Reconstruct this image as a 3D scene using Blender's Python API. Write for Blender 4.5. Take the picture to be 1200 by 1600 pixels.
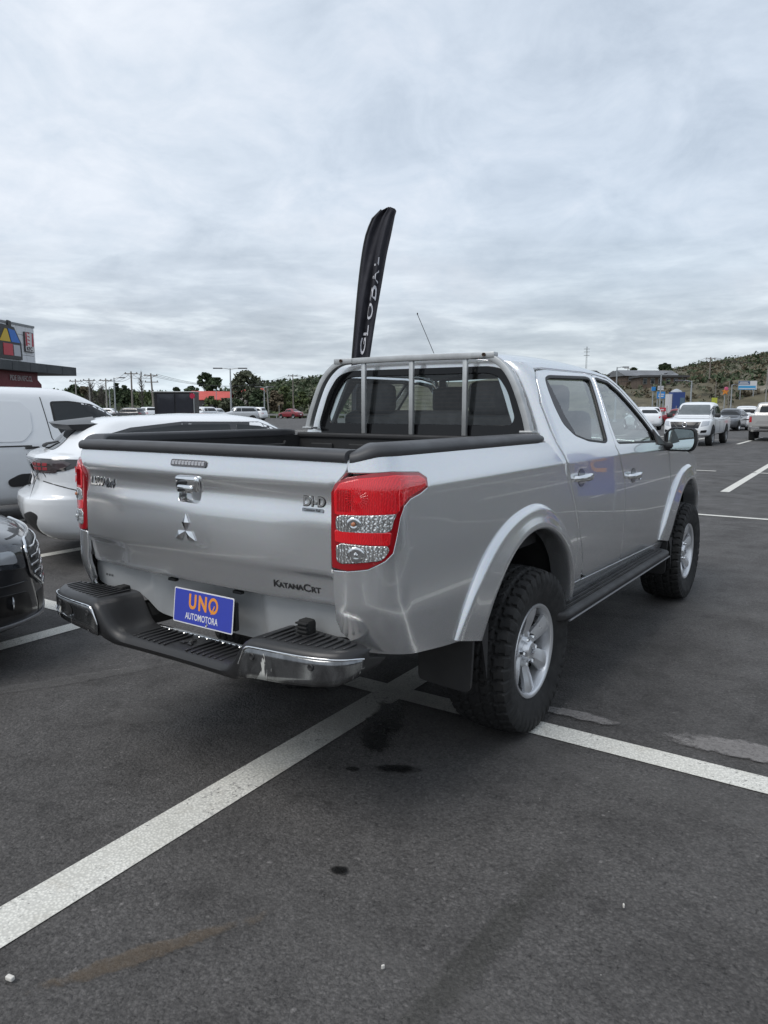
import bpy, bmesh, math, random
import numpy as np
from mathutils import Vector, Matrix
from mathutils.geometry import delaunay_2d_cdt
from mathutils.bvhtree import BVHTree
for o in list(bpy.data.objects): bpy.data.objects.remove(o)
SC = bpy.context.scene; COL = SC.collection
PI = math.pi; rad = math.radians
random.seed(7); RNG = np.random.default_rng(7)

# ---------------------------------------------------------------- camera
CAMP = Vector((2.1788, -3.1142, 1.5024)); YAW = 0.60442; PITCH = -0.13863; ROLL = 0.0018
FWD = Vector((-math.sin(YAW)*math.cos(PITCH), math.cos(YAW)*math.cos(PITCH), math.sin(PITCH)))
cd = bpy.data.cameras.new('camera'); cam = bpy.data.objects.new('camera', cd); COL.objects.link(cam)
cd.sensor_fit = 'AUTO'; cd.sensor_width = 36; cd.lens = 1145.56/1600*36; cd.clip_start = .05; cd.clip_end = 9000
rr_ = FWD.cross(Vector((0,0,1))).normalized(); uu_ = rr_.cross(FWD)
r_ = math.cos(ROLL)*rr_ + math.sin(ROLL)*uu_; u_ = math.cos(ROLL)*uu_ - math.sin(ROLL)*rr_
M = Matrix((r_, u_, -FWD)).transposed().to_4x4(); M.translation = CAMP
cam.matrix_world = M; SC.camera = cam
FH = Vector((-math.sin(YAW), math.cos(YAW), 0)); RH = Vector((math.cos(YAW), math.sin(YAW), 0))

# ---------------------------------------------------------------- world, sun, exposure
SUN_EL, SUN_AZ = rad(56), rad(195)      # azimuth clockwise from +y
w = bpy.data.worlds.new('World'); SC.world = w; w.use_nodes = True
nt = w.node_tree; nt.nodes.clear()
def N(t, typ, **kw):
    n = t.nodes.new(typ)
    for k, v in kw.items(): setattr(n, k, v)
    return n
def L(t, a, b): t.links.new(a, b)
def val(t, v):
    n = t.nodes.new('ShaderNodeValue'); n.outputs[0].default_value = v; return n.outputs[0]
def math_(t, op, a, b=None, c=None, clamp=False):
    n = t.nodes.new('ShaderNodeMath'); n.operation = op; n.use_clamp = clamp
    for i, x in enumerate((a, b, c)):
        if x is None: continue
        if isinstance(x, (int, float)): n.inputs[i].default_value = x
        else: t.links.new(x, n.inputs[i])
    return n.outputs[0]
def ramp(t, fac, stops, interp='LINEAR'):
    n = t.nodes.new('ShaderNodeValToRGB'); n.color_ramp.interpolation = interp
    cr = n.color_ramp
    while len(cr.elements) < len(stops): cr.elements.new(.5)
    for e, (p, c) in zip(cr.elements, stops):
        e.position = p; e.color = (c, c, c, 1) if isinstance(c, (int, float)) else (*c, 1)
    if fac is not None: t.links.new(fac, n.inputs[0])
    return n.outputs[0]
def mixc(t, fac, a, b, mode='MIX'):
    n = t.nodes.new('ShaderNodeMix'); n.data_type = 'RGBA'; n.blend_type = mode; n.clamp_factor = True
    if isinstance(fac, (int, float)): n.inputs[0].default_value = fac
    else: t.links.new(fac, n.inputs[0])
    for i, x in ((6, a), (7, b)):
        if isinstance(x, tuple): n.inputs[i].default_value = (*x, 1)
        else: t.links.new(x, n.inputs[i])
    return n.outputs[2]
def noise(t, vec, scale, detail=4, rough=.55, dist=0., w=None):
    n = t.nodes.new('ShaderNodeTexNoise'); n.inputs['Scale'].default_value = scale
    n.inputs['Detail'].default_value = detail; n.inputs['Roughness'].default_value = rough
    n.inputs['Distortion'].default_value = dist
    if vec is not None: t.links.new(vec, n.inputs['Vector'])
    return n.outputs[0]
sky = N(nt, 'ShaderNodeTexSky', sky_type='NISHITA'); sky.sun_disc = False
sky.sun_elevation = SUN_EL; sky.sun_rotation = SUN_AZ; sky.air_density = 1.2; sky.dust_density = 2.5
tc = N(nt, 'ShaderNodeTexCoord'); sep = N(nt, 'ShaderNodeSeparateXYZ'); L(nt, tc.outputs['Generated'], sep.inputs[0])
X_, Y_, Z_ = sep.outputs
zz = math_(nt, 'MAXIMUM', Z_, 0.0)
den = math_(nt, 'ADD', zz, .32)
comb = N(nt, 'ShaderNodeCombineXYZ')
L(nt, math_(nt, 'DIVIDE', X_, den), comb.inputs[0]); L(nt, math_(nt, 'DIVIDE', Y_, den), comb.inputs[1])
cv = comb.outputs[0]
# cloud layer seen from below, flattened towards the horizon
mp = N(nt, 'ShaderNodeMapping'); mp.inputs['Rotation'].default_value = (0, 0, rad(25)); mp.inputs['Scale'].default_value = (1.0, 1.15, 1)
L(nt, cv, mp.inputs[0])
n1 = noise(nt, mp.outputs[0], 1.3, 6, .56, .35)
n2 = noise(nt, cv, 4.6, 7, .60, .5)
n3 = noise(nt, cv, .28, 3, .5, .2)
n4 = noise(nt, cv, 15, 5, .65, .2)
s = math_(nt, 'ADD', math_(nt, 'MULTIPLY', n1, .42), math_(nt, 'MULTIPLY', n2, .48))
s = math_(nt, 'ADD', s, math_(nt, 'MULTIPLY', n3, .24))
s = math_(nt, 'ADD', s, math_(nt, 'MULTIPLY', n4, .10))
cl = ramp(nt, math_(nt, 'SUBTRACT', s, .115), [(.30, (.33,.38,.445)), (.41, (.42,.475,.545)), (.50, (.49,.545,.615)), (.60, (.57,.61,.67)), (.74, (.66,.69,.735))])
# a lower, darker bank of cloud close to the horizon with a pale strip of clear sky under it
nh = N(nt, 'ShaderNodeMapping'); nh.inputs['Scale'].default_value = (3.0, 3.0, 16)
L(nt, tc.outputs['Generated'], nh.inputs[0])
hb = noise(nt, nh.outputs[0], 1.0, 6, .6, .3)
hb2 = noise(nt, nh.outputs[0], 2.6, 5, .6, .2)
zb = math_(nt, 'ADD', Z_, math_(nt, 'MULTIPLY', math_(nt, 'SUBTRACT', hb, .5), .12))
bank = ramp(nt, zb, [(.015, 0.), (.05, .75), (.10, .85), (.15, .45), (.24, 0.)])
bankc = ramp(nt, hb2, [(.32, (.27,.31,.36)), (.5, (.38,.425,.475)), (.68, (.57,.62,.66))])
col = mixc(nt, bank, cl, bankc)
low = ramp(nt, zb, [(.0, 1.), (.022, .85), (.055, 0.)])
lowc = ramp(nt, hb2, [(.35, (.46,.55,.60)), (.6, (.66,.74,.78))])
col = mixc(nt, low, col, lowc)
# thin places let a little of the blue through
thin = ramp(nt, n3, [(.30, .28), (.50, .06), (.7, 0.)])
skys = mixc(nt, 1.0, sky.outputs[0], (.11, .11, .11), 'MULTIPLY')
col = mixc(nt, thin, col, skys)
bg = N(nt, 'ShaderNodeBackground'); L(nt, col, bg.inputs[0]); bg.inputs[1].default_value = 1.0
wo = N(nt, 'ShaderNodeOutputWorld'); L(nt, bg.outputs[0], wo.inputs[0])
sl = bpy.data.lights.new('sun', 'SUN'); sl.energy = 1.3; sl.angle = rad(30); sl.color = (1, .965, .92)
so = bpy.data.objects.new('sun', sl); COL.objects.link(so)
sd = Vector((math.sin(SUN_AZ)*math.cos(SUN_EL), math.cos(SUN_AZ)*math.cos(SUN_EL), math.sin(SUN_EL)))
so.rotation_euler = sd.to_track_quat('Z', 'Y').to_euler(); so.location = (0, 0, 60)
SC.view_settings.view_transform = 'Standard'; SC.view_settings.look = 'None'
SC.view_settings.gamma = 1; SC.view_settings.use_curve_mapping = False; SC.view_settings.exposure = 0.55
SC.cycles.max_bounces = 8; SC.cycles.transparent_max_bounces = 16

# ---------------------------------------------------------------- materials
MATS = {}
def mat(name, col=(.5,.5,.5), rough=.5, metal=0., coat=0., coat_r=.03, spec=.5, emit=None, es=1., var=0., vscale=6., bump=0., bscale=40., dirt=0., sheen=0., grime=0.):
    if name in MATS: return MATS[name]
    m = bpy.data.materials.new(name); m.use_nodes = True; t = m.node_tree
    b = t.nodes['Principled BSDF']
    b.inputs['Base Color'].default_value = (*col, 1); b.inputs['Roughness'].default_value = rough
    b.inputs['Metallic'].default_value = metal; b.inputs['Coat Weight'].default_value = coat
    b.inputs['Coat Roughness'].default_value = coat_r; b.inputs['Specular IOR Level'].default_value = spec
    if emit: b.inputs['Emission Color'].default_value = (*emit, 1); b.inputs['Emission Strength'].default_value = es
    tc = t.nodes.new('ShaderNodeTexCoord'); g = t.nodes.new('ShaderNodeNewGeometry')
    if var:
        n = noise(t, tc.outputs['Object'], vscale, 5, .6)
        f = ramp(t, n, [(.3, 1-var), (.7, 1+var*.6)])
        L(t, mixc(t, 1., col, f, 'MULTIPLY'), b.inputs['Base Color'])
        L(t, ramp(t, n, [(.3, min(1, rough*1.25)), (.7, rough*.85)]), b.inputs['Roughness'])
    if dirt:
        # road film that settles on the lower body, with spatter
        sp = t.nodes.new('ShaderNodeSeparateXYZ'); L(t, g.outputs['Position'], sp.inputs[0])
        nd = noise(t, g.outputs['Position'], 9, 6, .65)
        h = ramp(t, math_(t, 'MULTIPLY', math_(t, 'ADD', sp.outputs[2], math_(t, 'MULTIPLY', nd, .30)), .5), [(.26, 1.), (.48, .14), (.75, .03)])
        fac = math_(t, 'MULTIPLY', h, dirt)
        src = b.inputs['Base Color'].links[0].from_socket if b.inputs['Base Color'].links else col
        L(t, mixc(t, fac, src, (.20,.19,.175)), b.inputs['Base Color'])
        rr = math_(t, 'ADD', math_(t, 'MULTIPLY', fac, .5), rough, clamp=True)
        L(t, rr, b.inputs['Roughness'])
        L(t, math_(t, 'SUBTRACT', coat, math_(t, 'MULTIPLY', fac, coat*.9), clamp=True), b.inputs['Coat Weight'])
    if bump:
        bn = t.nodes.new('ShaderNodeBump'); bn.inputs['Strength'].default_value = bump; bn.inputs['Distance'].default_value = .002
        L(t, noise(t, tc.outputs['Object'], bscale, 5, .6), bn.inputs['Height']); L(t, bn.outputs[0], b.inputs['Normal'])
    MATS[name] = m; return m
def paint(name, col, metal=.0, rough=.35, flake=0., dirt=0.):
    m = mat(name, col, rough, metal, 1., .025, dirt=dirt)
    if flake and not m.get('fl'):
        t = m.node_tree; b = t.nodes['Principled BSDF']; m['fl'] = 1
        g = t.nodes.new('ShaderNodeNewGeometry')
        v = t.nodes.new('ShaderNodeTexVoronoi'); v.inputs['Scale'].default_value = 1400; L(t, g.outputs['Position'], v.inputs['Vector'])
        f = mixc(t, flake, (1,1,1), v.outputs['Color'], 'MULTIPLY')
        src = b.inputs['Base Color'].links[0].from_socket if b.inputs['Base Color'].links else col
        L(t, mixc(t, 1., src, f, 'MULTIPLY'), b.inputs['Base Color'])
        # orange peel
        bn = t.nodes.new('ShaderNodeBump'); bn.inputs['Strength'].default_value = .012; bn.inputs['Distance'].default_value = .002
        L(t, noise(t, g.outputs['Position'], 90, 2, .5), bn.inputs['Height'])
        L(t, bn.outputs[0], b.inputs['Coat Normal'])
    return m
def glass(name, tint=(.55,.62,.60), refl=1.0, rough=.0):
    if name in MATS: return MATS[name]
    m = bpy.data.materials.new(name); m.use_nodes = True; t = m.node_tree; t.nodes.clear()
    tr = N(t, 'ShaderNodeBsdfTransparent'); tr.inputs[0].default_value = (*tint, 1)
    gl = N(t, 'ShaderNodeBsdfGlossy'); gl.inputs['Roughness'].default_value = rough; gl.inputs[0].default_value = (1,1,1,1)
    fr = N(t, 'ShaderNodeFresnel'); fr.inputs[0].default_value = 1.55
    # both faces of a pane send light back; the same from front and behind
    fg = N(t, 'ShaderNodeNewGeometry')
    L(t, math_(t, 'ADD', 1.55, math_(t, 'MULTIPLY', fg.outputs['Backfacing'], 1/1.55-1.55)), fr.inputs[0])
    f = math_(t, 'MULTIPLY', fr.outputs[0], 1.7*refl, clamp=True)
    mx = N(t, 'ShaderNodeMixShader'); L(t, f, mx.inputs[0]); L(t, tr.outputs[0], mx.inputs[1]); L(t, gl.outputs[0], mx.inputs[2])
    o = N(t, 'ShaderNodeOutputMaterial'); L(t, mx.outputs[0], o.inputs[0])
    MATS[name] = m; return m

SILVER = paint('silver_paint', (.86,.875,.89), .80, .20, .35, dirt=.20)
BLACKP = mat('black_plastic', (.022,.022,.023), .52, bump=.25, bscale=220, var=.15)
BUMPERP = mat('bumper_plastic', (.018,.018,.019), .38, bump=.1, bscale=160, var=.2, vscale=4)
CAPP = mat('cap_plastic', (.055,.056,.060), .48, bump=.2, bscale=260, var=.12)
LINER = mat('bed_liner', (.02,.02,.021), .6, bump=.4, bscale=120, var=.2)
RUBBER = mat('rubber', (.016,.016,.016), .75, var=.35, vscale=14, bump=.3, bscale=90)
SEAL = mat('seal_rubber', (.012,.012,.012), .55)
CHROME = mat('chrome', (.78,.79,.80), .07, 1., var=.06)
DCHROME = mat('aged_chrome', (.36,.37,.39), .16, 1., var=.35, vscale=7)
ALLOY = mat('alloy', (.72,.73,.75), .30, .7, .6, .08, var=.06)
STEELG = mat('grey_steel_tube', (.52,.53,.53), .38, .6, var=.2, vscale=8)
DARK = mat('dark_void', (.006,.006,.006), .9)
UNDER = mat('underbody', (.02,.02,.02), .8, var=.4, vscale=9)
GLASS = glass('window_glass', (.80,.88,.86), .8); GLASSD = glass('tinted_rear_glass', (.82,.86,.86), .45)
WHITE = paint('white_paint', (.74,.76,.78), 0, .35)
CARGLASS = mat('car_glass', (.016,.019,.021), .04, 0, 0, .01, var=.3, vscale=2)

# ---------------------------------------------------------------- mesh helpers
def link(name, me, mats, parent=None):
    o = bpy.data.objects.new(name, me); COL.objects.link(o)
    if mats is not None:
        for m in (mats if isinstance(mats, (list, tuple)) else [mats]): me.materials.append(m)
    if parent is not None: o.parent = parent
    return o
def mesh(name, V, F, m, parent=None, smooth=False, mi=None):
    me = bpy.data.meshes.new(name); me.from_pydata([tuple(v) for v in V], [], F)
    if smooth: me.polygons.foreach_set('use_smooth', [True]*len(me.polygons))
    if mi: me.polygons.foreach_set('material_index', mi)
    me.update(); return link(name, me, m, parent)
def empty(name, loc, label=None, cat=None, group=None, rz=0):
    o = bpy.data.objects.new(name, None); COL.objects.link(o); o.location = loc; o.rotation_euler = (0,0,rz); o.empty_display_size = .2
    if label: tag(o, label, cat, group)
    return o
def tag(o, label, cat, group=None, kind=None):
    if label: o['label'] = label
    if cat: o['category'] = cat
    if group: o['group'] = group
    if kind: o['kind'] = kind
    return o
def struct(o): o['kind'] = 'structure'; return o
class B:
    "collects plain geometry"
    def __init__(s): s.V = []; s.F = []
    def add(s, V, F):
        n = len(s.V); s.V += [tuple(v) for v in V]; s.F += [tuple(i+n for i in f) for f in F]; return s
    def box(s, c, d, rz=0, M=None, bev=0):
        x, y, z = (q/2 for q in d)
        if bev <= 0:
            P = [(sx*x, sy*y, sz*z) for sz in (-1,1) for sy in (-1,1) for sx in (-1,1)]
            F = [(0,2,3,1),(4,5,7,6),(0,1,5,4),(2,6,7,3),(0,4,6,2),(1,3,7,5)]
        else:
            bm = bmesh.new(); bmesh.ops.create_cube(bm, size=1)
            for v in bm.verts: v.co = Vector((v.co.x*d[0], v.co.y*d[1], v.co.z*d[2]))
            bmesh.ops.bevel(bm, geom=bm.edges[:], offset=min(bev, min(d)*.45), segments=2, profile=.5, affect='EDGES')
            bm.verts.index_update(); P = [v.co.copy() for v in bm.verts]; F = [tuple(v.index for v in f.verts) for f in bm.faces]; bm.free()
        R = Matrix.Rotation(rz, 3, 'Z') if M is None else M
        return s.add([R @ Vector(p) + Vector(c) for p in P], F)
    def tube(s, pts, r, n=8, cap=True):
        pts = [Vector(p) for p in pts]; m = len(pts); rs = r if isinstance(r, (list, tuple)) else [r]*m
        V = []; up = None
        for i, p in enumerate(pts):
            d = (pts[min(i+1, m-1)] - pts[max(i-1, 0)]).normalized()
            if up is None: up = Vector((0,0,1)) if abs(d.z) < .9 else Vector((1,0,0))
            a = d.cross(up).normalized(); b = a.cross(d).normalized(); up = b
            for k in range(n):
                t = 2*PI*k/n; V.append(p + (a*math.cos(t) + b*math.sin(t))*rs[i])
        F = [(i*n+k, i*n+(k+1)%n, (i+1)*n+(k+1)%n, (i+1)*n+k) for i in range(m-1) for k in range(n)]
        if cap: F += [tuple(range(n-1, -1, -1)), tuple((m-1)*n+k for k in range(n))]
        return s.add(V, F)
    def sweep(s, frames, sec, closed=False, cap=True):
        "frames: list of (origin, a, b); sec: list of (u,v)"
        n = len(sec); V = [o + a*u + b*v for o, a, b in frames for u, v in sec]; m = len(frames)
        F = [(i*n+k, i*n+(k+1)%n, ((i+1)%m)*n+(k+1)%n, ((i+1)%m)*n+k) for i in range(m if closed else m-1) for k in range(n)]
        if cap and not closed: F += [tuple(range(n-1, -1, -1)), tuple((m-1)*n+k for k in range(n))]
        return s.add(V, F)
    def lathe(s, prof, c=(0,0,0), axis='x', n=48, cap=False):
        V = []; m = len(prof)
        for k in range(n):
            t = 2*PI*k/n
            for a, r in prof:
                p = (a, r*math.cos(t), r*math.sin(t)) if axis == 'x' else ((r*math.cos(t), r*math.sin(t), a) if axis == 'z' else (r*math.cos(t), a, r*math.sin(t)))
                V.append(Vector(p) + Vector(c))
        F = [(k*m+i, k*m+i+1, ((k+1)%n)*m+i+1, ((k+1)%n)*m+i) for k in range(n) for i in range(m-1)]
        if cap: F += [tuple(k*m for k in range(n)), tuple(k*m+m-1 for k in range(n-1, -1, -1))]
        return s.add(V, F)
    def prism(s, poly, h0, h1, fn=lambda u, v, h: (u, v, h)):
        n = len(poly); V = [fn(u, v, h0) for u, v in poly] + [fn(u, v, h1) for u, v in poly]
        F = [tuple(range(n-1, -1, -1)), tuple(range(n, 2*n))] + [(i, (i+1)%n, (i+1)%n+n, i+n) for i in range(n)]
        return s.add(V, F)
    def quad(s, a, b, c, d): return s.add([a, b, c, d], [(0,1,2,3)])
    def obj(s, name, m, parent=None, smooth=False, angle=None, fix=True):
        me = bpy.data.meshes.new(name); me.from_pydata(s.V, [], s.F)
        if fix:
            bm = bmesh.new(); bm.from_mesh(me); bmesh.ops.recalc_face_normals(bm, faces=bm.faces[:]); bm.to_mesh(me); bm.free()
        if smooth or angle:
            me.polygons.foreach_set('use_smooth', [True]*len(me.polygons))
            if angle: me.set_sharp_from_angle(angle=rad(angle))
        me.update(); return link(name, me, m, parent)
def resample(poly, step, closed=True):
    out = []; n = len(poly)
    for i in range(n if closed else n-1):
        a, b = poly[i], poly[(i+1) % n]; d = math.hypot(b[0]-a[0], b[1]-a[1]); k = max(1, int(math.ceil(d/step)))
        out += [(a[0]+(b[0]-a[0])*j/k, a[1]+(b[1]-a[1])*j/k) for j in range(k)]
    if not closed: out.append(tuple(poly[-1]))
    return out
def rounded(poly, r, seg=5):
    "round polygon corners; r number or list"
    n = len(poly); out = []
    for i in range(n):
        p0, p, p1 = (Vector(poly[(i-1) % n][:2]), Vector(poly[i][:2]), Vector(poly[(i+1) % n][:2])); ri = r[i] if isinstance(r, (list, tuple)) else r
        a = p0-p; b = p1-p; la, lb = a.length, b.length
        if ri <= 0 or la < 1e-6 or lb < 1e-6: out.append(tuple(p)); continue
        a /= la; b /= lb; d = min(ri, la*.48, lb*.48)
        A = p + a*d; C = p + b*d
        for k in range(seg+1):
            t = k/seg; q = A*(1-t)**2 + p*2*t*(1-t) + C*t*t; out.append((q.x, q.y))
    return out
def inside(P, poly):
    "vectorised point in polygon"
    P = np.asarray(P); poly = np.asarray(poly); x, y = P[:,0], P[:,1]; c = np.zeros(len(P), bool)
    x0, y0 = poly[:,0], poly[:,1]; x1, y1 = np.roll(x0, -1), np.roll(y0, -1)
    for a, b, p, q in zip(x0, y0, x1, y1):
        if b == q: continue
        m = ((b > y) != (q > y)) & (x < (p-a)*(y-b)/(q-b)+a); c ^= m
    return c
def offset_poly(poly, d):
    "grow (d>0) a polygon"
    n = len(poly); A = sum(poly[i][0]*poly[(i+1)%n][1]-poly[(i+1)%n][0]*poly[i][1] for i in range(n)); sg = 1 if A > 0 else -1
    out = []
    for i in range(n):
        p0, p, p1 = poly[i-1], poly[i], poly[(i+1)%n]
        e0 = Vector((p[0]-p0[0], p[1]-p0[1])); e1 = Vector((p1[0]-p[0], p1[1]-p[1]))
        if e0.length > 1e-9: e0.normalize()
        if e1.length > 1e-9: e1.normalize()
        t = e0+e1
        if t.length < 1e-6: t = e0
        t.normalize(); nn = Vector((t.y, -t.x))*sg; k = 1/max(.5, abs(nn.dot(Vector((e0.y, -e0.x)))))
        out.append((p[0]+nn.x*d*k, p[1]+nn.y*d*k))
    return out
def panel(name, outer, holes, fn, m, parent, step=.03, thick=.02, off=0., flip=False, lip=.004, lipd=.004, smooth=True):
    """A sheet of bodywork: polygon (u,v) triangulated on the surface fn(u,v), with rolled edges returned inwards."""
    loops = [resample(outer, step*.7)] + [resample(h, step*.7) for h in holes]
    pts = [p for l in loops for p in l]; E = []; k = 0
    for l in loops:
        n = len(l); E += [(k+i, k+(i+1) % n) for i in range(n)]; k += n
    a = np.array(loops[0]); mn, mx = a.min(0), a.max(0)
    gx = np.arange(mn[0]+step*.5, mx[0], step); gy = np.arange(mn[1]+step*.5, mx[1], step*.87)
    G = np.array([(x + (step*.5 if j % 2 else 0), y) for j, y in enumerate(gy) for x in gx]) if len(gx) and len(gy) else np.zeros((0,2))
    if len(G):
        ok = inside(G, loops[0])
        for h in loops[1:]: ok &= ~inside(G, h)
        G = G[ok]
        if len(G):
            bp = np.array(pts); d = np.sqrt(((G[:,None,:]-bp[None])**2).sum(2)).min(1); G = G[d > step*.45]
    allp = [Vector(p) for p in pts] + [Vector(g) for g in G]
    vo, eo, fo, ov, oe, of = delaunay_2d_cdt(allp, E, [], 0, 1e-6)
    cen = np.array([((vo[f[0]]+vo[f[1]]+vo[f[2]])/3)[:] for f in fo]); ok = inside(cen, loops[0])
    for h in loops[1:]: ok &= ~inside(cen, h)
    F = [tuple(f) for f, q in zip(fo, ok) if q]
    e = 1e-3; P = []; NN = []
    for v in vo:
        u, q = v.x, v.y; p = Vector(fn(u, q)); du = Vector(fn(u+e, q))-Vector(fn(u-e, q)); dv = Vector(fn(u, q+e))-Vector(fn(u, q-e))
        n = du.cross(dv)
        if n.length < 1e-12: n = Vector((0,0,1))
        n.normalize()
        if flip: n = -n
        P.append(p+n*off); NN.append(n)
    # boundary edges
    cnt = {}
    for f in F:
        for i in range(3):
            a_, b_ = f[i], f[(i+1) % 3]; cnt[(a_, b_)] = cnt.get((a_, b_), 0)+1
    bnd = [k_ for k_ in cnt if (k_[1], k_[0]) not in cnt]
    tv = {}
    for a_, b_ in bnd:
        d = P[b_]-P[a_]; n = NN[a_]
        t = (d.cross(n)).normalized() * (1 if not flip else -1)
        for q in (a_, b_): tv[q] = tv.get(q, Vector()) + t
    V = [p.copy() for p in P]; NV = [n.copy() for n in NN]; r1 = {}; r2 = {}
    for q, t in tv.items():
        if t.length > 1e-9: t.normalize()
        r1[q] = len(V); V.append(P[q] - NN[q]*lipd + t*lip); NV.append((NN[q]*.35+t).normalized())
        r2[q] = len(V); V.append(P[q] - NN[q]*max(thick, lipd*1.5) + t*lip); NV.append(t.copy())
    FF = list(F)
    for a_, b_ in bnd:
        FF.append((b_, a_, r1[a_], r1[b_])); FF.append((r1[b_], r1[a_], r2[a_], r2[b_]))
    if flip:
        FF = [tuple(reversed(f)) for f in FF]
    me = bpy.data.meshes.new(name); me.from_pydata([tuple(v) for v in V], [], FF); me.update()
    if smooth:
        me.polygons.foreach_set('use_smooth', [True]*len(me.polygons))
        me.normals_split_custom_set_from_vertices([tuple(n) for n in NV])
    return link(name, me, m, parent)
def gridsurf(name, fn, us, vs, m, parent, smooth=True, flip=False):
    V = [fn(u, v) for u in us for v in vs]; n = len(vs)
    F = [(i*n+j, (i+1)*n+j, (i+1)*n+j+1, i*n+j+1) for i in range(len(us)-1) for j in range(n-1)]
    if flip: F = [tuple(reversed(f)) for f in F]
    return mesh(name, V, F, m, parent, smooth)
def interp(xs, ys):
    "monotone cubic"
    xs = list(xs); ys = list(ys); n = len(xs); h = [xs[i+1]-xs[i] for i in range(n-1)]; d = [(ys[i+1]-ys[i])/h[i] for i in range(n-1)]
    m = [d[0]] + [0 if d[i-1]*d[i] <= 0 else 2*d[i-1]*d[i]/(d[i-1]+d[i]) for i in range(1, n-1)] + [d[-1]]
    def f(x):
        if x <= xs[0]: return ys[0] + m[0]*(x-xs[0])
        if x >= xs[-1]: return ys[-1] + m[-1]*(x-xs[-1])
        lo, hi = 0, n-1
        while hi-lo > 1:
            k = (lo+hi)//2
            if xs[k] <= x: lo = k
            else: hi = k
        t = (x-xs[lo])/h[lo]; t2 = t*t; t3 = t2*t
        return (2*t3-3*t2+1)*ys[lo] + (t3-2*t2+t)*h[lo]*m[lo] + (-2*t3+3*t2)*ys[lo+1] + (t3-t2)*h[lo]*m[lo+1]
    return f
def smooth(a, b, x):
    t = min(1, max(0, (x-a)/(b-a))); return t*t*(3-2*t)
def text_mesh(name, body, size, m, parent, M, extrude=.002, bold=0., shear=0., align='LEFT', sx=1., bevel=0., space=1.):
    cu = bpy.data.curves.new(name, 'FONT'); cu.body = body; cu.size = size; cu.extrude = extrude; cu.offset = bold
    cu.shear = shear; cu.align_x = align; cu.align_y = 'CENTER'; cu.bevel_depth = bevel; cu.space_character = space; cu.resolution_u = 3
    o = bpy.data.objects.new(name+'_tmp', cu); COL.objects.link(o)
    bpy.context.view_layer.update(); dg = bpy.context.evaluated_depsgraph_get()
    me = bpy.data.meshes.new_from_object(o.evaluated_get(dg)); bpy.data.objects.remove(o)
    me.transform(Matrix.Diagonal((sx, 1, 1, 1))); me.transform(M); me.name = name; me.materials.clear()
    return link(name, me, m, parent)
def fit_text(name, body, x0, x1, y0, y1, m, parent, M, ext=.001, bold=0., shear=0., space=1.):
    o = text_mesh(name, body, 1., m, parent, Matrix.Identity(4), ext, bold, shear, space=space); c = np.array([v.co[:] for v in o.data.vertices]); mn, mx = c.min(0), c.max(0)
    S = Matrix.Diagonal(((x1-x0)/(mx[0]-mn[0]), (y1-y0)/(mx[1]-mn[1]), 1, 1)); T = Matrix.Translation((-mn[0], -mn[1], 0)); o.data.transform(M @ Matrix.Translation((x0, y0, 0)) @ S @ T); return o
def frame(o, x, y):
    x = Vector(x).normalized(); y = Vector(y).normalized(); z = x.cross(y); m = Matrix((x, y, z)).transposed().to_4x4(); m.translation = Vector(o); return m
def copy_tree(o, loc=None, rz=None, label=None):
    def cp(a, par):
        c = a.copy(); COL.objects.link(c); c.parent = par
        for ch in a.children: cp(ch, c)
        return c
    r = cp(o, None)
    if loc is not None: r.location = loc
    if rz is not None: r.rotation_euler = (0,0,rz)
    if label: r['label'] = label
    return r
# ================================================================ GROUND AND PAINTED LINES
asp = bpy.data.materials.new('asphalt'); asp.use_nodes = True; t = asp.node_tree; b_ = t.nodes['Principled BSDF']
g = N(t, 'ShaderNodeNewGeometry'); P = g.outputs['Position']
n1 = noise(t, P, .35, 5, .55); n2 = noise(t, P, 2.2, 5, .6); n3 = noise(t, P, 70, 4, .7)
v = N(t, 'ShaderNodeTexVoronoi'); v.inputs['Scale'].default_value = 80; L(t, P, v.inputs['Vector'])
v2 = N(t, 'ShaderNodeTexVoronoi'); v2.inputs['Scale'].default_value = 150; L(t, P, v2.inputs['Vector'])
c = ramp(t, n1, [(.3, (.074,.0705,.0685)), (.7, (.102,.097,.094))])
c = mixc(t, 1., c, ramp(t, n2, [(.3, .74), (.5, 1.), (.7, 1.16)]), 'MULTIPLY')
c = mixc(t, 1., c, ramp(t, noise(t, P, 9, 6, .7, .6), [(.30, .70), (.45, 1.0), (.75, 1.10)]), 'MULTIPLY')
c = mixc(t, 1., c, ramp(t, n3, [(.25, .70), (.55, 1.0), (.8, 1.3)]), 'MULTIPLY')
st = ramp(t, v.outputs['Color'], [(.0, .82), (.90, 1.08), (.98, 1.7)]); c = mixc(t, 1., c, st, 'MULTIPLY')
# bitumen between the stones is darker
c = mixc(t, 1., c, ramp(t, v.outputs['Distance'], [(.25, 1.08), (.62, .84)]), 'MULTIPLY')
c = mixc(t, 1., c, ramp(t, v2.outputs['Color'], [(.0, .72), (.5, 1.0), (1., 1.28)]), 'MULTIPLY')
pit = noise(t, P, 48, 6, .78, .8); c = mixc(t, 1., c, ramp(t, pit, [(.36, .42), (.44, .95), (.70, 1.08)]), 'MULTIPLY')
vw = N(t, 'ShaderNodeTexVoronoi'); vw.inputs['Scale'].default_value = 16; L(t, P, vw.inputs['Vector'])
fleck = ramp(t, vw.outputs['Distance'], [(.028, 1.), (.045, 0.)]); fk = math_(t, 'MULTIPLY', fleck, ramp(t, vw.outputs['Color'], [(.70, 0.), (.72, 1.)]))
c = mixc(t, math_(t, 'MULTIPLY', fk, .7), c, (.40,.39,.36))
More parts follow.
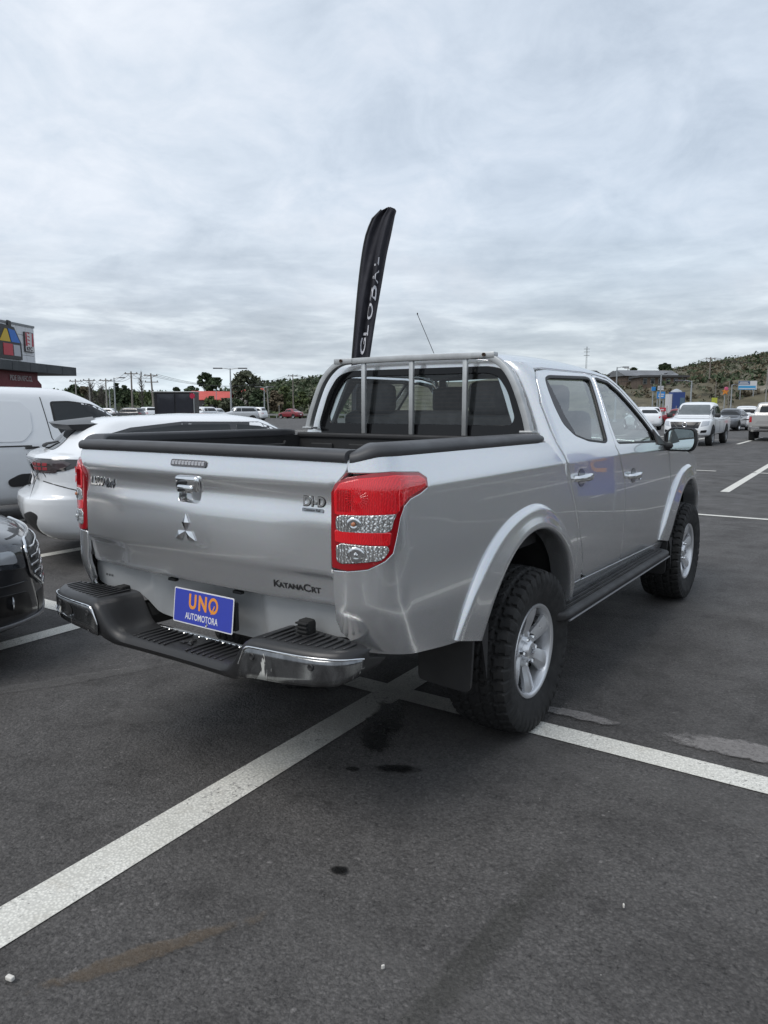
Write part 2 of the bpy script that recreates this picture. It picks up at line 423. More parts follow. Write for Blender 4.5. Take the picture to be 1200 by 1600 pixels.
# long dusty tyre streaks across the lot
ms = N(t, 'ShaderNodeMapping'); ms.inputs['Scale'].default_value = (.12,1.6,1); ms.inputs['Rotation'].default_value = (0,0,rad(-6)); L(t, P, ms.inputs[0])
c = mixc(t, ramp(t, noise(t, ms.outputs[0], 1.3, 4, .55), [(.54, 0.), (.72, .38)]), c, (.115,.11,.105))
L(t, c, b_.inputs['Base Color']); L(t, ramp(t, n2, [(.3, .86), (.7, .66)]), b_.inputs['Roughness']); b_.inputs['Specular IOR Level'].default_value = .35
bn = N(t, 'ShaderNodeBump'); bn.inputs['Strength'].default_value = .85; bn.inputs['Distance'].default_value = .006
hh = math_(t, 'ADD', math_(t, 'MULTIPLY', math_(t, 'SUBTRACT', .6, v.outputs['Distance']), 1.0), math_(t, 'MULTIPLY', n3, .5)); hh = math_(t, 'ADD', math_(t, 'MULTIPLY', hh, .6), math_(t, 'ADD', math_(t, 'MULTIPLY', v2.outputs['Distance'], -.35), math_(t, 'MULTIPLY', pit, .9)))
L(t, hh, bn.inputs['Height']); L(t, bn.outputs[0], b_.inputs['Normal'])
def sheet(name, poly, z, m): 
    bb = B(); bb.add([(x, y, z) for x, y in poly], [tuple(range(len(poly)))]); o = bb.obj(name, m, None, fix=False); return o
gr = sheet('car_park', [(-230,-120),(60,-120),(60,200),(-230,200)], 0, asp); struct(gr)
far = mat('grassland', (.055,.06,.03), .95, var=.5, vscale=.05); 
gd = sheet('ground', [(-4000,-4000),(4000,-4000),(4000,4000),(-4000,4000)], -.06, far); struct(gd)
# lot directions: bay lines run along LY, spine lines along LX
LA = rad(1.9); LY = Vector((-math.sin(LA), math.cos(LA))); LX = Vector((math.cos(LA*.55), math.sin(LA*.55))); O2 = Vector((.075, .02))
def lot(a, b): p = O2 + LX*a + LY*b; return (p.x, p.y)
ln = bpy.data.materials.new('road_paint'); ln.use_nodes = True; t = ln.node_tree; b_ = t.nodes['Principled BSDF']; g = N(t, 'ShaderNodeNewGeometry'); P = g.outputs['Position']
v = N(t, 'ShaderNodeTexVoronoi'); v.inputs['Scale'].default_value = 95; L(t, P, v.inputs['Vector'])
nn = noise(t, P, 55, 5, .75); n2 = noise(t, P, 3.2, 5, .6); nb = noise(t, P, 9, 5, .65)
wear = ramp(t, math_(t, 'ADD', math_(t, 'MULTIPLY', nn, .75), math_(t, 'MULTIPLY', n2, .30)), [(.58, 0.), (.67, .9)])
pc_ = ramp(t, n2, [(.3, (.64,.63,.575)), (.7, (.76,.75,.70))]); pc_ = mixc(t, 1., pc_, ramp(t, v.outputs['Distance'], [(.2, 1.06), (.6, .78)]), 'MULTIPLY')
pc_ = mixc(t, ramp(t, nb, [(.56, 0.), (.74, .35)]), pc_, (.27,.22,.15)); pc_ = mixc(t, wear, pc_, (.09,.088,.085))
# where cars stand over the cross the paint is greyed by oil and rubber
ds = N(t, 'ShaderNodeVectorMath', operation='DISTANCE'); L(t, P, ds.inputs[0]); ds.inputs[1].default_value = (.15,-.25,0)
oil = ramp(t, math_(t, 'ADD', ds.outputs['Value'], math_(t, 'MULTIPLY', nb, .6)), [(.55, .62), (1.25, 0.)]); pc_ = mixc(t, oil, pc_, (.13,.125,.115))
L(t, pc_, b_.inputs['Base Color']); b_.inputs['Roughness'].default_value = .7
bn = N(t, 'ShaderNodeBump'); bn.inputs['Strength'].default_value = .5; bn.inputs['Distance'].default_value = .004; L(t, math_(t, 'SUBTRACT', 1, v.outputs['Distance']), bn.inputs['Height']); L(t, bn.outputs[0], b_.inputs['Normal'])
def line(a0, b0, a1, b1, w_=.155, z=.004):
    A = Vector(lot(a0, b0)); C_ = Vector(lot(a1, b1)); d = (C_-A).normalized(); n = Vector((-d.y, d.x))*w_/2
    return struct(sheet('bay_line', [A+n, A-n, C_-n, C_+n], z, ln))
struct(line(-32.5, 0, 12.5, 0, .15))
for k in range(-13, 6):
    a = 2.5*k
    for b0, b1 in ((-5,-.075),(.075,5)): line(a, b0, a, b1, .17 if k == 0 else .15)
for bb0 in (16.6, 38.0):
    line(-35, bb0, -.9, bb0, .15); line(.0, bb0, 12.5, bb0, .15)
    for k in range(-13, 6): line(2.5*k, bb0-5, 2.5*k, bb0-.075); line(2.5*k, bb0+.075, 2.5*k, bb0+5)
line(.1, 8.15, 12, 8.15, .12, .006)
for bb0 in (-17,):
    line(-35, bb0, 12.5, bb0, .15)
    for k in range(-13, 6): line(2.5*k, bb0-5, 2.5*k, bb0-.075); line(2.5*k, bb0+.075, 2.5*k, bb0+5)
# arrow painted in the lane
def arrow(a, b, ang):
    pl = [(-.08,-1),( .08,-1),(.08,.1),(.35,.1),(0,.9),(-.35,.1),(-.08,.1)]; c, s_ = math.cos(ang), math.sin(ang)
    struct(sheet('lane_arrow', [lot(a+x*c-y*s_, b+x*s_+y*c) for x, y in pl], .006, ln))
arrow(-1.9, 13.3, 1.2); arrow(-6, 27, .2)
# stains, dust and patches with irregular outlines
def stain_mat(name, col, rough=.6, amt=1., sc=6., lo=.45):
    m = bpy.data.materials.new(name); m.use_nodes = True; t = m.node_tree; b = t.nodes['Principled BSDF']; b.inputs['Base Color'].default_value = (*col, 1); b.inputs['Roughness'].default_value = rough
    tc = N(t, 'ShaderNodeTexCoord'); ln_ = N(t, 'ShaderNodeVectorMath', operation='LENGTH'); mp = N(t, 'ShaderNodeMapping'); mp.inputs['Location'].default_value = (-1,-1,0); mp.inputs['Scale'].default_value = (2,2,0); L(t, tc.outputs['Generated'], mp.inputs[0]); L(t, mp.outputs[0], ln_.inputs[0])
    g = N(t, 'ShaderNodeNewGeometry'); n = noise(t, g.outputs['Position'], sc, 6, .65, .4); k = math_(t, 'ADD', math_(t, 'MULTIPLY', math_(t, 'SUBTRACT', 1, ln_.outputs['Value']), .6), n)
    a = ramp(t, k, [(lo+.10, 0.), (lo+.24, amt)]); L(t, math_(t, 'MULTIPLY', a, ramp(t, noise(t, g.outputs['Position'], 60, 4, .7), [(.3, .55), (.6, 1.)])), b.inputs['Alpha'])
    return m
WET = stain_mat('oil_stain', (.004,.004,.004), .45, .95, 7, .55); DUST = stain_mat('dust_patch', (.17,.165,.16), .9, .26, 6, .42); RUST = stain_mat('rust_streak', (.15,.11,.07), .9, .38, 11, .58); CEM = stain_mat('cement_patch', (.22,.21,.205), .9, .85, 7, .42)
def blob(name, x, y, w_, h, rz, m, z, label=None):
    o = sheet(name, [(-w_/2,-h/2),(w_/2,-h/2),(w_/2,h/2),(-w_/2,h/2)], 0, m); o.location = (x, y, z); o.rotation_euler = (0,0,rz); struct(o); return o
blob('oil_stain', .24,-.28,.62,.22,rad(-60),WET,.008); blob('oil_stain', .33,-.50,.46,.18,rad(-52),WET,.012); blob('oil_stain', -.35,-.15,.5,.3,rad(20),WET,.016)
blob('oil_stain', .57,-.69,.30,.10,rad(28),WET,.008); blob('oil_stain', .42,-.80,.10,.05,rad(28),WET,.008); blob('oil_stain', .80,-1.37,.085,.06,.3,WET,.008)
blob('rust_streak', .60,-1.95,.9,.10,rad(62),RUST,.008); blob('rust_streak', 1.35,-1.4,1.6,.16,rad(85),stain_mat('damp_streak',(.035,.036,.028),.8,.26,9,.58),.008)
blob('cement_patch', 1.00,.27,.42,.11,rad(4),CEM,.008); blob('cement_patch', 1.75,.34,.7,.20,rad(6),CEM,.008); blob('dust_patch', -.75,-.95,.35,.22,.4,DUST,.008); blob('dust_patch', -1.5,-.9,1.3,.14,rad(64),DUST,.008)
# litter
for x, y, s_, lb in ((.372,-2.235,.013,'white scrap of litter at the bottom left corner, below the rusty streak'),(1.16,-1.64,.0055,'tiny pale scrap lying in the middle of the asphalt at the bottom of the photo'),(1.62,-1.02,.0055,'tiny white scrap on the asphalt near the right edge, below the painted line')):
    q = B(); q.box((x,y,.012),(s_*1.8,s_,.012),rz=x*9,bev=.003); o = q.obj('paper_scrap', mat('scrap_white',(.6,.58,.54),.8)); tag(o, lb, 'litter')
# ================================================================ THE SILVER PICKUP
TR = empty('pickup_truck', (0,0,0), 'silver double cab pickup truck with off-road tyres and a blue dealer plate under its tailgate', 'pickup truck')
_XL = interp([.30,.40,.55,.70,.85,1.0,1.12,1.245],[.76,.80,.842,.864,.873,.871,.866,.861])
_XB = interp([1.245,1.27,1.34,1.42],[.861,.853,.829,.806])
_XC = interp([1.245,1.28,1.36,1.5,1.62,1.70,1.745,1.78],[.861,.849,.816,.755,.698,.652,.60,.52])
def XW(z, cab=False): return _XL(z) if z <= 1.245 else (_XC(z) if cab else _XB(z))
def rearY(z): return -1.25 + max(0, .86-z)**1.5*.75 + max(0, z-1.25)*.10
FR_Y = 4.02
def wrap(s, z, cab=False, sg=1):
    w = XW(z, cab)
    if cab: y0 = .325 + max(0, z-1.35)*.10; r = .080
    else: y0 = rearY(z); r = .185
    if s < y0+r:
        a = (y0+r-s)/r
        if a < PI/2: x, y = w-r+r*math.cos(a), y0+r-r*math.sin(a)
        else: x, y = w-r-(a-PI/2)*r, y0 - .0
    else: x, y = w, s
    if y > 3.0:       # nose narrows in plan
        R = .75; t = max(0, y-(FR_Y-.80))/.80; x -= .02*smooth(3.0,3.3,y)
        if t > 0: x -= .42*(1-math.sqrt(max(0, 1-min(1,t)**2.2)))
    return Vector((sg*x, y, z))
def sx(x, z):
    "s at which the bed shell reaches width x on the rear face"
    w = _XL(z) if z <= 1.245 else _XB(z); y0 = rearY(z); r = .185
    if x > w-r: return y0+r-r*math.acos(max(-1,min(1,(x-w+r)/r)))
    return y0+r-r*PI/2-(w-r-x)
RC = (-.035, .455, .525); FC = (2.985, .455, .525)      # wheel openings (y, z, radius)
def arc(c, a0, a1, n=28, R=None, k=1.0):
    return [(c[0]+(R or c[2])*math.cos(rad(a0+(a1-a0)*i/n)), c[1]+(R or c[2])*k*math.sin(rad(a0+(a1-a0)*i/n))) for i in range(n+1)]
doorR = [(.684,.66),(.672,.70),(.630,.80),(.577,.88),(.507,1.026),(.445,1.139),(.395,1.257),(.369,1.335)]
gapY = interp([.5,.80,.93,1.06,1.124,1.26,1.30,1.34],[.57,.555,.515,.455,.418,.328,.285,.235])
# tail lamp outline in (s,z)
LAMP0 = [(sx(.686,.985),.985),(sx(.682,1.05),1.05),(sx(.683,1.235),1.235),(sx(.696,1.262),1.262),(sx(.735,1.283),1.283),(sx(.80,1.295),1.295),(-1.12,1.297),(-.975,1.287),(-.938,1.268),(-.945,1.236),(-.985,1.222),(-1.055,1.208),(-1.092,1.186),(-1.112,1.148),(-1.128,1.09),(-1.146,1.035),(-1.175,1.012),(sx(.80,.985),.987),(sx(.74,.978),.979)]
GAP = .0045
LAMP = LAMP0[:5]+rounded(LAMP0, .018, 3)[0:0]+LAMP0[5:]
def side_panels(sg):
    f = lambda s, z: wrap(s, z, False, sg); fc = lambda s, z: wrap(s, z, True, sg); fl = sg < 0
    # bed side, wrapped round the rear corner, with the lamp and wheel opening cut out
    top = [(sx(.733,1.345),1.345),(sx(.80,1.35),1.35),(-1.0,1.352),(-.5,1.352),(.1,1.352),(.223,1.345)]
    q = [(sx(.688,.84),.84),(sx(.688,.97),.972)] + [(a, b) for a, b in reversed(offset_poly(LAMP, .006))]
    # walk the lamp outline the long way: bottom edge first, forward hook, top edge
    lp = offset_poly(LAMP, .006)
    q = [(sx(.690,.80),.80),(sx(.688,.90),.90),(sx(.688,.972),.972)] + lp[:0:-1][:0] + [lp[i] for i in range(len(lp)-1, 4, -1)] + [(sx(.736,1.30),1.302),(sx(.731,1.32),1.32)] + top
    back = [(gapY(z)-GAP, z) for z in (1.30,1.26,1.20,1.124,1.06,1.0,.93,.86,.80,.72,.65)]
    wheel = [(RC[0]+RC[2]*math.cos(rad(a)), RC[1]+RC[2]*math.sin(rad(a))) for a in range(24, 166, 5)]
    bot = [(-.60,.60),(-.80,.625),(-1.0,.655),(-1.12,.675),(-1.22,.69),(-1.30,.705),(sx(.74,.72),.72),(sx(.70,.755),.755)]
    outer = q + back + wheel + bot
    panel('bed_side', outer, [], f, SILVER, TR, .032, .02, flip=fl)
    # strip of cab behind the rear door, running up into the pillar and round to the rear window wall
    dr = interp([z for _, z in doorR], [y for y, _ in doorR]); 
    outer = [(gapY(z)+GAP, z) for z in (.60,.70,.80,.875,.93,1.0,1.06,1.124,1.20,1.26,1.30)] + [(.235,1.335),(.20,1.37)]
    sc = lambda x, z: (.325+max(0,z-1.35)*.10+.080) - .080*PI/2 - (_XC(z)-.080-x)
    outer += [(sc(.60,1.40),1.40),(sc(.56,1.50),1.50),(sc(.52,1.60),1.60),(sc(.47,1.70),1.70),(sc(.44,1.745),1.745)]
    outer += [(.60,1.747),(1.2,1.752),(1.40,1.747),(1.62,1.722),(1.80,1.635),(1.95,1.545),(2.09,1.455),(2.21,1.36),(2.29,1.29),(2.245,1.27)]
    frame_top = [(2.225,1.29),(2.13,1.375),(2.00,1.475),(1.86,1.565),(1.74,1.645),(1.585,1.705),(1.40,1.722),(1.2,1.727),(.60,1.722),(.47,1.712),(.418,1.66),(.372,1.53),(.365,1.40),(.369,1.335),(.395,1.257),(.445,1.139),(.507,1.026),(.577,.88),(.630,.79),(.672,.69),(.690,.60)]
    frame_top = [(y-.012 if y < 1 else y, z+.006 if z > 1.3 else z) for y, z in frame_top]
    outer += frame_top
    panel('cab_side_frame', outer, [], fc, SILVER, TR, .03, .02, flip=fl)
    # rocker panel
    panel('sill', [(.50,.50),(2.42,.49),(2.45,.545),(.70,.588),(.69,.592),(.50,.592)], [], fc, SILVER, TR, .04, .02, flip=fl)
    # doors
    rwin = [(.520,1.667),(.60,1.688),(1.20,1.704),(1.268,1.695),(1.205,1.55),(1.150,1.42),(1.120,1.325),(1.06,1.312),(.80,1.332),(.62,1.368),(.512,1.432),(.487,1.52),(.492,1.60)]
    rwin = rounded(rwin, .03, 3)
    rd = [(.684,.622),(.672,.69),(.630,.79),(.577,.88),(.507,1.026),(.445,1.139),(.395,1.257),(.369,1.335),(.366,1.40),(.372,1.53),(.416,1.66),(.47,1.705),(.60,1.717),(1.2,1.722),(1.322,1.716),(1.262,1.56),(1.215,1.42),(1.205,1.294),(1.257,1.199),(1.335,1.09),(1.352,1.0),(1.352,.831),(1.37,.60),(1.36,.577),(.78,.592)]
    d = panel('rear_door', rounded(offset_poly(rd, -.005), [.03]+[.01]*21+[.02,.05,.05], 3), [rwin], fc, SILVER, TR, .03, .025, flip=fl)
    fwin = rounded([(1.345,1.702),(1.40,1.705),(1.575,1.688),(1.72,1.625),(1.86,1.54),(2.0,1.447),(2.12,1.355),(2.165,1.302),(2.13,1.282),(1.8,1.287),(1.30,1.300),(1.262,1.312),(1.262,1.42),(1.295,1.55)], .02, 3)
    fd = [(1.38,.60),(1.362,.831),(1.362,1.0),(1.345,1.09),(1.267,1.199),(1.215,1.294),(1.225,1.42),(1.272,1.56),(1.332,1.714),(1.40,1.717),(1.585,1.70),(1.74,1.638),(1.86,1.557),(2.0,1.465),(2.13,1.365),(2.225,1.275),(2.36,1.235),(2.40,1.18),(2.44,1.05),(2.45,.90),(2.475,.60),(2.46,.552),(1.40,.577)]
    e = panel('front_door', rounded(offset_poly(fd, -.005), .015, 2), [fwin], fc, SILVER, TR, .03, .025, flip=fl)
    for door, wn in ((d, rwin), (e, fwin)):
        panel('window', offset_poly(wn, .012), [], fc, GLASS, door, .06, .004, off=-.014, flip=fl)
        # black rubber channel round the glass
        panel('window_seal', offset_poly(wn, .004), [offset_poly(wn, -.014)], fc, SEAL, door, .03, .012, off=-.003, flip=fl)
    # quarter pillar trim seen behind the rear door glass
    panel('division_trim', [(.515,1.655),(.562,1.672),(.575,1.60),(.60,1.48),(.66,1.375),(.62,1.378),(.528,1.44),(.505,1.52),(.508,1.60)], [], fc, mat('trim_grey',(.05,.05,.055),.5), d, .04, .006, off=-.006, flip=fl)
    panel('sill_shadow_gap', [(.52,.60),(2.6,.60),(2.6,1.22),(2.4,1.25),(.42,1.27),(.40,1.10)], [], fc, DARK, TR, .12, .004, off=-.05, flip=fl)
    # door handles: chrome bar over a flat disc, the cup's shade in its darker silver
    for door, hy, hz in ((d, .60, 1.155), (e, 1.525, 1.100)):
        bb = B(); base = fc(hy, hz)
        pts = []
        for i in range(13):
            t = i/12; y = hy-.115+.23*t; lift = .006+.036*math.sin(PI*min(1,max(0,t*1.0)))**.55
            p = fc(y, hz+.004*math.sin(PI*t)); pts.append(p+Vector((sg*lift, 0, 0)))
        secr = [.013+.007*math.sin(PI*min(1, max(.12, i/12))) for i in range(13)]
        frames = [(p, Vector((sg*.55,0,0))*r/.013*1.0, Vector((0,0,1))*r/.013) for p, r in zip(pts, secr)]
        bb.sweep(frames, [(.013*math.cos(a), .013*math.sin(a)) for a in np.linspace(0, 2*PI, 13)[:-1]])
        bb.obj('door_handle', CHROME, door, angle=60)
        cb = B(); n = 20; V = [fc(hy-.01, hz-.002)+Vector((sg*.0015,0,0))]
        V = []; F = []
        for k in range(n):
            a = 2*PI*k/n
            for rr in (0, .5, .8, 1.0):
                p = fc(hy-.005+.052*rr*math.cos(a), hz+.047*rr*math.sin(a)); p.x += sg*(.0022 - (.0 if rr == 1 else .0)); V.append(p)
        for k in range(n):
            for j in range(3):
                a0 = k*4+j; b0 = ((k+1) % n)*4+j; F.append((a0, a0+1, b0+1, b0))
        mesh('handle_cup', V, F, paint('cup_shade', (.20,.205,.215), .8, .3), door, True)
    # lock
    B().lathe([(0,.0001),(.004,.009),(.006,.012),(0,.013)], tuple(fc(1.66,1.075)+Vector((0,0,0))), 'x', 16).obj('key_lock', CHROME, e, angle=40)
    # front wing
    fw = [(2.462,1.035),(2.42,1.18),(2.385,1.235),(2.30,1.27),(2.32,1.285),(2.45,1.245),(2.62,1.215),(2.9,1.185),(3.2,1.15),(3.5,1.10),(3.66,1.06),(3.70,.98),(3.62,.86),(3.60,.72)] + [(3.55,.60)] + [(FC[0]+FC[2]*math.cos(rad(a)), FC[1]+FC[2]*math.sin(rad(a))) for a in range(15, 166, 5)] + [(2.49,.575),(2.484,.60),(2.46,.90)]
    panel('front_wing', fw, [], fc, SILVER, TR, .035, .02, flip=fl)
    # wheel arch flares
    for nm, c, a0, a1 in (('wheel_arch_flare', RC, -8, 166), ('wheel_arch_flare', FC, 4, 170)):
        fr = []; n = 56; V = []; secs = []
        for i in range(n+1):
            a = rad(a0+(a1-a0)*i/n); ca, sa = math.cos(a), math.sin(a)
            rear = c is RC
            Ro = .625 + (.085 if ca < 0 else .0)*abs(ca)**2.2 - (.0 if ca < 0 else .045)*abs(ca)**1.5
            Ri = .515 + .0*ca
            sec = []
            # outer lip, crease, broad face leaning out to the tyre, rolled inner edge
            for rr, h in ((Ro+.004,-.004),(Ro,.008),(Ro-.008,.017),(Ro-.020,.0225),(Ro-.034,.023),(Ro-.06,.027),(Ri+.03,.034),(Ri+.012,.037),(Ri+.003,.034),(Ri-.003,.025),(Ri-.006,.0),(Ri-.006,-.08)):
                y = c[0]+rr*ca; z = c[1]+rr*sa*(1.0 if sa < 0 else 1.0)
                p = fc(max(y, -1.0) if not rear else y, max(.47, z)) if c is FC else (f(y, z) if z < 1.2 else f(y, 1.2)); p = Vector((p.x, y, z))
                fade = smooth(0, .12, (i/n))*0+1
                sec.append(p + Vector((sg*h*fade, 0, 0)))
            secs.append(sec)
        m = len(secs[0]); V = [p for s_ in secs for p in s_]
        F = [(i*m+j, i*m+j+1, (i+1)*m+j+1, (i+1)*m+j) for i in range(n) for j in range(m-1)]
        F += [tuple(range(m)), tuple(n*m+j for j in range(m-1, -1, -1))]
        bb = B(); bb.add(V, F); bb.obj(nm, SILVER, TR, angle=50)
        # dark wheel house behind the opening
        bb = B(); pr = []
        for a in np.linspace(4, 176, 25):
            pr.append((c[0]+(.535)*math.cos(rad(a)), c[1]+.535*math.sin(rad(a))))
        nn = len(pr); V = [(sg*x, y, z) for x in (.855,.48) for y, z in pr]
        F = [(i, i+1, nn+i+1, nn+i) for i in range(nn-1)] + [tuple(nn+i for i in range(nn))]
        bb.add(V, F).obj('wheel_house', UNDER, TR)
side_panels(1); side_panels(-1)

# ---- tailgate (x,z) surface
def tgY(x, z):
    c = -.022*(1-(x/.74)**2)                                     # plan crown
    p = interp_tg(z); e = smooth(.36, .62, abs(x))
    low = -.013*math.exp(-((z-.945)/.020)**2)*e*0 
    band = .007*smooth(1.12, 1.20, z)*(1-smooth(1.20,1.262,z))     # scooped under the top fold
    step = .018*(1-smooth(.925,.965,z))*(.25+.75*e)
    belly = -.010*smooth(.86,1.0,z)*(1-smooth(1.0,1.22,z))*(1-e)
    return rearY(z) + .006 + c + band + step + belly + p
interp_tg = interp([.80,.86,.95,1.1,1.24,1.265,1.34],[.022,.006,-.004,-.002,.004,.000,.014])
def tgf(x, z): return Vector((x, tgY(x, z), z))
def tgM(x, z, off=.0, tilt=True):
    "matrix for things fixed to the tailgate: local x right, y up"
    p = tgf(x, z); du = (tgf(x+.01, z)-tgf(x-.01, z)).normalized(); dv = (tgf(x, z+.02)-tgf(x, z-.02)).normalized(); n = du.cross(dv).normalized()
    dv = n.cross(du).normalized(); p = p + n*off
    return frame(p, du, dv)
TG = empty('tailgate', (0,0,0)); TG.parent = TR
hl = [(-.075,1.165),(.060,1.165),(.060,1.258),(-.075,1.258)]; 
tgo = [(-.678,.845),(-.676,.97),(-.674,1.24),(-.700,1.27),(-.724,1.30),(-.728,1.342),(.728,1.342),(.724,1.30),(.700,1.27),(.674,1.24),(.676,.97),(.678,.845)]
tgo = rounded(tgo, [.02]+[.01]*10+[.02], 3)
hole = rounded([(-.066,1.150),(.066,1.150),(.066,1.250),(-.066,1.250)], .028, 4)
tgp = panel('tailgate_skin', tgo, [hole], tgf, SILVER, TG, .026, .03)
panel('tailgate_inner', [(-.69,.86),(.69,.86),(.69,1.34),(-.69,1.34)], [], lambda x, z: Vector((x, -1.17, z)), LINER, TG, .2, .012, flip=True)
# recess behind the handle
bb = B(); n = len(hole); V = []
for k, (u, v) in enumerate(hole): V.append(tgf(u, v)+Vector((0,.002,0)))
for k, (u, v) in enumerate(hole): V.append(tgf(u*.86, 1.20+(v-1.20)*.86)+Vector((0,.035,0)))
F = [(i, (i+1) % n, n+(i+1) % n, n+i) for i in range(n)] + [tuple(n+i for i in range(n))]
bb.add(V, F).obj('handle_recess', SILVER, TG, angle=45)
bb = B(); bb.box((0,0,0), (.128,.062,.026), bev=.012)
hd = bb.obj('tailgate_handle', CHROME, TG, angle=50); hd.matrix_local = tgM(0, 1.224, .006)
bb = B(); bb.box((0,0,0), (.086,.030,.022), bev=.008); q = bb.obj('handle_paddle', CHROME, TG, angle=50); q.matrix_local = tgM(-.004, 1.205, .016)
# high brake lamp: housing and ten cells
bb = B(); bb.prism(rounded([(-.098,-.0135),(.098,-.0135),(.098,.0135),(-.098,.0135)], .010, 3), 0, .004); q = bb.obj('high_brake_lamp', mat('lamp_frame',(.10,.10,.11),.3), TG); q.matrix_local = tgM(0, 1.300, .001)
for k in range(10):
    c = B(); c.box((0,0,0), (.0155,.017,.004), bev=.002); o = c.obj('lamp_cell', mat('lamp_cell_clear',(.42,.41,.42),.12,.5,1.,var=.3,vscale=60), q, angle=40); o.location = (-.0825+.01835*k, 0, .0045)
# three-diamond emblem
em = B()
def rhomb(b, R, ang, Lh=.046, Wd=.0265):
    c, s_ = math.cos(ang), math.sin(ang)
    d = Vector((c, s_)); n = Vector((-s_, c)); P = [Vector((0,0)), d*Lh*.5+n*Wd*.5, d*Lh, d*Lh*.5-n*Wd*.5]
    top = [(P[0].x,P[0].y,.002),(P[1].x,P[1].y,.004),(P[2].x,P[2].y,.002),(P[3].x,P[3].y,.004),((P[0].x+P[2].x)/2,(P[0].y+P[2].y)/2,.009)]
    V = top + [(p.x,p.y,0) for p in P]
    b.add(V, [(0,1,4),(1,2,4),(2,3,4),(3,0,4),(0,5,6,1),(1,6,7,2),(2,7,8,3),(3,8,5,0)])
for a in (90, 210, 330): 
    eb = B(); rhomb(eb, 0, rad(a), .066, .038); o = eb.obj('emblem', CHROME, TG); o.matrix_local = tgM(-.005, 1.045, .001)
fit_text('model_badge','L200',-.651,-.553,-.018,.018,CHROME,TG,tgM(0,1.196,.001) ,.004,.015,.25) if 0 else None
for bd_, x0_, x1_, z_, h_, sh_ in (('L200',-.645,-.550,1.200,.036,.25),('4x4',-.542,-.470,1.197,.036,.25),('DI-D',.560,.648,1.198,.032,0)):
    fit_text('badge_shadow', bd_, -.003, x1_-x0_+.003, -h_/2-.003, h_/2+.002, BLACKP, TG, tgM(x0_, z_, .001), .001, .05, sh_)  # bolder black copy painted in as the dark shadow round the letters
    fit_text('engine_badge' if bd_ == 'DI-D' else 'model_badge', bd_, 0, x1_-x0_, -h_/2, h_/2, CHROME, TG, tgM(x0_, z_, .001), .004, .02, sh_)
bb = B(); bb.prism(rounded([(0,-.0065),(.088,-.0065),(.088,.0065),(0,.0065)], .004, 3), 0, .003); q = bb.obj('badge_strip', DCHROME, TG); q.matrix_local = tgM(.556, 1.168, .001)
t_ = text_mesh('badge_lettering', 'Common Rail', .0125, BLACKP, q, Matrix.Translation((.007,0,.0032)), .0004, .0002, 0)
text_mesh('series_sticker', 'K', .036, BLACKP, TG, tgM(.418, .895, .0012), .0006, .0008, .1, sx=1.2)
text_mesh('series_sticker', 'ATANA', .027, BLACKP, TG, tgM(.444, .892, .0012), .0006, .0008, 0, sx=1.12, space=.98)
text_mesh('series_sticker', 'C', .038, BLACKP, TG, tgM(.545, .893, .0012), .0006, .0008, 0, sx=1.2)
text_mesh('series_sticker', 'RT', .028, BLACKP, TG, tgM(.578, .890, .0012), .0006, .0008, 0, sx=1.2, space=.98)
# tailgate top cap
def sec_sweep(name, path, sec, m, parent, nrm=None, angle=50, capend=True):
    fr = []; n = len(path)
    for i, p in enumerate(path):
        p = Vector(p); d = (Vector(path[min(i+1,n-1)])-Vector(path[max(i-1,0)])).normalized(); a = d.cross(Vector((0,0,1))).normalized(); b = a.cross(d).normalized(); fr.append((p, a, b))
    bb = B(); bb.sweep(fr, sec, cap=capend); return bb.obj(name, m, parent, angle=angle)
path = [(x, tgY(x, 1.34)+.03, 1.357+.004*(1-(x/.74)**2)) for x in np.linspace(-.727, .727, 25)]
sec = rounded([(.047,-.026),(.050,.002),(.030,.014),(-.045,.014),(-.058,.004),(-.058,-.020)], .014, 4)
sec_sweep('tailgate_cap', path, sec, CAPP, TG)
# bed rail caps, bending down round the rear corner
for sg in (1, -1):
    pth = []
    for s_ in np.linspace(sx(.734,1.35), -1.05, 16): 
        p = wrap(s_, 1.36, False, sg); dz = -.026*(1-smooth(sx(.734,1.35), -1.13, s_))**1.3; pth.append((p, dz))
    for s_ in np.linspace(-1.0, .20, 26): pth.append((wrap(s_, 1.36, False, sg), 0))
    fr = []
    for i, (p, dz) in enumerate(pth):
        d = (pth[min(i+1,len(pth)-1)][0]-pth[max(i-1,0)][0]).normalized(); a = Vector((d.y,-d.x,0)).normalized()*sg
        k = 1 if i < len(pth)-2 else (.9 if i == len(pth)-2 else .6)
        fr.append((Vector((p.x,p.y,1.368+dz)) - a*.033, a*k, Vector((0,0,1))*k))
    sec = rounded([(.037,-.024),(.043,.000),(.032,.018),(.010,.025),(-.050,.025),(-.058,.016),(-.058,-.020)], .012, 4)
    bb = B(); bb.sweep(fr, sec); bb.obj('bed_rail_cap', CAPP, TR, angle=55)
    # inner wall of the load bed, with pressed panels, tie rail and rope hooks
    bb = B(); bb.box((sg*.752, -.46, 1.105), (.03, 1.42, .50)); bb.obj('bed_wall', LINER, TR)
    for k in range(6):
        b2 = B(); b2.box((sg*.736, -1.02+.23*k, 1.13), (.012, .15, .30), bev=.005); b2.obj('wall_rib', LINER, TR)
    b2 = B(); b2.tube([(sg*.72,-.95,1.318),(sg*.715,-.93,1.30),(sg*.715,.05,1.30),(sg*.72,.07,1.318)], .011, 8); b2.obj('tie_rail', LINER, TR, angle=40)
    for yy in (-.80, .12): 
        b2 = B(); b2.box((sg*.728, yy, 1.26), (.02,.05,.05), bev=.008); b2.obj('tie_hook', LINER, TR)
bb = B(); bb.box((0,-.47,.86), (1.50,1.40,.03)); bb.obj('bed_floor', LINER, TR)
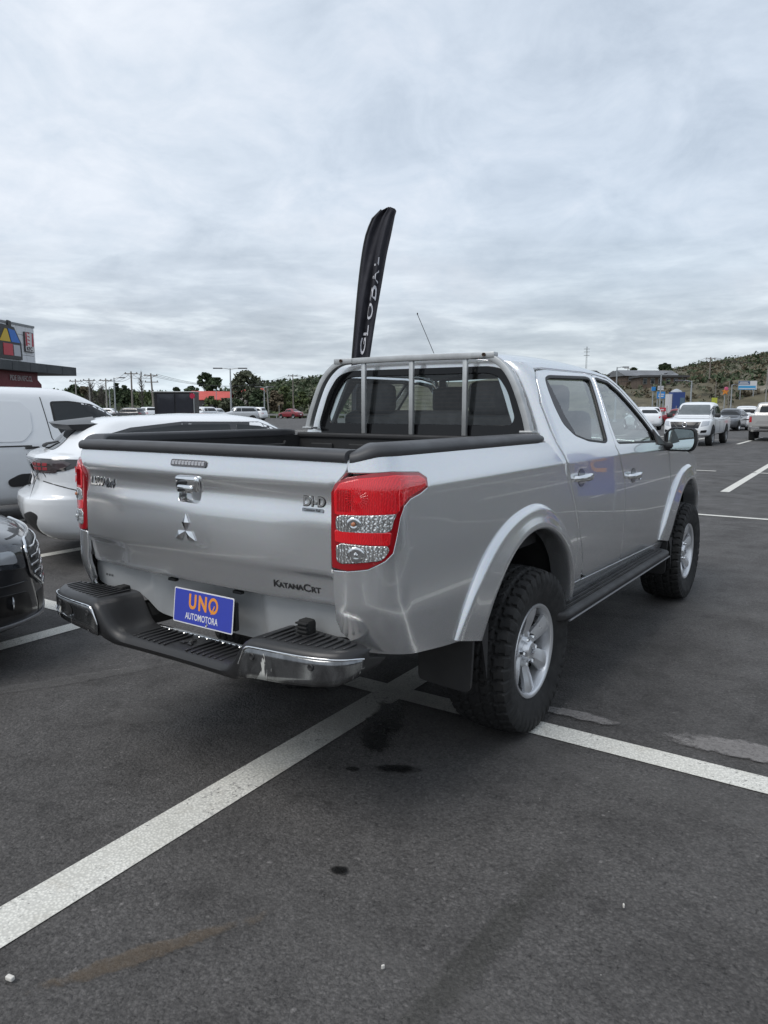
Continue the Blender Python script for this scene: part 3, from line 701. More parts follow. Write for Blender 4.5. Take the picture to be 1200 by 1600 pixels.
for k in range(9): b2 = B(); b2.box((-.64+.16*k,-.45,.881),(.07,1.40,.012),bev=.004); b2.obj('floor_rib', LINER, TR)
bb = B(); bb.box((0,.235,1.12), (1.50,.03,.50)); bb.box((0,.233,1.355), (1.50,.05,.03), bev=.01); bb.obj('bed_front_wall', LINER, TR)
for k in range(5): b2 = B(); b2.box((-.56+.28*k,.212,1.14),(.16,.016,.34),bev=.006); b2.obj('wall_rib', LINER, TR)

# ---- tail lamps
def lampmat(name, base, stripes=0., rough=.08, e=0., k=1.):
    K = k
    m = mat(name, base, rough, 0, 1., .01, .6)
    t = m.node_tree; b = t.nodes['Principled BSDF']; tc = t.nodes.new('ShaderNodeTexCoord')
    wv = t.nodes.new('ShaderNodeTexWave'); wv.bands_direction = 'Z' if stripes > 0 else 'X'; wv.inputs['Scale'].default_value = abs(stripes); wv.inputs['Distortion'].default_value = 5; wv.inputs['Detail'].default_value = 1
    wv.inputs['Detail Scale'].default_value = 1.5
    L(t, tc.outputs['Object'], wv.inputs[0])
    v = noise(t, tc.outputs['Object'], 30, 4, .6)
    bn = t.nodes.new('ShaderNodeBump'); bn.inputs['Strength'].default_value = .7*K; bn.inputs['Distance'].default_value = .003
    L(t, wv.outputs[1], bn.inputs['Height']); L(t, bn.outputs[0], b.inputs['Normal'])
    k = math_(t, 'ADD', math_(t, 'MULTIPLY', wv.outputs[1], .6), math_(t, 'MULTIPLY', v, .6))
    f = ramp(t, k, [(.25, 1-.72*K), (.5, .9), (.8, 1+.5*K)])
    L(t, mixc(t, 1., base, f, 'MULTIPLY'), b.inputs['Base Color'])
    return m
REDL = lampmat('red_lens', (.72,.010,.018), -60, k=.22); REDD = mat('red_lens_dark', (.30,.004,.009), .08, 0, 1., .01)
CLEARL = mat('clear_lens', (.80,.80,.79), .22, .85, 1., .02)
if 1:
    t = CLEARL.node_tree; b_ = t.nodes['Principled BSDF']; tc = N(t, 'ShaderNodeTexCoord'); wv = N(t, 'ShaderNodeTexWave'); wv.bands_direction = 'X'; wv.inputs['Scale'].default_value = 30; wv.inputs['Distortion'].default_value = 3.5; wv.inputs['Detail'].default_value = 1; wv.inputs['Detail Scale'].default_value = 2.2; L(t, tc.outputs['Object'], wv.inputs[0])
    vo_ = N(t, 'ShaderNodeTexVoronoi'); vo_.inputs['Scale'].default_value = 26; L(t, tc.outputs['Object'], vo_.inputs[0])
    bn = N(t, 'ShaderNodeBump'); bn.inputs['Strength'].default_value = 1.0; bn.inputs['Distance'].default_value = .0028
    L(t, math_(t, 'ADD', wv.outputs[1], math_(t, 'MULTIPLY', vo_.outputs['Distance'], .8)), bn.inputs['Height']); L(t, bn.outputs[0], b_.inputs['Normal'])
    L(t, mixc(t, 1., (.78,.78,.77), ramp(t, wv.outputs[1], [(.1,.62),(.5,.95),(.9,1.1)]), 'MULTIPLY'), b_.inputs['Base Color'])
def zx(x, z): return (sx(x, z), z)
for sg in (1, -1):
    f = lambda s, z: wrap(s, z, False, sg); fl = sg < 0
    lamp = panel('tail_lamp', offset_poly(LAMP, -.001), [], f, REDD, TR, .02, .03, off=.004, flip=fl, lipd=.006)
    zones = [
     ('red_lens', [zx(.700,1.165),zx(.697,1.235),zx(.715,1.262),zx(.77,1.277),(-1.12,1.284),(-.985,1.275),(-.955,1.262),(-.958,1.245),(-1.0,1.232),(-1.075,1.214),(-1.115,1.183),(-1.126,1.165)], REDL),
     ('red_lens', [zx(.70,1.075),zx(.70,1.110),(-1.152,1.100),(-1.160,1.062)], REDL),
     ('clear_lens', [zx(.704,1.116),zx(.704,1.150),zx(.72,1.160),(-1.130,1.160),(-1.142,1.145),(-1.152,1.112),(-1.175,1.106),zx(.72,1.108)], CLEARL),
     ('clear_lens', [zx(.706,1.012),zx(.704,1.055),zx(.72,1.066),(-1.168,1.056),(-1.163,1.045),(-1.182,1.020),(-1.20,1.014),zx(.72,1.004)], CLEARL)]
    for nm, pl, m_ in zones: panel(nm, rounded(pl, .006, 2), [], f, m_, lamp, .02, .006, off=.0065, flip=fl, lipd=.002)
    # reflector bowls, bulbs and rays seen through the lens
    def lpt(s0, z, o): p = f(s0, z); q = f(s0+.002, z); d = (q-p).normalized(); nrm = Vector((0,0,1)).cross(d)*(-1); nrm = nrm if nrm.y < 0 else -nrm; return p+nrm*o
    for zc, xs, rr, m_ in ((1.218, .768, .040, REDD), (1.134, .760, .021, CHROME), (1.034, .768, .024, CHROME)):
        s0 = sx(xs, zc); n = 24; V = []; F = []
        for jr, (k_, o_) in enumerate(((1.05,.0075),(.95,.0095),(.55,.0078),(.2,.0072),(.001,.0070))):
            for k in range(n): a = 2*PI*k/n; V.append(lpt(s0+rr*k_*1.05*math.cos(a), zc+rr*k_*math.sin(a), o_))
        F = [(jr*n+k, jr*n+(k+1) % n, (jr+1)*n+(k+1) % n, (jr+1)*n+k) for jr in range(4) for k in range(n)]
        if zc < 1.2: mesh('lamp_bowl', V, F, m_, lamp, True)
        if zc < 1.2: bq = B(); c0 = lpt(s0, zc, .008); bq.lathe([(-.008,.0001),(-.006,.006),(0,.008)], tuple(c0), 'y', 12); bq.obj('lamp_bulb', mat('amber_bulb',(.42,.16,.07),.12,0,1.) if zc > 1.1 else CLEARL, lamp, angle=50)
    for k in range(22):
        a = 2*PI*k/22; s0 = sx(.768,1.218); b2 = B()
        b2.tube([lpt(s0+.014*math.cos(a), 1.218+.014*math.sin(a), .0095), lpt(s0+.036*math.cos(a), 1.218+.036*math.sin(a), .0100)], .0009, 5); b2.obj('lens_ray', REDL, lamp)
    for k in range(9):
        x_ = .708+.0052*k; b2 = B(); b2.tube([lpt(sx(x_,1.18), 1.175, .0072), lpt(sx(x_,1.24), 1.245, .0072)], .0010, 4); b2.obj('lens_ray', REDD, lamp)
    # clear outer cover with a moulded step, following the upper contour
    for pts_ in ([(-1.10,1.275),(-1.03,1.262),(-.975,1.256)], [(-1.105,1.262),(-1.118,1.225),(-1.118,1.172)]):
        b2 = B(); b2.tube([lpt(a_, z_, .0075) for a_, z_ in pts_], .0016, 5); b2.obj('lens_step', mat('red_bright',(.75,.05,.06),.1,0,1.), lamp)
    sl_ = B(); pp = [wrap(s_, z_, False, sg) for s_, z_ in []]
# dark seam beside each lamp and under the tailgate (the gap's rubber)
for sg in (1,-1):
    b2 = B(); pts = [(sg*.685, -1.222, .87),(sg*.683,-1.222,.97),(sg*.680,-1.222,1.235),(sg*.728,-1.20,1.30),(sg*.733,-1.195,1.36)]
    b2.tube(pts, .012, 6); b2.obj('tailgate_seal', SEAL, TR)

# ---- valance below the tailgate, with the number plate bay
def vf(x, z): 
    ax = abs(x); inn = .045*smooth(.46,.30, ax) ; return Vector((x, -1.185+ (0.84-z)*.16 - inn*0 + .05*smooth(.62,.44,ax)*0 - .020*(1-(x/.8)**2) + .035*(1-smooth(.25,.33,ax)) , z))
vo = [(-.735,.730),(-.60,.712),(-.50,.725),(-.40,.715),(-.33,.66),(-.26,.625),(.27,.625),(.34,.66),(.41,.715),(.50,.725),(.60,.715),(.735,.730),(.72,.838),(-.72,.838)]
panel('rear_valance', rounded(vo, .04, 4), [], vf, paint('valance_silver', (.60,.62,.63), .35, .4, dirt=.45), TR, .022, .02)
b2 = B(); b2.box((0,-1.150,.842),(1.37,.05,.014)); b2.obj('valance_ledge', SEAL, TR)
for x in (-.655,-.635,-.615): B().lathe([(0,.0001),(.004,.005),(0,.006)], (x, vf(x,.775).y-.002, .775), 'y', 10).obj('valance_rivet', DARK, TR)
b2 = B(); b2.box((.56,-1.24,.755),(.055,.05,.062),bev=.014)
for k in range(4): b2.box((.56,-1.267,.733+.014*k),(.05,.012,.007),bev=.002)
b2.obj('bump_stop', RUBBER, TR, angle=40)
b2=B(); b2.box((-.52,-1.20,.735),(.05,.05,.02),bev=.005); b2.obj('valance_bracket', RUBBER, TR)
for x in (-.17,.20): b2 = B(); b2.box((x,-1.212,.822),(.045,.02,.012),bev=.003); b2.obj('plate_lamp', BLACKP, TR)
# dealer plate
PL = empty('dealer_plate', (0,0,0)); PL.parent = TR
pc = Vector((.058, -1.262, .742)); pm = frame(pc, (1, -.02, .004), (-.004, .12, 1)); PL.matrix_local = pm @ Matrix.Scale(.93, 4)
bb = B(); bb.prism(rounded([(-.182,-.073),(.182,-.073),(.182,.073),(-.182,.073)], .008, 3), 0, .002); bb.obj('plate_border', mat('plate_white',(.72,.72,.74),.35), PL)
bb = B(); bb.prism(rounded([(-.177,-.068),(.177,-.068),(.177,.068),(-.177,.068)], .006, 3), .002, .0028); bb.obj('plate_face', mat('plate_blue',(.045,.065,.40),.35,var=.06), PL)
T3 = lambda x, y, z=.0029: Matrix.Translation((x, y, z))
OR = mat('plate_orange',(.78,.30,.045),.4); WT = mat('plate_white')
fit_text('plate_lettering','U',-.086,-.040,-.008,.056,OR,PL,T3(0,0),.0005,.035)
fit_text('plate_lettering','N',-.026,.024,-.008,.056,OR,PL,T3(0,0),.0005,.035)
ring = B(); n = 28; V = []
for k in range(n):
    a = 2*PI*k/n
    for r in (.0215,.0335): V.append((.064+r*.86*math.cos(a), .024+r*math.sin(a), .0034))
ring.add(V, [(2*k, 2*k+1, (2*k+3) % (2*n), (2*k+2) % (2*n)) for k in range(n)]); ring.obj('plate_letter_ring', OR, PL)
nd_ = B(); nd_.prism([(.050,-.012),(.059,-.010),(.075,.024),(.070,.026)], .0030, .0038); nd_.obj('plate_needle', OR, PL)
fit_text('plate_lettering','AUTOMOTORA',-.105,.095,-.052,-.024,WT,PL,T3(0,0),.0005,.012)
B().lathe([(0,.0001),(.003,.005),(0,.007)], (0,0,0), 'z', 10).obj('plate_screw', DCHROME, PL).location = (.03,-.060,.003)
b2 = B(); b2.box((.070,-1.240,.735),(.30,.02,.11),bev=.004); b2.obj('plate_bracket', BLACKP, TR)

# ---- rear step bumper
BU = empty('rear_bumper', (0,0,0)); BU.parent = TR
# (x, rear y, front y, top z, bottom z)
st = [(-.822,-1.262,-1.235,.722,.665),(-.818,-1.285,-1.232,.727,.650),(-.803,-1.320,-1.225,.731,.634),(-.77,-1.350,-1.215,.733,.622),(-.70,-1.378,-1.205,.734,.616),(-.58,-1.396,-1.190,.734,.608),(-.46,-1.405,-1.180,.733,.602),(-.43,-1.407,-1.182,.729,.596),(-.405,-1.406,-1.184,.712,.585),(-.375,-1.402,-1.188,.672,.572),(-.345,-1.395,-1.192,.636,.562),(-.315,-1.388,-1.196,.617,.558),(-.27,-1.382,-1.198,.609,.556),(0,-1.375,-1.200,.607,.555)]
st = st + [(-a, b, c, d, e) for a, b, c, d, e in reversed(st[:-1])]
fns = [interp([q[0] for q in st], [q[k] for q in st]) for k in range(1,5)]
xs_ = sorted(set([q[0] for q in st] + list(np.linspace(-.78,.78,60))))
fr = []; V = []; F = []
for x in xs_:
    yr, yf, zt, zb = (f_(x) for f_ in fns)
    ring = [(yf,zt-.004),(yr+.045,zt),(yr+.022,zt-.002),(yr+.008,zt-.010),(yr,zt-.024),(yr-.002,(zt+zb)/2),(yr+.004,zb+.012),(yr+.018,zb),(yr+.12,zb+.004),(yr+.125,zt-.05),(yf,zt-.03)]
    V += [(x, y, z) for y, z in ring]
m = 11
F = [(i*m+k, i*m+(k+1) % m, (i+1)*m+(k+1) % m, (i+1)*m+k) for i in range(len(xs_)-1) for k in range(m)] + [tuple(range(m)), tuple((len(xs_)-1)*m+k for k in range(m))]
bb = B(); bb.add(V, F); bb.obj('bumper_cover', BUMPERP, BU, angle=42)
# raised treads on the three steps
def btop(x, y): return fns[2](x)-.0015
for x in np.linspace(-.25,.25,17):
    if abs(x) < .045: continue
    b2 = B(); b2.box((x,-1.285,.6085),(.011,.145,.007),bev=.003); b2.obj('step_tread', BUMPERP, BU, angle=50)
for x in list(np.linspace(-.77,-.47,11)) + list(np.linspace(.47,.77,11)):
    yr, yf, zt, zb = (f_(x) for f_ in fns); y0_, y1_ = yr+.045, yf-.02
    b2 = B(); b2.box((x,(y0_+y1_)/2,zt+.001),(.011,y1_-y0_,.006),bev=.003); b2.obj('step_tread', BUMPERP, BU, angle=50)
for a in (90,210,330):
    eb = B(); rhomb(eb, 0, rad(a), .040, .024); o = eb.obj('step_emblem', BUMPERP, BU); o.matrix_local = frame((0,-1.285,.608),(1,0,0),(0,1,0))
for k in range(12): B().lathe([(0,.0001),(.002,.0035),(0,.005)], (-.25+.045*k,-1.212,.6075), 'z', 8).obj('step_stud', CHROME, BU)
# polished edge behind the centre step
b2 = B(); b2.box((0,-1.192,.602),(.60,.016,.010),bev=.003); b2.obj('step_trim', CHROME, BU)
# chrome end shells, worn
SCUFF = mat('worn_chrome', (.20,.205,.21), .22, .9)
if 1:
    t = SCUFF.node_tree; b_ = t.nodes['Principled BSDF']; tcn = t.nodes.new('ShaderNodeTexCoord')
    mp_ = N(t, 'ShaderNodeMapping'); mp_.inputs['Scale'].default_value = (5,5,2.2); mp_.inputs['Location'].default_value = (.9,0,.35); L(t, tcn.outputs['Object'], mp_.inputs[0])
    n_ = noise(t, mp_.outputs[0], 1.7, 5, .55, .9); k_ = ramp(t, n_, [(.60, 0.), (.62, 1.)])
    n2_ = noise(t, mp_.outputs[0], 5, 4, .6, .5); k2 = ramp(t, n2_, [(.3, .55), (.7, 1.35)])
    L(t, mixc(t, k_, mixc(t, 1., (.21,.215,.22), k2, 'MULTIPLY'), (.50,.50,.47)), b_.inputs['Base Color'])
    L(t, math_(t, 'SUBTRACT', .9, math_(t, 'MULTIPLY', k_, .9)), b_.inputs['Metallic']); L(t, math_(t, 'ADD', .16, math_(t, 'MULTIPLY', k_, .4)), b_.inputs['Roughness'])
for sg in (1,-1):
    V = []; cols = []
    for x in list(np.linspace(.40,.775,28)) + [.785,.795,.803,.810,.816,.820,.823]:
        yr, yf, zt, zb = (f_(sg*x) for f_ in fns)
        t_ = smooth(.395,.44,x); z1 = zt-.022-.045*(1-t_); z0 = zb+.002+.012*(1-t_)
        cols.append([(sg*(x+.0), yr-.006+.004*abs(k-2)/2*0, z0+(z1-z0)*k/4) for k in range(5)])
    V = [p for c in cols for p in c]
    # bend the outline: smooth turn of the corner
    F = [(i*5+k, (i+1)*5+k, (i+1)*5+k+1, i*5+k+1) for i in range(len(cols)-1) for k in range(4)]
    bb = B(); bb.add(V, F); o = bb.obj('bumper_end_chrome', SCUFF, BU, angle=60); md = o.modifiers.new('s', 'SOLIDIFY'); md.thickness = .006; md.offset = 0
    b2 = B(); b2.tube([Vector(c[4])+Vector((0,-.002,.001)) for c in cols], .0035, 6); b2.obj('chrome_lip', CHROME, BU, angle=60)
    for x, zc in ((.465,.680),(.70,.682)):
        y = fns[0](sg*x)-.010; B().lathe([(0,.0001),(-.002,.008),(-.003,.010),(.001,.0125)], (sg*x,y,zc), 'y', 18).obj('parking_sensor', BLACKP, BU, angle=40)
    b2 = B(); b2.box((sg*.46,-1.375,.595),(.05,.03,.03),bev=.01); b2.obj('bumper_bracket', UNDER, BU)
# open pocket with a lamp in the far end
b2 = B(); pk = rounded([(-.775,.650),(-.60,.640),(-.575,.665),(-.60,.698),(-.775,.702)], .02, 4)
V = [(x, fns[0](x)-.0115, z) for x, z in pk] + [(-.70+(x+.70)*.85, fns[0](x)-.0125, .672+(z-.672)*.8) for x, z in pk]; n = len(pk)
b2.add(V, [(i,(i+1) % n, n+(i+1) % n, n+i) for i in range(n)]+[tuple(n+i for i in range(n))]); b2.obj('bumper_pocket', DARK, BU)
B().lathe([(0,.0001),(-.01,.016),(-.014,.022),(0,.026)], (-.69,-1.372,.672), 'y', 20).obj('fog_lamp', DCHROME, BU, angle=40)
b2 = B(); b2.tube([(x, fns[0](x)-.014, z) for x, z in [(-.775,.652),(-.74,.646),(-.70,.640),(-.66,.644),(-.62,.640),(-.59,.649)]], .003, 6); b2.obj('pocket_trim', CHROME, BU)
# ---- underbody: chassis rails, axle, springs, exhaust, spare, mud flaps
b2 = B()
for sg in (1,-1): b2.tube([(sg*.42,-1.17,.63),(sg*.42,-.7,.62),(sg*.42,.4,.56),(sg*.42,3.6,.56)], .055, 6)
b2.box((0,-.98,.68),(.9,.07,.07)); b2.box((0,-.55,.6),(.8,.08,.08)); b2.obj('chassis', UNDER, TR)
b2 = B(); b2.tube([(-.68,0,.39),(.68,0,.39)], .045, 10); b2.lathe([(-.12,.001),(-.1,.1),(0,.15),(.1,.1),(.12,.001)], (0,0,.39), 'x', 16); b2.obj('rear_axle', UNDER, TR, angle=50)
b2 = B(); b2.tube([(-.6,3,.39),(.6,3,.39)], .05, 8); b2.obj('front_axle', UNDER, TR)
for sg in (1,-1):
    b2 = B(); b2.tube([(sg*.53,-.68,.60),(sg*.53,-.3,.44),(sg*.53,0,.36),(sg*.53,.35,.44),(sg*.53,.62,.55)], .032, 6); b2.obj('leaf_spring', UNDER, TR)
b2 = B(); b2.lathe([(-.1,.0001),(-.1,.30),(-.06,.34),(.06,.34),(.1,.30),(.1,.0001)], (-.05,-.62,.62), 'z', 32); b2.obj('spare_wheel', RUBBER, TR, angle=50)
b2 = B(); b2.tube([(.30,.8,.42),(.34,.2,.50),(.36,-.3,.55),(.40,-.85,.50)], .035, 8); b2.obj('exhaust_pipe', mat('rusty_steel',(.09,.06,.045),.7,.4,var=.4), TR)
b2 = B(); b2.box((0,1.9,.50),(1.25,3.6,.16)); b2.obj('floor_pan', UNDER, TR)
for sg in (1,-1):
    for yc, zt in ((-.545,.60),(2.50,.52)):
        pl = rounded([(-.13,-.20),(.125,-.20),(.13,.06),(-.14,.07)], .03, 4); b2 = B()
        b2.prism(pl, -.008, .008, lambda u, v, h: (sg*(.745+u), yc-.03+h-.12*max(0,.0-v)*.5-(.02 if u > .09 else 0), zt-.02+v)); 
        b2.prism([(-.02,.0),(.03,-.18),(.035,.06),(-.08,.075)], 0, .012, lambda u, v, h: (sg*(.868+h), yc+.03+u, zt-.02+v))
        b2.obj('mud_flap', BLACKP, TR, angle=40)
# ---- side steps
for sg in (1,-1):
    b2 = B(); prof = rounded([(.70,.490),(.925,.470),(.945,.485),(.945,.507),(.930,.518),(.70,.527)], .010, 3)
    n = len(prof); ys = [.235,.26,.30,2.20,2.25,2.28]; sc_ = [.80,.96,1,1,.96,.80]
    V = [(sg*(.70+(x-.70)*k), y, z) for y, k in zip(ys, sc_) for x, z in prof]
    F = [(i*n+k, i*n+(k+1) % n, (i+1)*n+(k+1) % n, (i+1)*n+k) for i in range(len(ys)-1) for k in range(n)] + [tuple(range(n)), tuple((len(ys)-1)*n+k for k in range(n))]
    b2.add(V, F); sb = b2.obj('side_step', BLACKP, TR, angle=40)
    for k in range(6): c = B(); c.box((sg*(.765+.027*k),1.25,.5235-.0007*k),(.014,1.85,.008),bev=.003); c.obj('step_strip', RUBBER, sb, angle=40)
    c = B(); c.tube([(sg*.944,.28,.478),(sg*.944,2.23,.478)], .006, 6); c.obj('step_edge_trim', mat('dull_aluminium',(.25,.25,.26),.4,.8), sb)

# ---- cab: roof, rear wall, glass, headboard
def roofz(x, y):
    e = interp_re(y); w = .60; t = min(1, abs(x)/w)
    zc = interp_rc(y); return e+(zc-e)*(1-t**2.6)
interp_re = interp([.42,.6,1.2,1.45,1.62],[1.742,1.749,1.752,1.748,1.722]); interp_rc = interp([.42,.6,1.2,1.45,1.62],[1.785,1.825,1.843,1.832,1.795])
def roofw(y): return _XC(interp_re(y))
def roof_f(u, y): w_ = roofw(y)-.004+ .0; return Vector((u*w_, y, roofz(u*.60, y)))
panel('roof', [(-1,.40),(1,.40),(1,1.60),(.6,1.635),(0,1.65),(-.6,1.635),(-1,1.60)], [], roof_f, SILVER, TR, .05, .02)
# windscreen and pillars
def wsf(u, t): # u -1..1 ,t 0 base..1 top
    yb = 2.36; z = 1.235+(1.742-1.235)*t + .018*t*(1-abs(u)**2); wd = _XC(min(1.74, z))*1.0-.012-.02*t; y = 2.32+ (1.60-2.32)*t + .16*(1-t)*(1-u*u)+.05*t*(1-u*u)
    if t > .0: pass
    return Vector((u*wd, y, z))
panel('windscreen', [(-.97,.02),(.97,.02),(.97,.96),(-.97,.96)], [], wsf, GLASS, TR, .12, .004, off=-.004)
panel('windscreen_frame', [(-1,-.02),(1,-.02),(1,1),(-1,1)], [[(-.93,.07),(.93,.07),(.93,.93),(-.93,.93)]], wsf, SEAL, TR, .08, .01, off=-.002)
# rear wall of the cab
def cwY(x, z): return .325+max(0,z-1.35)*.10 - .012*(1-(x/.6)**2)
cwf = lambda x, z: Vector((x, cwY(x,z), z))
win_o = rounded([(-.645,1.352),(.645,1.352),(.672,1.42),(.615,1.60),(.548,1.695),(.46,1.722),(-.46,1.722),(-.548,1.695),(-.615,1.60),(-.672,1.42)], .04, 4)
panel('cab_rear_wall', [(-.60,1.30),(.60,1.30),(.60,1.40),(.56,1.50),(.52,1.60),(.47,1.70),(.44,1.745),(.3,1.752),(-.3,1.752),(-.44,1.745),(-.47,1.70),(-.52,1.60),(-.56,1.50),(-.60,1.40)], [], cwf, SILVER, TR, .05, .01, off=.0) if 0 else None
win_h = offset_poly(win_o, -.028)
WALLW = [(-.70,1.25),(.70,1.25),(.695,1.40),(.665,1.50),(.63,1.60),(.575,1.70),(.47,1.750),(.3,1.770),(-.3,1.770),(-.47,1.750),(-.575,1.70),(-.63,1.60),(-.665,1.50),(-.695,1.40)]
panel('cab_rear_wall', WALLW, [offset_poly(win_o, -.01)], cwf, SILVER, TR, .045, .02, off=.003)
rw = panel('rear_window', offset_poly(win_o, .002), [], cwf, GLASSD, TR, .08, .004, off=.004)
panel('window_band', win_o, [rounded([(-.585,1.42),(.585,1.42),(.605,1.46),(.555,1.60),(.50,1.672),(.44,1.692),(-.44,1.692),(-.50,1.672),(-.555,1.60),(-.605,1.46)], .05, 5)], cwf, mat('black_frit',(.006,.006,.007),.10,spec=.35), rw, .04, .006, off=.010)
for k in range(11): b2 = B(); z = 1.455+.021*k; b2.tube([cwf(x, z)+Vector((0,.002,0)) for x in np.linspace(-.50+.004*k,.50-.004*k,9)], .0007, 4); b2.obj('heater_wire', mat('heater_wire',(.05,.03,.02),.6), rw)
# headboard rack
HB = empty('headboard_rack', (0,0,0)); HB.parent = TR
hp = [(-.708,.272,1.388),(-.692,.274,1.45),(-.652,.278,1.56),(-.607,.282,1.655),(-.552,.286,1.722),(-.488,.288,1.762),(-.43,.289,1.774),(0,.290,1.779),(.43,.289,1.774),(.488,.288,1.762),(.552,.286,1.722),(.607,.282,1.655),(.652,.278,1.56),(.692,.274,1.45),(.708,.272,1.388)]
fy = interp(range(len(hp)), [p[1] for p in hp])
P_ = []
hx = interp(range(15), [p[0] for p in hp]); hz = interp(range(15), [p[2] for p in hp])
for i in np.linspace(0, 14, 85): P_.append(Vector((hx(i), fy(i), hz(i))))
fr = []
for i, p in enumerate(P_):
    d = (P_[min(i+1,84)]-P_[max(i-1,0)]).normalized(); a = Vector((0,1,0)); b = a.cross(d).normalized(); fr.append((p, a, b))
sec = rounded([(-.02,-.016),(.02,-.016),(.02,.016),(-.02,.016)], .005, 2)
bb = B(); bb.sweep(fr, sec); bb.obj('rack_hoop', STEELG, HB, angle=40)
for x in (-.310,.010,.338): b2 = B(); b2.box((x,.288,1.563),(.026,.022,.40),bev=.004); b2.obj('rack_bar', STEELG, HB, angle=40)
for sg in (1,-1):
    b2 = B(); b2.box((sg*.445,.288,1.776),(.13,.048,.030),bev=.004); b2.obj('rack_clamp', STEELG, HB, angle=40)
    B().lathe([(0,.0001),(-.008,.006),(-.008,.010),(0,.010)], (sg*.455,.264,1.778), 'y', 6).obj('rack_bolt', mat('rusty_steel'), HB)
    b2 = B(); b2.box((sg*.70,.272,1.395),(.07,.06,.012),bev=.003); b2.obj('rack_foot', STEELG, HB)
# hood, nose, grille, front bumper (hidden from here but part of the truck)
def hoodf(u, t):
    y = 2.34+1.50*t; w_ = wrap(min(y,3.7), 1.12, True, 1).x - .015 - .02*t; z = (1.262-.02*t-.12*t*t) + .045*(1-u*u)*(1-.5*t); return Vector((u*w_, y-.10*u*u*t, z))
panel('bonnet', [(-1,0),(1,0),(1,.85),(.8,.97),(0,1),(-.8,.97),(-1,.85)], [], hoodf, SILVER, TR, .06, .03)
def nosef(u, z): 
    y = 3.90-.42*abs(u)**3.2 + (.10*smooth(1.1,.75,z)); return Vector((u*.80, y, z))
panel('grille_panel', [(-.98,.82),(.98,.82),(.98,1.10),(-.98,1.10)], [], nosef, SILVER, TR, .08, .03, flip=True)
for k in range(3): b2 = B(); b2.tube([nosef(u, .90+.06*k)+Vector((0,.012,0)) for u in np.linspace(-.5,.5,13)], .012, 6); b2.obj('grille_bar', CHROME, TR)
for sg in (1,-1):
    pl = rounded([(sg*.55,.95),(sg*.96,.98),(sg*.97,1.08),(sg*.58,1.05)], .03, 3); panel('headlight', pl, [], nosef, mat('headlight_glass',(.45,.47,.5),.06,.3,1.), TR, .05, .03, off=.01, flip=True)
panel('front_bumper', [(-1.02,.46),(1.02,.46),(1.02,.81),(-1.02,.81)], [], lambda u, z: nosef(u, .75)+Vector((u*.03,.02-(0.10*smooth(.62,.46,z)),z-.75)), SILVER, TR, .08, .03, flip=True)
# ---- door mirrors
for sg in (1,-1):
    mr = empty('door_mirror', (0,0,0)); mr.parent = TR
    yc, zc, xc = 2.30, 1.302, .955
    pl = rounded([(-.105,-.085),(.085,-.085),(.112,-.03),(.102,.075),(-.06,.085),(-.108,.045)], .035, 4); n = len(pl)
    def ring(k, y): return [(sg*(xc+u*k), y, zc+v*k) for u, v in pl]
    V = ring(.93, yc-.004)+ring(1.0, yc+.004)+ring(1.02, yc+.03)+ring(.97, yc+.08)+ring(.80, yc+.12)+ring(.45, yc+.145)
    F = [(i*n+k, i*n+(k+1) % n, (i+1)*n+(k+1) % n, (i+1)*n+k) for i in range(2) for k in range(n)]; b2 = B(); b2.add(V[:3*n], F); b2.obj('mirror_rim', BLACKP, mr, angle=50)
    b2 = B(); b2.add(V[2*n:], [(i*n+k, i*n+(k+1) % n, (i+1)*n+(k+1) % n, (i+1)*n+k) for i in range(3) for k in range(n)]+[tuple(3*n+k for k in range(n))]); b2.obj('mirror_shell', CHROME if 0 else SILVER, mr, angle=60)
    rot = Matrix.Rotation(sg*rad(-10), 3, 'Z')
    V = [Vector((sg*(xc+u*.86), yc+.006, zc+v*.86)) for u, v in pl]; V = [Vector((p.x, yc+.004+(p.x-sg*xc)*sg*(-.10), p.z)) for p in V]
    b2 = B(); b2.add(V, [tuple(range(n))]); b2.obj('mirror_glass', mat('mirror_glass',(.70,.80,.80),.01,1.), mr)
    b2 = B(); V2 = [Vector((sg*(xc+u*.95), yc+.012, zc+v*.95)) for u, v in pl]; b2.add(V2, [tuple(range(n))]); b2.obj('mirror_back', BLACKP, mr)
    b2 = B(); b2.tube([(sg*.80,2.24,1.285),(sg*.86,2.29,1.255),(sg*.90,2.34,1.255)], [.03,.026,.03], 8); b2.obj('mirror_arm', BLACKP, mr, angle=50)
    b2 = B(); b2.prism([(2.10,1.275),(2.27,1.262),(2.12,1.372)], 0, .012, lambda u, v, h: (sg*(_XC(v)-.002+h), u, v)); b2.obj('mirror_base', BLACKP, mr)
# antenna on the roof front
b2 = B(); b2.lathe([(0,.012),(.012,.010),(.03,.004)], (-.612,1.75,1.67), 'z', 10); b2.tube([(-.612,1.75,1.70),(-.63,1.36,2.165)], .0024, 5); b2.lathe([(0,.0001),(.006,.005),(.014,.004),(.016,.0001)], (-.63,1.36,2.16), 'z', 8); b2.obj('antenna', BLACKP, TR)
for x in (.20,.30): pass
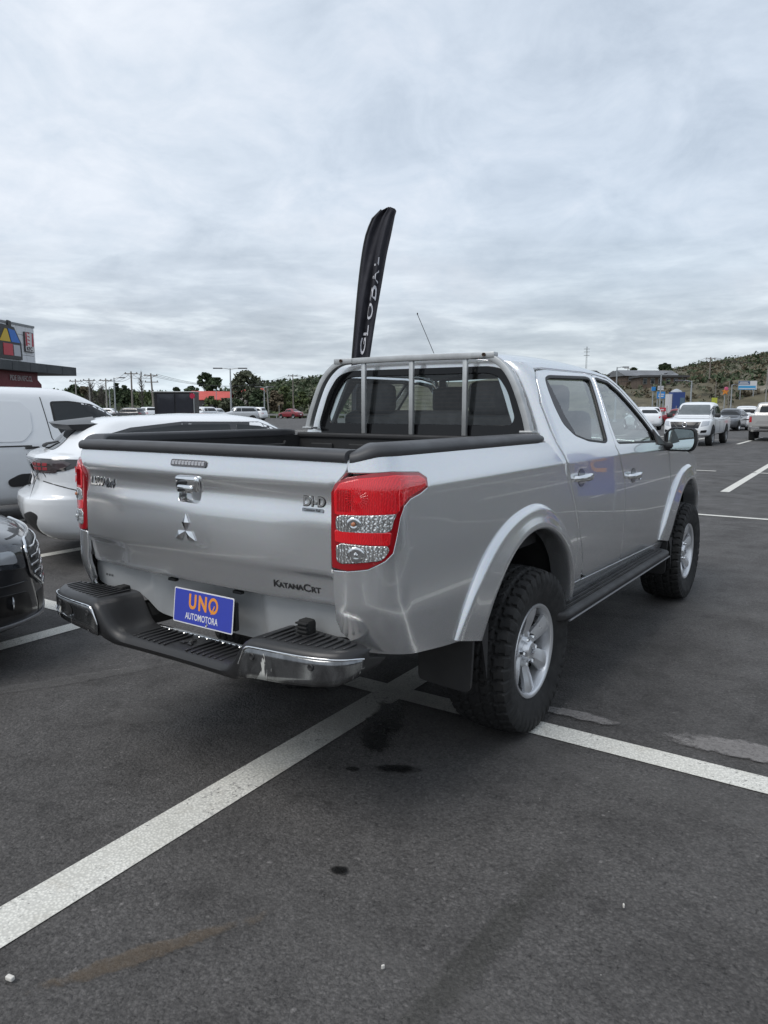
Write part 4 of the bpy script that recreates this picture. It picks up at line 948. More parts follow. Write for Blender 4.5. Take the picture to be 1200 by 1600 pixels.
# ---- interior
FAB = mat('seat_fabric', (.045,.046,.05), .85, var=.2, vscale=20, bump=.3); INT = mat('cabin_plastic', (.035,.036,.038), .6); LTRIM = mat('roof_lining', (.30,.30,.29), .9)
def seat(x, y, w, bench=False, heads=(0,)):
    s_ = empty('bench_seat' if bench else 'front_seat', (x, y, .82)); s_.parent = TR
    b2 = B(); b2.box((0,.20,.10), (w,.48,.16), bev=.05); b2.obj('seat_cushion', FAB, s_, angle=60)
    b2 = B(); b2.box((0,-.08,.40), (w,.14,.56), M=Matrix.Rotation(rad(-12) if not bench else rad(-8), 3, 'X').inverted() if 0 else Matrix.Rotation(rad(12 if not bench else 8), 3, 'X'), bev=.05); b2.obj('seat_back', FAB, s_, angle=60)
    for h in heads:
        b2 = B(); b2.box((h,-.155,.745), (.265,.10,.185), bev=.045); b2.obj('headrest', FAB, s_, angle=60)
        b2 = B()
        for q in (-.06,.06): b2.tube([(h+q,-.145,.60),(h+q,-.15,.70)], .006, 6)
        b2.obj('headrest_post', CHROME, s_)
seat(-.36, 1.52, .52); seat(.36, 1.52, .52); seat(0, .66, 1.24, True, (-.38,.38))
b2 = B(); b2.box((0,2.16,1.12), (1.42,.42,.26), bev=.08); b2.obj('dashboard', INT, TR, angle=60)
b2 = B(); n = 32
b2.tube([(-.36+.185*math.cos(2*PI*k/n), 1.93-.06*math.sin(2*PI*k/n), 1.16+.175*math.sin(2*PI*k/n)) for k in range(n+1)], .016, 8, False); b2.box((-.36,1.95,1.16),(.17,.05,.12),bev=.03); b2.obj('steering_wheel', INT, TR, angle=60)
b2 = B(); b2.box((0,1.35,.66), (1.36,2.0,.06)); b2.obj('cabin_floor', INT, TR)
panel('roof_lining', [(-.95,.46),(.95,.46),(.95,1.56),(-.95,1.56)], [], lambda u, y: roof_f(u, y)-Vector((0,0,.035)), LTRIM, TR, .15, .01, flip=True)
for sg in (1,-1):
    b2 = B(); b2.box((sg*.77,1.30,.98),(.05,1.72,.50),bev=.02); b2.obj('door_lining', INT, TR)
    b2 = B(); b2.tube([(sg*(_XC(z)-.03), y, z) for y, z in ((1.17,1.28),(1.20,1.45),(1.29,1.70))], .026, 6); b2.obj('centre_pillar', LTRIM, TR)
    b2 = B(); b2.tube([(sg*(_XC(z)-.09), y, z) for y, z in ((.44,1.28),(.46,1.5),(.52,1.68))], .04, 6); b2.obj('rear_pillar_trim', INT, TR)
b2 = B(); b2.box((0,.52,1.30),(1.3,.22,.02),bev=.008); b2.obj('parcel_shelf', INT, TR)
b2 = B(); b2.box((0,1.66,1.705),(.22,.02,.055),bev=.01); b2.obj('rear_view_mirror', INT, TR)

# ---- wheels with all-terrain tyres
def tyre_mesh(R=.39, W=.285, rim=.218, blocks=42):
    # across-tread profile: position x and radius
    xs = []; K = 34
    prof = []
    for i in range(9):                                    # outer sidewall from bead up
        t = i/8; prof.append((W/2*(.80+.24*math.sin(PI*t*.62)+.0*t) , rim-.008+(R-.042-rim)*t, 0))
    tread = np.linspace(W*.5, -W*.5, K)
    for x in tread:
        u = x/(W*.5); prof.append((x, R-.012*abs(u)**3-.006*u*u, 1))
    for i in range(8, -1, -1):
        t = i/8; prof.append((-W/2*(.80+.24*math.sin(PI*t*.62)), rim-.008+(R-.042-rim)*t, 0))
    n = blocks*9; V = []; m = len(prof)
    for k in range(n):
        th = 2*PI*k/n; ph = k/9.
        for i, (x, r, tr) in enumerate(prof):
            rr = r; xx = x
            u = x/(W*.5)
            if tr:
                au = abs(u)
                g = 0
                if .60 < au: lat = (ph + (.5 if u > 0 else 0) + .10*math.sin(au*9)) % 1; g = .012 if lat < .22 else 0; 
                elif .24 < au <= .60: lat = (ph*1 + .25*math.sin(u*14) + (.3 if u > 0 else .8)) % 1; g = .010 if lat < .17 else (.004 if .55 < lat < .62 else 0)
                else: lat = (ph + .35*u*4) % 1; g = .009 if lat < .14 else (.004 if .5 < lat < .56 else 0)
                if abs(au-.60) < .045 + .02*math.sin(2*PI*ph): g = max(g, .011)
                if abs(au-.22) < .045 + .02*math.sin(2*PI*ph+2): g = max(g, .010)
                rr -= g
            else:
                t = (r-rim)/(R-.042-rim)
                if t > .72:
                    lat = (ph + (.5 if x > 0 else 0)) % 1; b_ = .006 if lat > .25 else -.001
                    if lat > .25 and (t < .86 and lat > .62): b_ = .002
                    xx = x + math.copysign(b_, x)
                elif abs(t-.12) < .07: xx = x + math.copysign(.003, x)
            V.append((xx, rr*math.cos(th), rr*math.sin(th)))
    F = [(k*m+i, k*m+i+1, ((k+1) % n)*m+i+1, ((k+1) % n)*m+i) for k in range(n) for i in range(m-1)]
    me = bpy.data.meshes.new('tyre'); me.from_pydata(V, [], F)
    bm = bmesh.new(); bm.from_mesh(me); bmesh.ops.recalc_face_normals(bm, faces=bm.faces[:]); bm.to_mesh(me); bm.free()
    me.polygons.foreach_set('use_smooth', [True]*len(me.polygons)); me.set_sharp_from_angle(angle=rad(28)); me.materials.append(RUBBER); return me
TYRE = tyre_mesh()
def rim_parts(par, rim=.218, X=.124):
    "outboard is +x; X = outboard lip"
    b2 = B(); b2.lathe([(X-.004,rim-.016),(X+.004,rim-.006),(X+.004,rim+.002),(X-.006,rim+.006),(X-.03,rim-.004),(-X,rim-.004),(-X,rim-.02),(X-.10,rim-.028),(X-.03,rim-.024),(X-.004,rim-.016)], n=64); b2.obj('rim', ALLOY, par, angle=40)
    b2 = B(); b2.lathe([(X-.075,.0001),(X-.075,rim-.02)], n=40); b2.lathe([(-.06,.0001),(-.05,rim-.03)], n=24); b2.obj('brake_disc', mat('brake_dark',(.03,.03,.032),.6,.5), par)
    for k in range(6):
        a = 2*PI*k/6+rad(12); c, s_ = math.cos(a), math.sin(a)
        # spoke: broad facetted wedge with a raised ridge
        st_ = [(.040,.030,X-.045,.012),(.085,.034,X-.040,.012),(.140,.042,X-.024,.022),(.185,.050,X-.014,.024),(.206,.052,X-.014,.014)]
        V = []
        for r, hw, x, ridge in st_:
            for q, xx in ((-1,x-.020),(-1,x-.004),(-.35,x+ridge*.35),(.45,x+ridge*.15),(1,x-.004),(1,x-.020)):
                V.append((xx, r*c-q*hw*s_, r*s_+q*hw*c))
        m = 6; F = [(i*m+j, i*m+(j+1) % m, (i+1)*m+(j+1) % m, (i+1)*m+j) for i in range(4) for j in range(m)]+[tuple(range(m)), tuple(4*m+j for j in range(m))]
        q_ = B(); q_.add(V, F); q_.obj('spoke', ALLOY, par, angle=25)
        an = a+PI/6; nb = B(); nb.lathe([(X-.05,.0125),(X-.022,.0115),(X-.014,.008),(X-.013,.0001)], (0,.066*math.cos(an),.066*math.sin(an)), 'x', 6); nb.lathe([(X-.048,.017),(X-.046,.019),(X-.05,.021)], (0,.066*math.cos(an),.066*math.sin(an)), 'x', 14); nb.obj('wheel_nut', CHROME, par)
    b2 = B(); b2.lathe([(X-.055,.088),(X-.042,.084),(X-.040,.050),(X-.020,.044),(X-.012,.036),(X-.010,.0001)], n=32); b2.obj('hub_cap', ALLOY, par, angle=35)
    for a in (90,210,330): eb = B(); rhomb(eb, 0, rad(a), .022, .013); o = eb.obj('hub_emblem', DCHROME, par); o.matrix_local = frame((X-.009,0,0),(0,1,0),(0,0,1))
def wheel(name, par, loc, flipx, tilt=0):
    e = empty(name, loc); e.parent = par; e.rotation_euler = (tilt, 0, PI if flipx else 0)
    t = link('tyre', TYRE, None, e); rim_parts(e); return e
for sg in (1,-1):
    wheel('wheel', TR, (sg*.758, 0, .389), sg < 0, .3); wheel('wheel', TR, (sg*.772, 3.0, .389), sg < 0, 1.15)
# ================================================================ OTHER VEHICLES
def shell(spec, nu=(8,7,22,7,8), nt_=46):
    """spec: list of rings from the sill up to the middle of the roof:
    (yf, yr, w, zf, zs, zr, rf, rr, bf, br) = front y, rear y, half width, heights front/side/rear, corner radii, bulges"""
    k = len(spec); ts = []; d = 0
    for i, s in enumerate(spec):
        if i:
            p = spec[i-1]; d += max(.02, abs(s[4]-p[4]) + .35*(abs(s[0]-p[0])+abs(s[1]-p[1])) + .5*abs(s[2]-p[2]))
        ts.append(d)
    fs = [interp(ts, [s[c] for s in spec]) for c in range(10)]
    tt = sorted(set(list(np.linspace(0, d, nt_)) + ts))
    R = []
    for t in tt:
        yf, yr, w, zf, zs, zr, rf, rb, bf, br = (f(t) for f in fs)
        w = max(w, .001); rf = min(rf, w*.9); rb = min(rb, w*.9); P = []
        for i in range(nu[0]): x = (w-rf)*i/nu[0]; P.append((x, yf-bf*(x/w)**2))
        bx = yf-bf*((w-rf)/w)**2
        for i in range(nu[1]): a = PI/2*i/nu[1]; P.append((w-rf+rf*math.sin(a), bx-rf*1.3*(1-math.cos(a))))
        y0 = bx-rf*1.3; ry = yr+br*((w-rb)/w)**2; y1 = ry+rb*1.1
        for i in range(nu[2]): P.append((w, y0+(y1-y0)*i/nu[2]))
        for i in range(nu[3]): a = PI/2*i/nu[3]; P.append((w-rb+rb*math.cos(a), y1-rb*1.1*math.sin(a)))
        for i in range(nu[4]+1): x = (w-rb)*(1-i/nu[4]); P.append((x, yr+br*(x/w)**2))
        row = []
        for x, y in P:
            q = (y-yr)/max(.01, yf-yr); z = zs + (zf-zs)*smooth(.50, 1.0, q) + (zr-zs)*(1-smooth(0, .42, q)); row.append((x, y, z))
        R.append(row + [(-x, y, z) for x, y, z in reversed(row[1:-1])])
    n = len(R[0]); V = [p for r in R for p in r]
    F = [(i*n+j, (i+1)*n+j, (i+1)*n+(j+1) % n, i*n+(j+1) % n) for i in range(len(R)-1) for j in range(n)]
    F.append(tuple(range(n)))
    return V, F
class Car:
    def __init__(s, name, spec, m, label, cat, group=None, lo=False):
        s.root = empty(name, (0,0,0), label, cat, group); s.lo = lo
        V, F = shell(spec, (5,4,14,4,5) if lo else (10,8,26,8,10), 30 if lo else 60)
        bb = B(); bb.add(V, F); s.body = bb.obj('body', m, s.root, angle=70); me = s.body.data
        s.bvh = BVHTree.FromPolygons([v.co for v in me.vertices], [tuple(p.vertices) for p in me.polygons])
    def fn(s, view, sg=1):
        if view == 'side': d, o = Vector((-sg,0,0)), lambda u, v: Vector((sg*4, u, v))
        elif view == 'front': d, o = Vector((0,-1,0)), lambda u, v: Vector((u, 9, v))
        elif view == 'rear': d, o = Vector((0,1,0)), lambda u, v: Vector((u, -9, v))
        else: d, o = Vector((0,0,-1)), lambda u, v: Vector((u, v, 9))
        def f(u, v):
            h = s.bvh.ray_cast(o(u, v), d)
            if h[0] is None:
                q = s.bvh.find_nearest(o(u,v)+d*(3.2 if view == 'side' else 6.5)); return q[0]
            return h[0]
        return f
    def dec(s, name, view, poly, m, sg=1, off=.004, thick=.006, step=None, par=None, r=0, holes=[]):
        if r: poly = rounded(poly, r, 3)
        # orientation: make normals face outwards
        flip = {'side': sg < 0, 'front': True, 'rear': False, 'top': False}[view]
        return panel(name, poly, holes, s.fn(view, sg), m, par or s.root, step or (.14 if s.lo else .05), thick, off=off, flip=flip, lip=.002, lipd=.003)
    def both(s, name, poly, m, **k):
        for sg in (1,-1): s.dec(name, 'side', poly, m, sg, **k)
    def mirrored(s, name, view, poly, m, **k):
        s.dec(name, view, poly, m, **k); s.dec(name, view, [(-a, b) for a, b in reversed(poly)], m, **k)
    def wheels(s, yf, yr, R, w, W=.2, rim=ALLOY, n=5, arch=BLACKP, clad=0):
        for y in (yf, yr):
            for sg in (1,-1):
                pl = [(y+(R+.06+clad)*math.cos(a), max(.26, R+(R+.06+clad)*math.sin(a))) for a in np.linspace(-.45, PI+.45, 26)]
                if clad: s.dec('arch_cladding', 'side', pl, arch, sg, off=.004)
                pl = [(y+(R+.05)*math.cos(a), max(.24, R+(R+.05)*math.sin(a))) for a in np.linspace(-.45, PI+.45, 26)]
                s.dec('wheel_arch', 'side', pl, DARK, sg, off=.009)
                e = empty('wheel', (sg*(w-W/2+.012), y, R)); e.parent = s.root; e.rotation_euler = (.3,0,0 if sg > 0 else PI)
                small_wheel(e, R, W, rim, n, s.lo)
    def mirror(s, y, z, w, m, sz=1.):
        for sg in (1,-1):
            b = B(); b.box((sg*(w+.10), y, z), (.20*sz,.10*sz,.14*sz), bev=.04*sz); b.tube([(sg*(w-.08), y+.03, z-.05), (sg*(w+.05), y, z-.03)], .02, 6); b.obj('door_mirror', m, s.root, angle=60)
_WM = {}
def small_wheel(par, R, W, rm, n, lo):
    k = (round(R,3), W, rm.name, n, lo)
    if k not in _WM:
        q = R*.66; seg = 24 if lo else 40; h = W/2
        b = B(); b.lathe([(h*.8,q-.005),(h*.98,q+.02),(h,R*.86),(h*.92,R*.97),(h*.8,R),(0,R),(-h*.8,R),(-h,R*.9),(-h,q)], n=seg); t = b.obj('tyre', RUBBER, None, angle=40)
        b = B(); b.lathe([(h*.86,q+.006),(h*.92,q),(h*.86,q-.018),(h*.3,q-.03)], n=seg)
        b.lathe([(h*.45,.0001),(h*.5,R*.12),(h*.3,R*.16)], n=12)
        for i in range(n):
            a = 2*PI*i/n; c, s_ = math.cos(a), math.sin(a)
            for da in (0,):
                V = []
                for r, hw, x in ((R*.08,R*.07,h*.55),(q-.01,R*.13,h*.82)):
                    for qq, xx in ((-1,x-.03),(-.8,x),(.8,x),(1,x-.03)): V.append((xx, r*c-qq*hw*s_, r*s_+qq*hw*c))
                b.add(V, [(0,1,5,4),(1,2,6,5),(2,3,7,6),(3,0,4,7)])
        r2 = b.obj('rim', rm, None, angle=35)
        b = B(); b.lathe([(h*.2,.0001),(h*.2,q-.01)], n=20); d = b.obj('brake_disc', DARK, None)
        _WM[k] = [t.data, r2.data, d.data]
        for o in (t, r2, d): bpy.data.objects.remove(o)
    for nm, me in zip(('tyre','rim','brake_disc'), _WM[k]):
        o = bpy.data.objects.new(nm, me); COL.objects.link(o); o.parent = par
HL = mat('headlight_glass',(.45,.47,.5),.06,.3,1.); TLR = mat('tail_lens',(.42,.01,.015),.12,0,1.); PLT = mat('plate_white')
def plate(c, view, z=.45, w_=.36, par=None): c.dec('number_plate', view, rounded([(-w_/2,z-.065),(w_/2,z-.065),(w_/2,z+.065),(-w_/2,z+.065)], .01, 2), PLT, off=.012)
# rings: (yf, yr, w, zf, zs, zr, rf, rr, bf, br)
def hatch_spec(Lh=2.05, w=.88, H=1.47, hood=.98, cowl=.95, belt=.95, rf_=.55, rroof=1.35, tail=1.0, slope=.35, nose=.72):
    return [(Lh-.22,-Lh+.20,w-.10,.20,.22,.24,.45,.40,.10,.06),(Lh-.06,-Lh+.05,w-.03,.27,.30,.32,.50,.40,.14,.08),(Lh,-Lh,w,.42,.46,.50,.52,.38,.16,.08),
     (Lh-.02,-Lh+.03,w+.0,nose-.06,.66,.72,.50,.34,.16,.08),(Lh-.10,-Lh+.07,w-.005,nose+.04,.78,.85,.46,.32,.18,.08),(Lh-.24,-Lh+.10,w-.015,nose+.10,belt-.07,.93,.44,.30,.20,.08),
     (cowl+.05,-Lh+.15,w-.045,hood,belt,tail,.30,.28,.14,.07),(cowl-.10,-Lh+.20,w-.065,hood+.04,belt+.03,tail+.04,.30,.27,.14,.07),
     (rf_+.07,-rroof-.06,w-.235,H-.13,H-.15,H-.12,.22,.20,.08,.05),(rf_-.05,-rroof+.03,w-.285,H-.06,H-.08,H-.06,.22,.20,.08,.05),(rf_-.30,-rroof+.25,w-.38,H-.018,H-.03,H-.02,.2,.2,.06,.04),(.05,-.75,.15,H,H,H-.005,.1,.1,0,0),(-.2,-.45,.002,H,H,H,.001,.001,0,0)]
def std_windows(c, spec_belt, H, yA, yB, yC, w=.88, belt=.99, hood=.98, split=0., tail=1.05, slope_f=.30, top=None, rearq=True, wsz=None):
    tp = top or H-.17
    c.dec('windscreen', 'front', [(-w+.22,hood+.05),(w-.22,hood+.05),(w-.33,tp+.055),(-w+.33,tp+.055)], CARGLASS, r=.05)
    c.dec('rear_window', 'rear', [(-w+.28,tail+.07),(w-.28,tail+.07),(w-.38,tp+.035),(-w+.38,tp+.035)], CARGLASS, r=.05)
    c.both('front_side_window', [(split+.03,belt),(yA-.04,belt),(yB+.05,tp-.02),(yB-.12,tp),(split+.03,tp+.005)], CARGLASS, r=.025)
    c.both('rear_side_window', [(yC-.16,belt+.02),(split-.03,belt),(split-.03,tp+.005),(yC+.28,tp)], CARGLASS, r=.03)

# ---------------- white crossover right behind the truck's left side
def crossover():
    H = 1.46; w = .91
    spec = [(1.95,-1.90,.80,.20,.25,.27,.45,.35,.10,.05),(2.1,-2.03,.88,.30,.33,.36,.5,.38,.14,.10),(2.15,-2.12,.905,.45,.48,.50,.5,.40,.16,.13),(2.15,-2.135,.912,.60,.60,.62,.5,.40,.16,.14),
      (2.13,-2.12,.91,.70,.66,.675,.48,.38,.16,.14),(2.12,-2.03,.905,.73,.70,.70,.48,.36,.16,.10),(2.08,-1.97,.90,.80,.80,.83,.46,.36,.18,.10),(2.02,-2.005,.895,.84,.87,.93,.44,.38,.18,.14),(1.95,-2.03,.885,.88,.92,1.02,.42,.40,.2,.16),(1.85,-1.99,.875,.90,.95,1.075,.42,.40,.2,.15),
      (1.15,-1.88,.85,.99,1.0,1.10,.3,.38,.14,.12),(.98,-1.82,.83,1.03,1.03,1.13,.3,.36,.14,.12),(.45,-1.60,.70,1.33,1.32,1.315,.22,.26,.08,.08),(.28,-1.46,.645,1.405,1.395,1.39,.22,.24,.08,.06),(.05,-1.25,.54,1.442,1.435,1.425,.2,.2,.06,.04),(-.1,-.75,.2,1.46,1.458,1.45,.1,.1,0,0),(-.2,-.5,.002,1.46,1.46,1.46,.001,.001,0,0)]
    c = Car('white_crossover', spec, WHITE, 'white coupe crossover with black spoiler and black tail light bar, parked behind the pickup', 'car')
    GL = mat('gloss_black',(.012,.012,.013),.08,0,1.)
    SMK = mat('smoked_lens',(.06,.045,.048),.06,0,1.,var=.5,vscale=10)
    c.dec('light_bar', 'rear', [(-.74,.925),(.74,.925),(.76,1.035),(-.76,1.035)], GL, r=.03)
    for sg in (1,-1):
        pl = [(-2.2,.90),(-1.72,.935),(-1.50,1.01),(-1.56,1.035),(-1.9,1.045),(-2.2,1.04)]
        o = c.dec('tail_light', 'side', pl, GL, sg, off=.006, r=.02)
        pl = [(sg*.50,.915),(sg*.82,.915),(sg*.83,1.03),(sg*.50,1.035)]
        if sg < 0: pl = pl[::-1]
        c.dec('tail_light_lens', 'rear', pl, SMK, off=.009, r=.015, par=o)
        c.dec('tail_light_lens', 'side', [(-1.93,.93),(-1.74,.948),(-1.66,1.0),(-1.72,1.025),(-1.93,1.03)], SMK, sg, off=.010, r=.01, par=o)
        for i in range(4):
            for j in range(2):
                xx = sg*(.56+.06*i); o2 = c.dec('lens_cell', 'rear', [(xx-.02,.94+.04*j),(xx+.02,.94+.04*j),(xx+.02,.965+.04*j),(xx-.02,.965+.04*j)], mat('lens_pink',(.30,.04,.05),.2), off=.012, par=o, thick=.003)
    c.dec('rear_window', 'rear', [(-.56,1.115),(.56,1.115),(.50,1.335),(-.50,1.335)], CARGLASS, r=.05)
    b = B(); 
    V = []
    for x in np.linspace(-.62,.62,15): 
        e = abs(x)/.62; y = -1.80+.14*e**3; V += [(x,y,1.375-.02*e),(x,y+.04,1.325-.02*e),(x,y+.30-.06*e,1.31-.02*e),(x,y+.42-.06*e,1.425-.06*e**2)]
    b.add(V, [(i*4+k,(i+1)*4+k,(i+1)*4+(k+1) % 4,i*4+(k+1) % 4) for i in range(14) for k in range(4)]+[(0,1,2,3),(56,57,58,59)]); b.obj('spoiler', mat('spoiler_black',(.015,.015,.017),.35), c.root, angle=40)
    b = B(); b.tube([(.0,-1.86,1.135),(.10,-1.83,1.16),(.36,-1.74,1.19)], [.02,.014,.008], 6); b.obj('rear_wiper', BLACKP, c.root)
    c.dec('number_plate', 'rear', [(-.18,.76),(.18,.76),(.18,.87),(-.18,.87)], PLT, off=.012)
    for sg in (1,-1):
        pl = [(sg*.40,.30),(sg*.62,.30),(sg*.78,.52),(sg*.72,.56),(sg*.50,.50)]
        if sg < 0: pl = pl[::-1]
        c.dec('bumper_insert', 'rear', pl, BLACKP, r=.03)
    c.dec('rear_diffuser', 'rear', [(-.40,.27),(.40,.27),(.38,.46),(-.38,.46)], BLACKP, r=.03)
    c.both('front_side_window', [(-.05,1.02),(.85,1.01),(.46,1.24),(.20,1.33),(-.05,1.35)], CARGLASS, r=.02)
    c.both('rear_side_window', [(-1.46,1.12),(-1.1,1.05),(-.12,1.02),(-.12,1.35),(-.6,1.35),(-1.1,1.29),(-1.45,1.19)], CARGLASS, r=.02)
    c.both('window_trim', [(-1.55,1.105),(-1.1,1.025),(.92,.985),(.50,1.26),(.20,1.375),(-.6,1.38),(-1.1,1.325),(-1.54,1.20)], GL, off=.002)
    c.dec('windscreen', 'front', [(-.66,1.04),(.66,1.04),(.56,1.36),(-.56,1.36)], CARGLASS, r=.05)
    for sg in (1,-1): c.dec('door_seam', 'side', [(-1.02,.45),(-1.012,.45),(-.985,1.03),(-.993,1.03)], SEAL, sg, off=.003); c.dec('panel_seam', 'side', [(-2.1,.895),(-1.6,.75),(-1.43,.63),(-1.43,.622),(-1.6,.742),(-2.1,.887)], SEAL, sg, off=.002, thick=.003)
    c.wheels(1.28,-1.22,.345,.915,.225,n=5); c.mirror(.72,1.0,.86,GL)
    c.mirrored('headlight','front',[(.45,.72),(.80,.74),(.80,.80),(.45,.80)],HL,r=.02)
    return c
xo = crossover(); xo.root.location = (-4.02, 2.70, 0); xo.root.rotation_euler = (0,0,rad(-29))

# ---------------- white panel van
def van():
    spec = [(2.05,-2.1,.80,.22,.25,.27,.45,.2,.1,.03),(2.18,-2.18,.89,.35,.35,.36,.5,.16,.14,.03),(2.2,-2.2,.92,.5,.5,.5,.5,.14,.16,.03),(2.16,-2.2,.93,.75,.75,.75,.5,.12,.18,.03),(2.05,-2.2,.93,.95,.93,.9,.5,.12,.2,.03),(1.85,-2.19,.925,1.03,1.02,1.0,.5,.12,.2,.03),
      (1.35,-2.18,.905,1.13,1.12,1.1,.4,.12,.2,.03),(.60,-2.14,.80,1.58,1.56,1.56,.25,.14,.12,.03),(.40,-2.10,.755,1.68,1.70,1.72,.25,.16,.1,.03),(.20,-2.03,.67,1.755,1.768,1.775,.2,.16,.08,.03),(0,-1.9,.5,1.79,1.795,1.795,.2,.2,.05,0),(-.5,-1.2,.1,1.81,1.81,1.81,.05,.05,0,0),(-.7,-.9,.002,1.81,1.81,1.81,.001,.001,0,0)]
    c = Car('white_van', spec, WHITE, 'white panel van with black door mouldings, standing behind the white crossover at left', 'van')
    c.both('front_side_window', [(.02,1.12),(.98,1.10),(1.10,1.13),(.72,1.40),(.40,1.55),(.10,1.59),(-.12,1.58),(-.10,1.35)], glass('van_glass',(.10,.13,.13),.8) if 0 else CARGLASS, r=.04)
    c.both('window_seal', [(-.02,1.10),(1.20,1.08),(.78,1.42),(.42,1.575),(.10,1.615),(-.15,1.605),(-.13,1.33)], SEAL, r=.04, off=.002)
    c.dec('windscreen', 'front', [(-.68,1.15),(.68,1.15),(.62,1.62),(-.62,1.62)], CARGLASS, r=.06)
    for sg in (1,-1):
        c.dec('pressed_panel', 'side', [(-1.25,1.08),(-.55,1.08),(-.42,1.22),(-.42,1.48),(-.52,1.60),(-1.25,1.60)], paint('white_paint_panel',(.70,.72,.74)), sg, off=-.0 if 0 else .010, thick=.012, r=.05)
        c.dec('pressed_panel', 'side', [(-2.0,1.08),(-1.4,1.08),(-1.4,1.60),(-2.0,1.60)], paint('white_paint_panel',(.70,.72,.74)), sg, off=.010, thick=.012, r=.05)
        for a in ([(-.27,1.66),(-.262,1.66),(-.18,1.12),(-.02,.86),(.02,.40),(.012,.40),(-.028,.86),(-.188,1.12)], [(-1.33,1.66),(-1.322,1.66),(-1.322,.4),(-1.33,.4)], [(1.05,1.05),(1.058,1.05),(1.10,.45),(1.092,.45)]): c.dec('door_seam', 'side', a, SEAL, sg, off=.004)
        c.dec('sliding_rail', 'side', [(-2.0,1.015),(-.45,1.015),(-.45,1.03),(-2.0,1.03)], SEAL, sg, off=.004)
        b = B(); b.box((sg*.945,-.05,1.045),(.03,.22,.035),bev=.012); b.obj('door_handle', BLACKP, c.root, angle=60)
        b = B(); b.box((sg*.935,-.45,1.0),(.03,.18,.03),bev=.012); b.obj('door_handle', BLACKP, c.root, angle=60)
        c.dec('side_moulding', 'side', [(-.75,.50),(.80,.50),(.92,.58),(.80,.66),(-.62,.66),(-.78,.58)], BLACKP, sg, off=.016, thick=.03, r=.05)
        c.dec('side_moulding', 'side', [(-1.9,.50),(-1.75,.50),(-1.75,.66),(-1.9,.66)], BLACKP, sg, off=.016, thick=.03, r=.03)
    c.mirrored('headlight','front',[(.50,.80),(.86,.84),(.86,.98),(.55,.98)],HL,r=.03); c.dec('lower_grille','front',[(-.6,.35),(.6,.35),(.55,.6),(-.55,.6)],BLACKP,r=.03)
    c.wheels(1.35,-1.45,.33,.93,.21,rim=mat('steel_rim',(.3,.31,.32),.4,.6),n=8); c.mirror(.92,1.12,.90,BLACKP,1.15)
    return c
vn = van(); vn.root.location = (-7.95, 2.85, 0); vn.root.rotation_euler = (0,0,rad(-12))

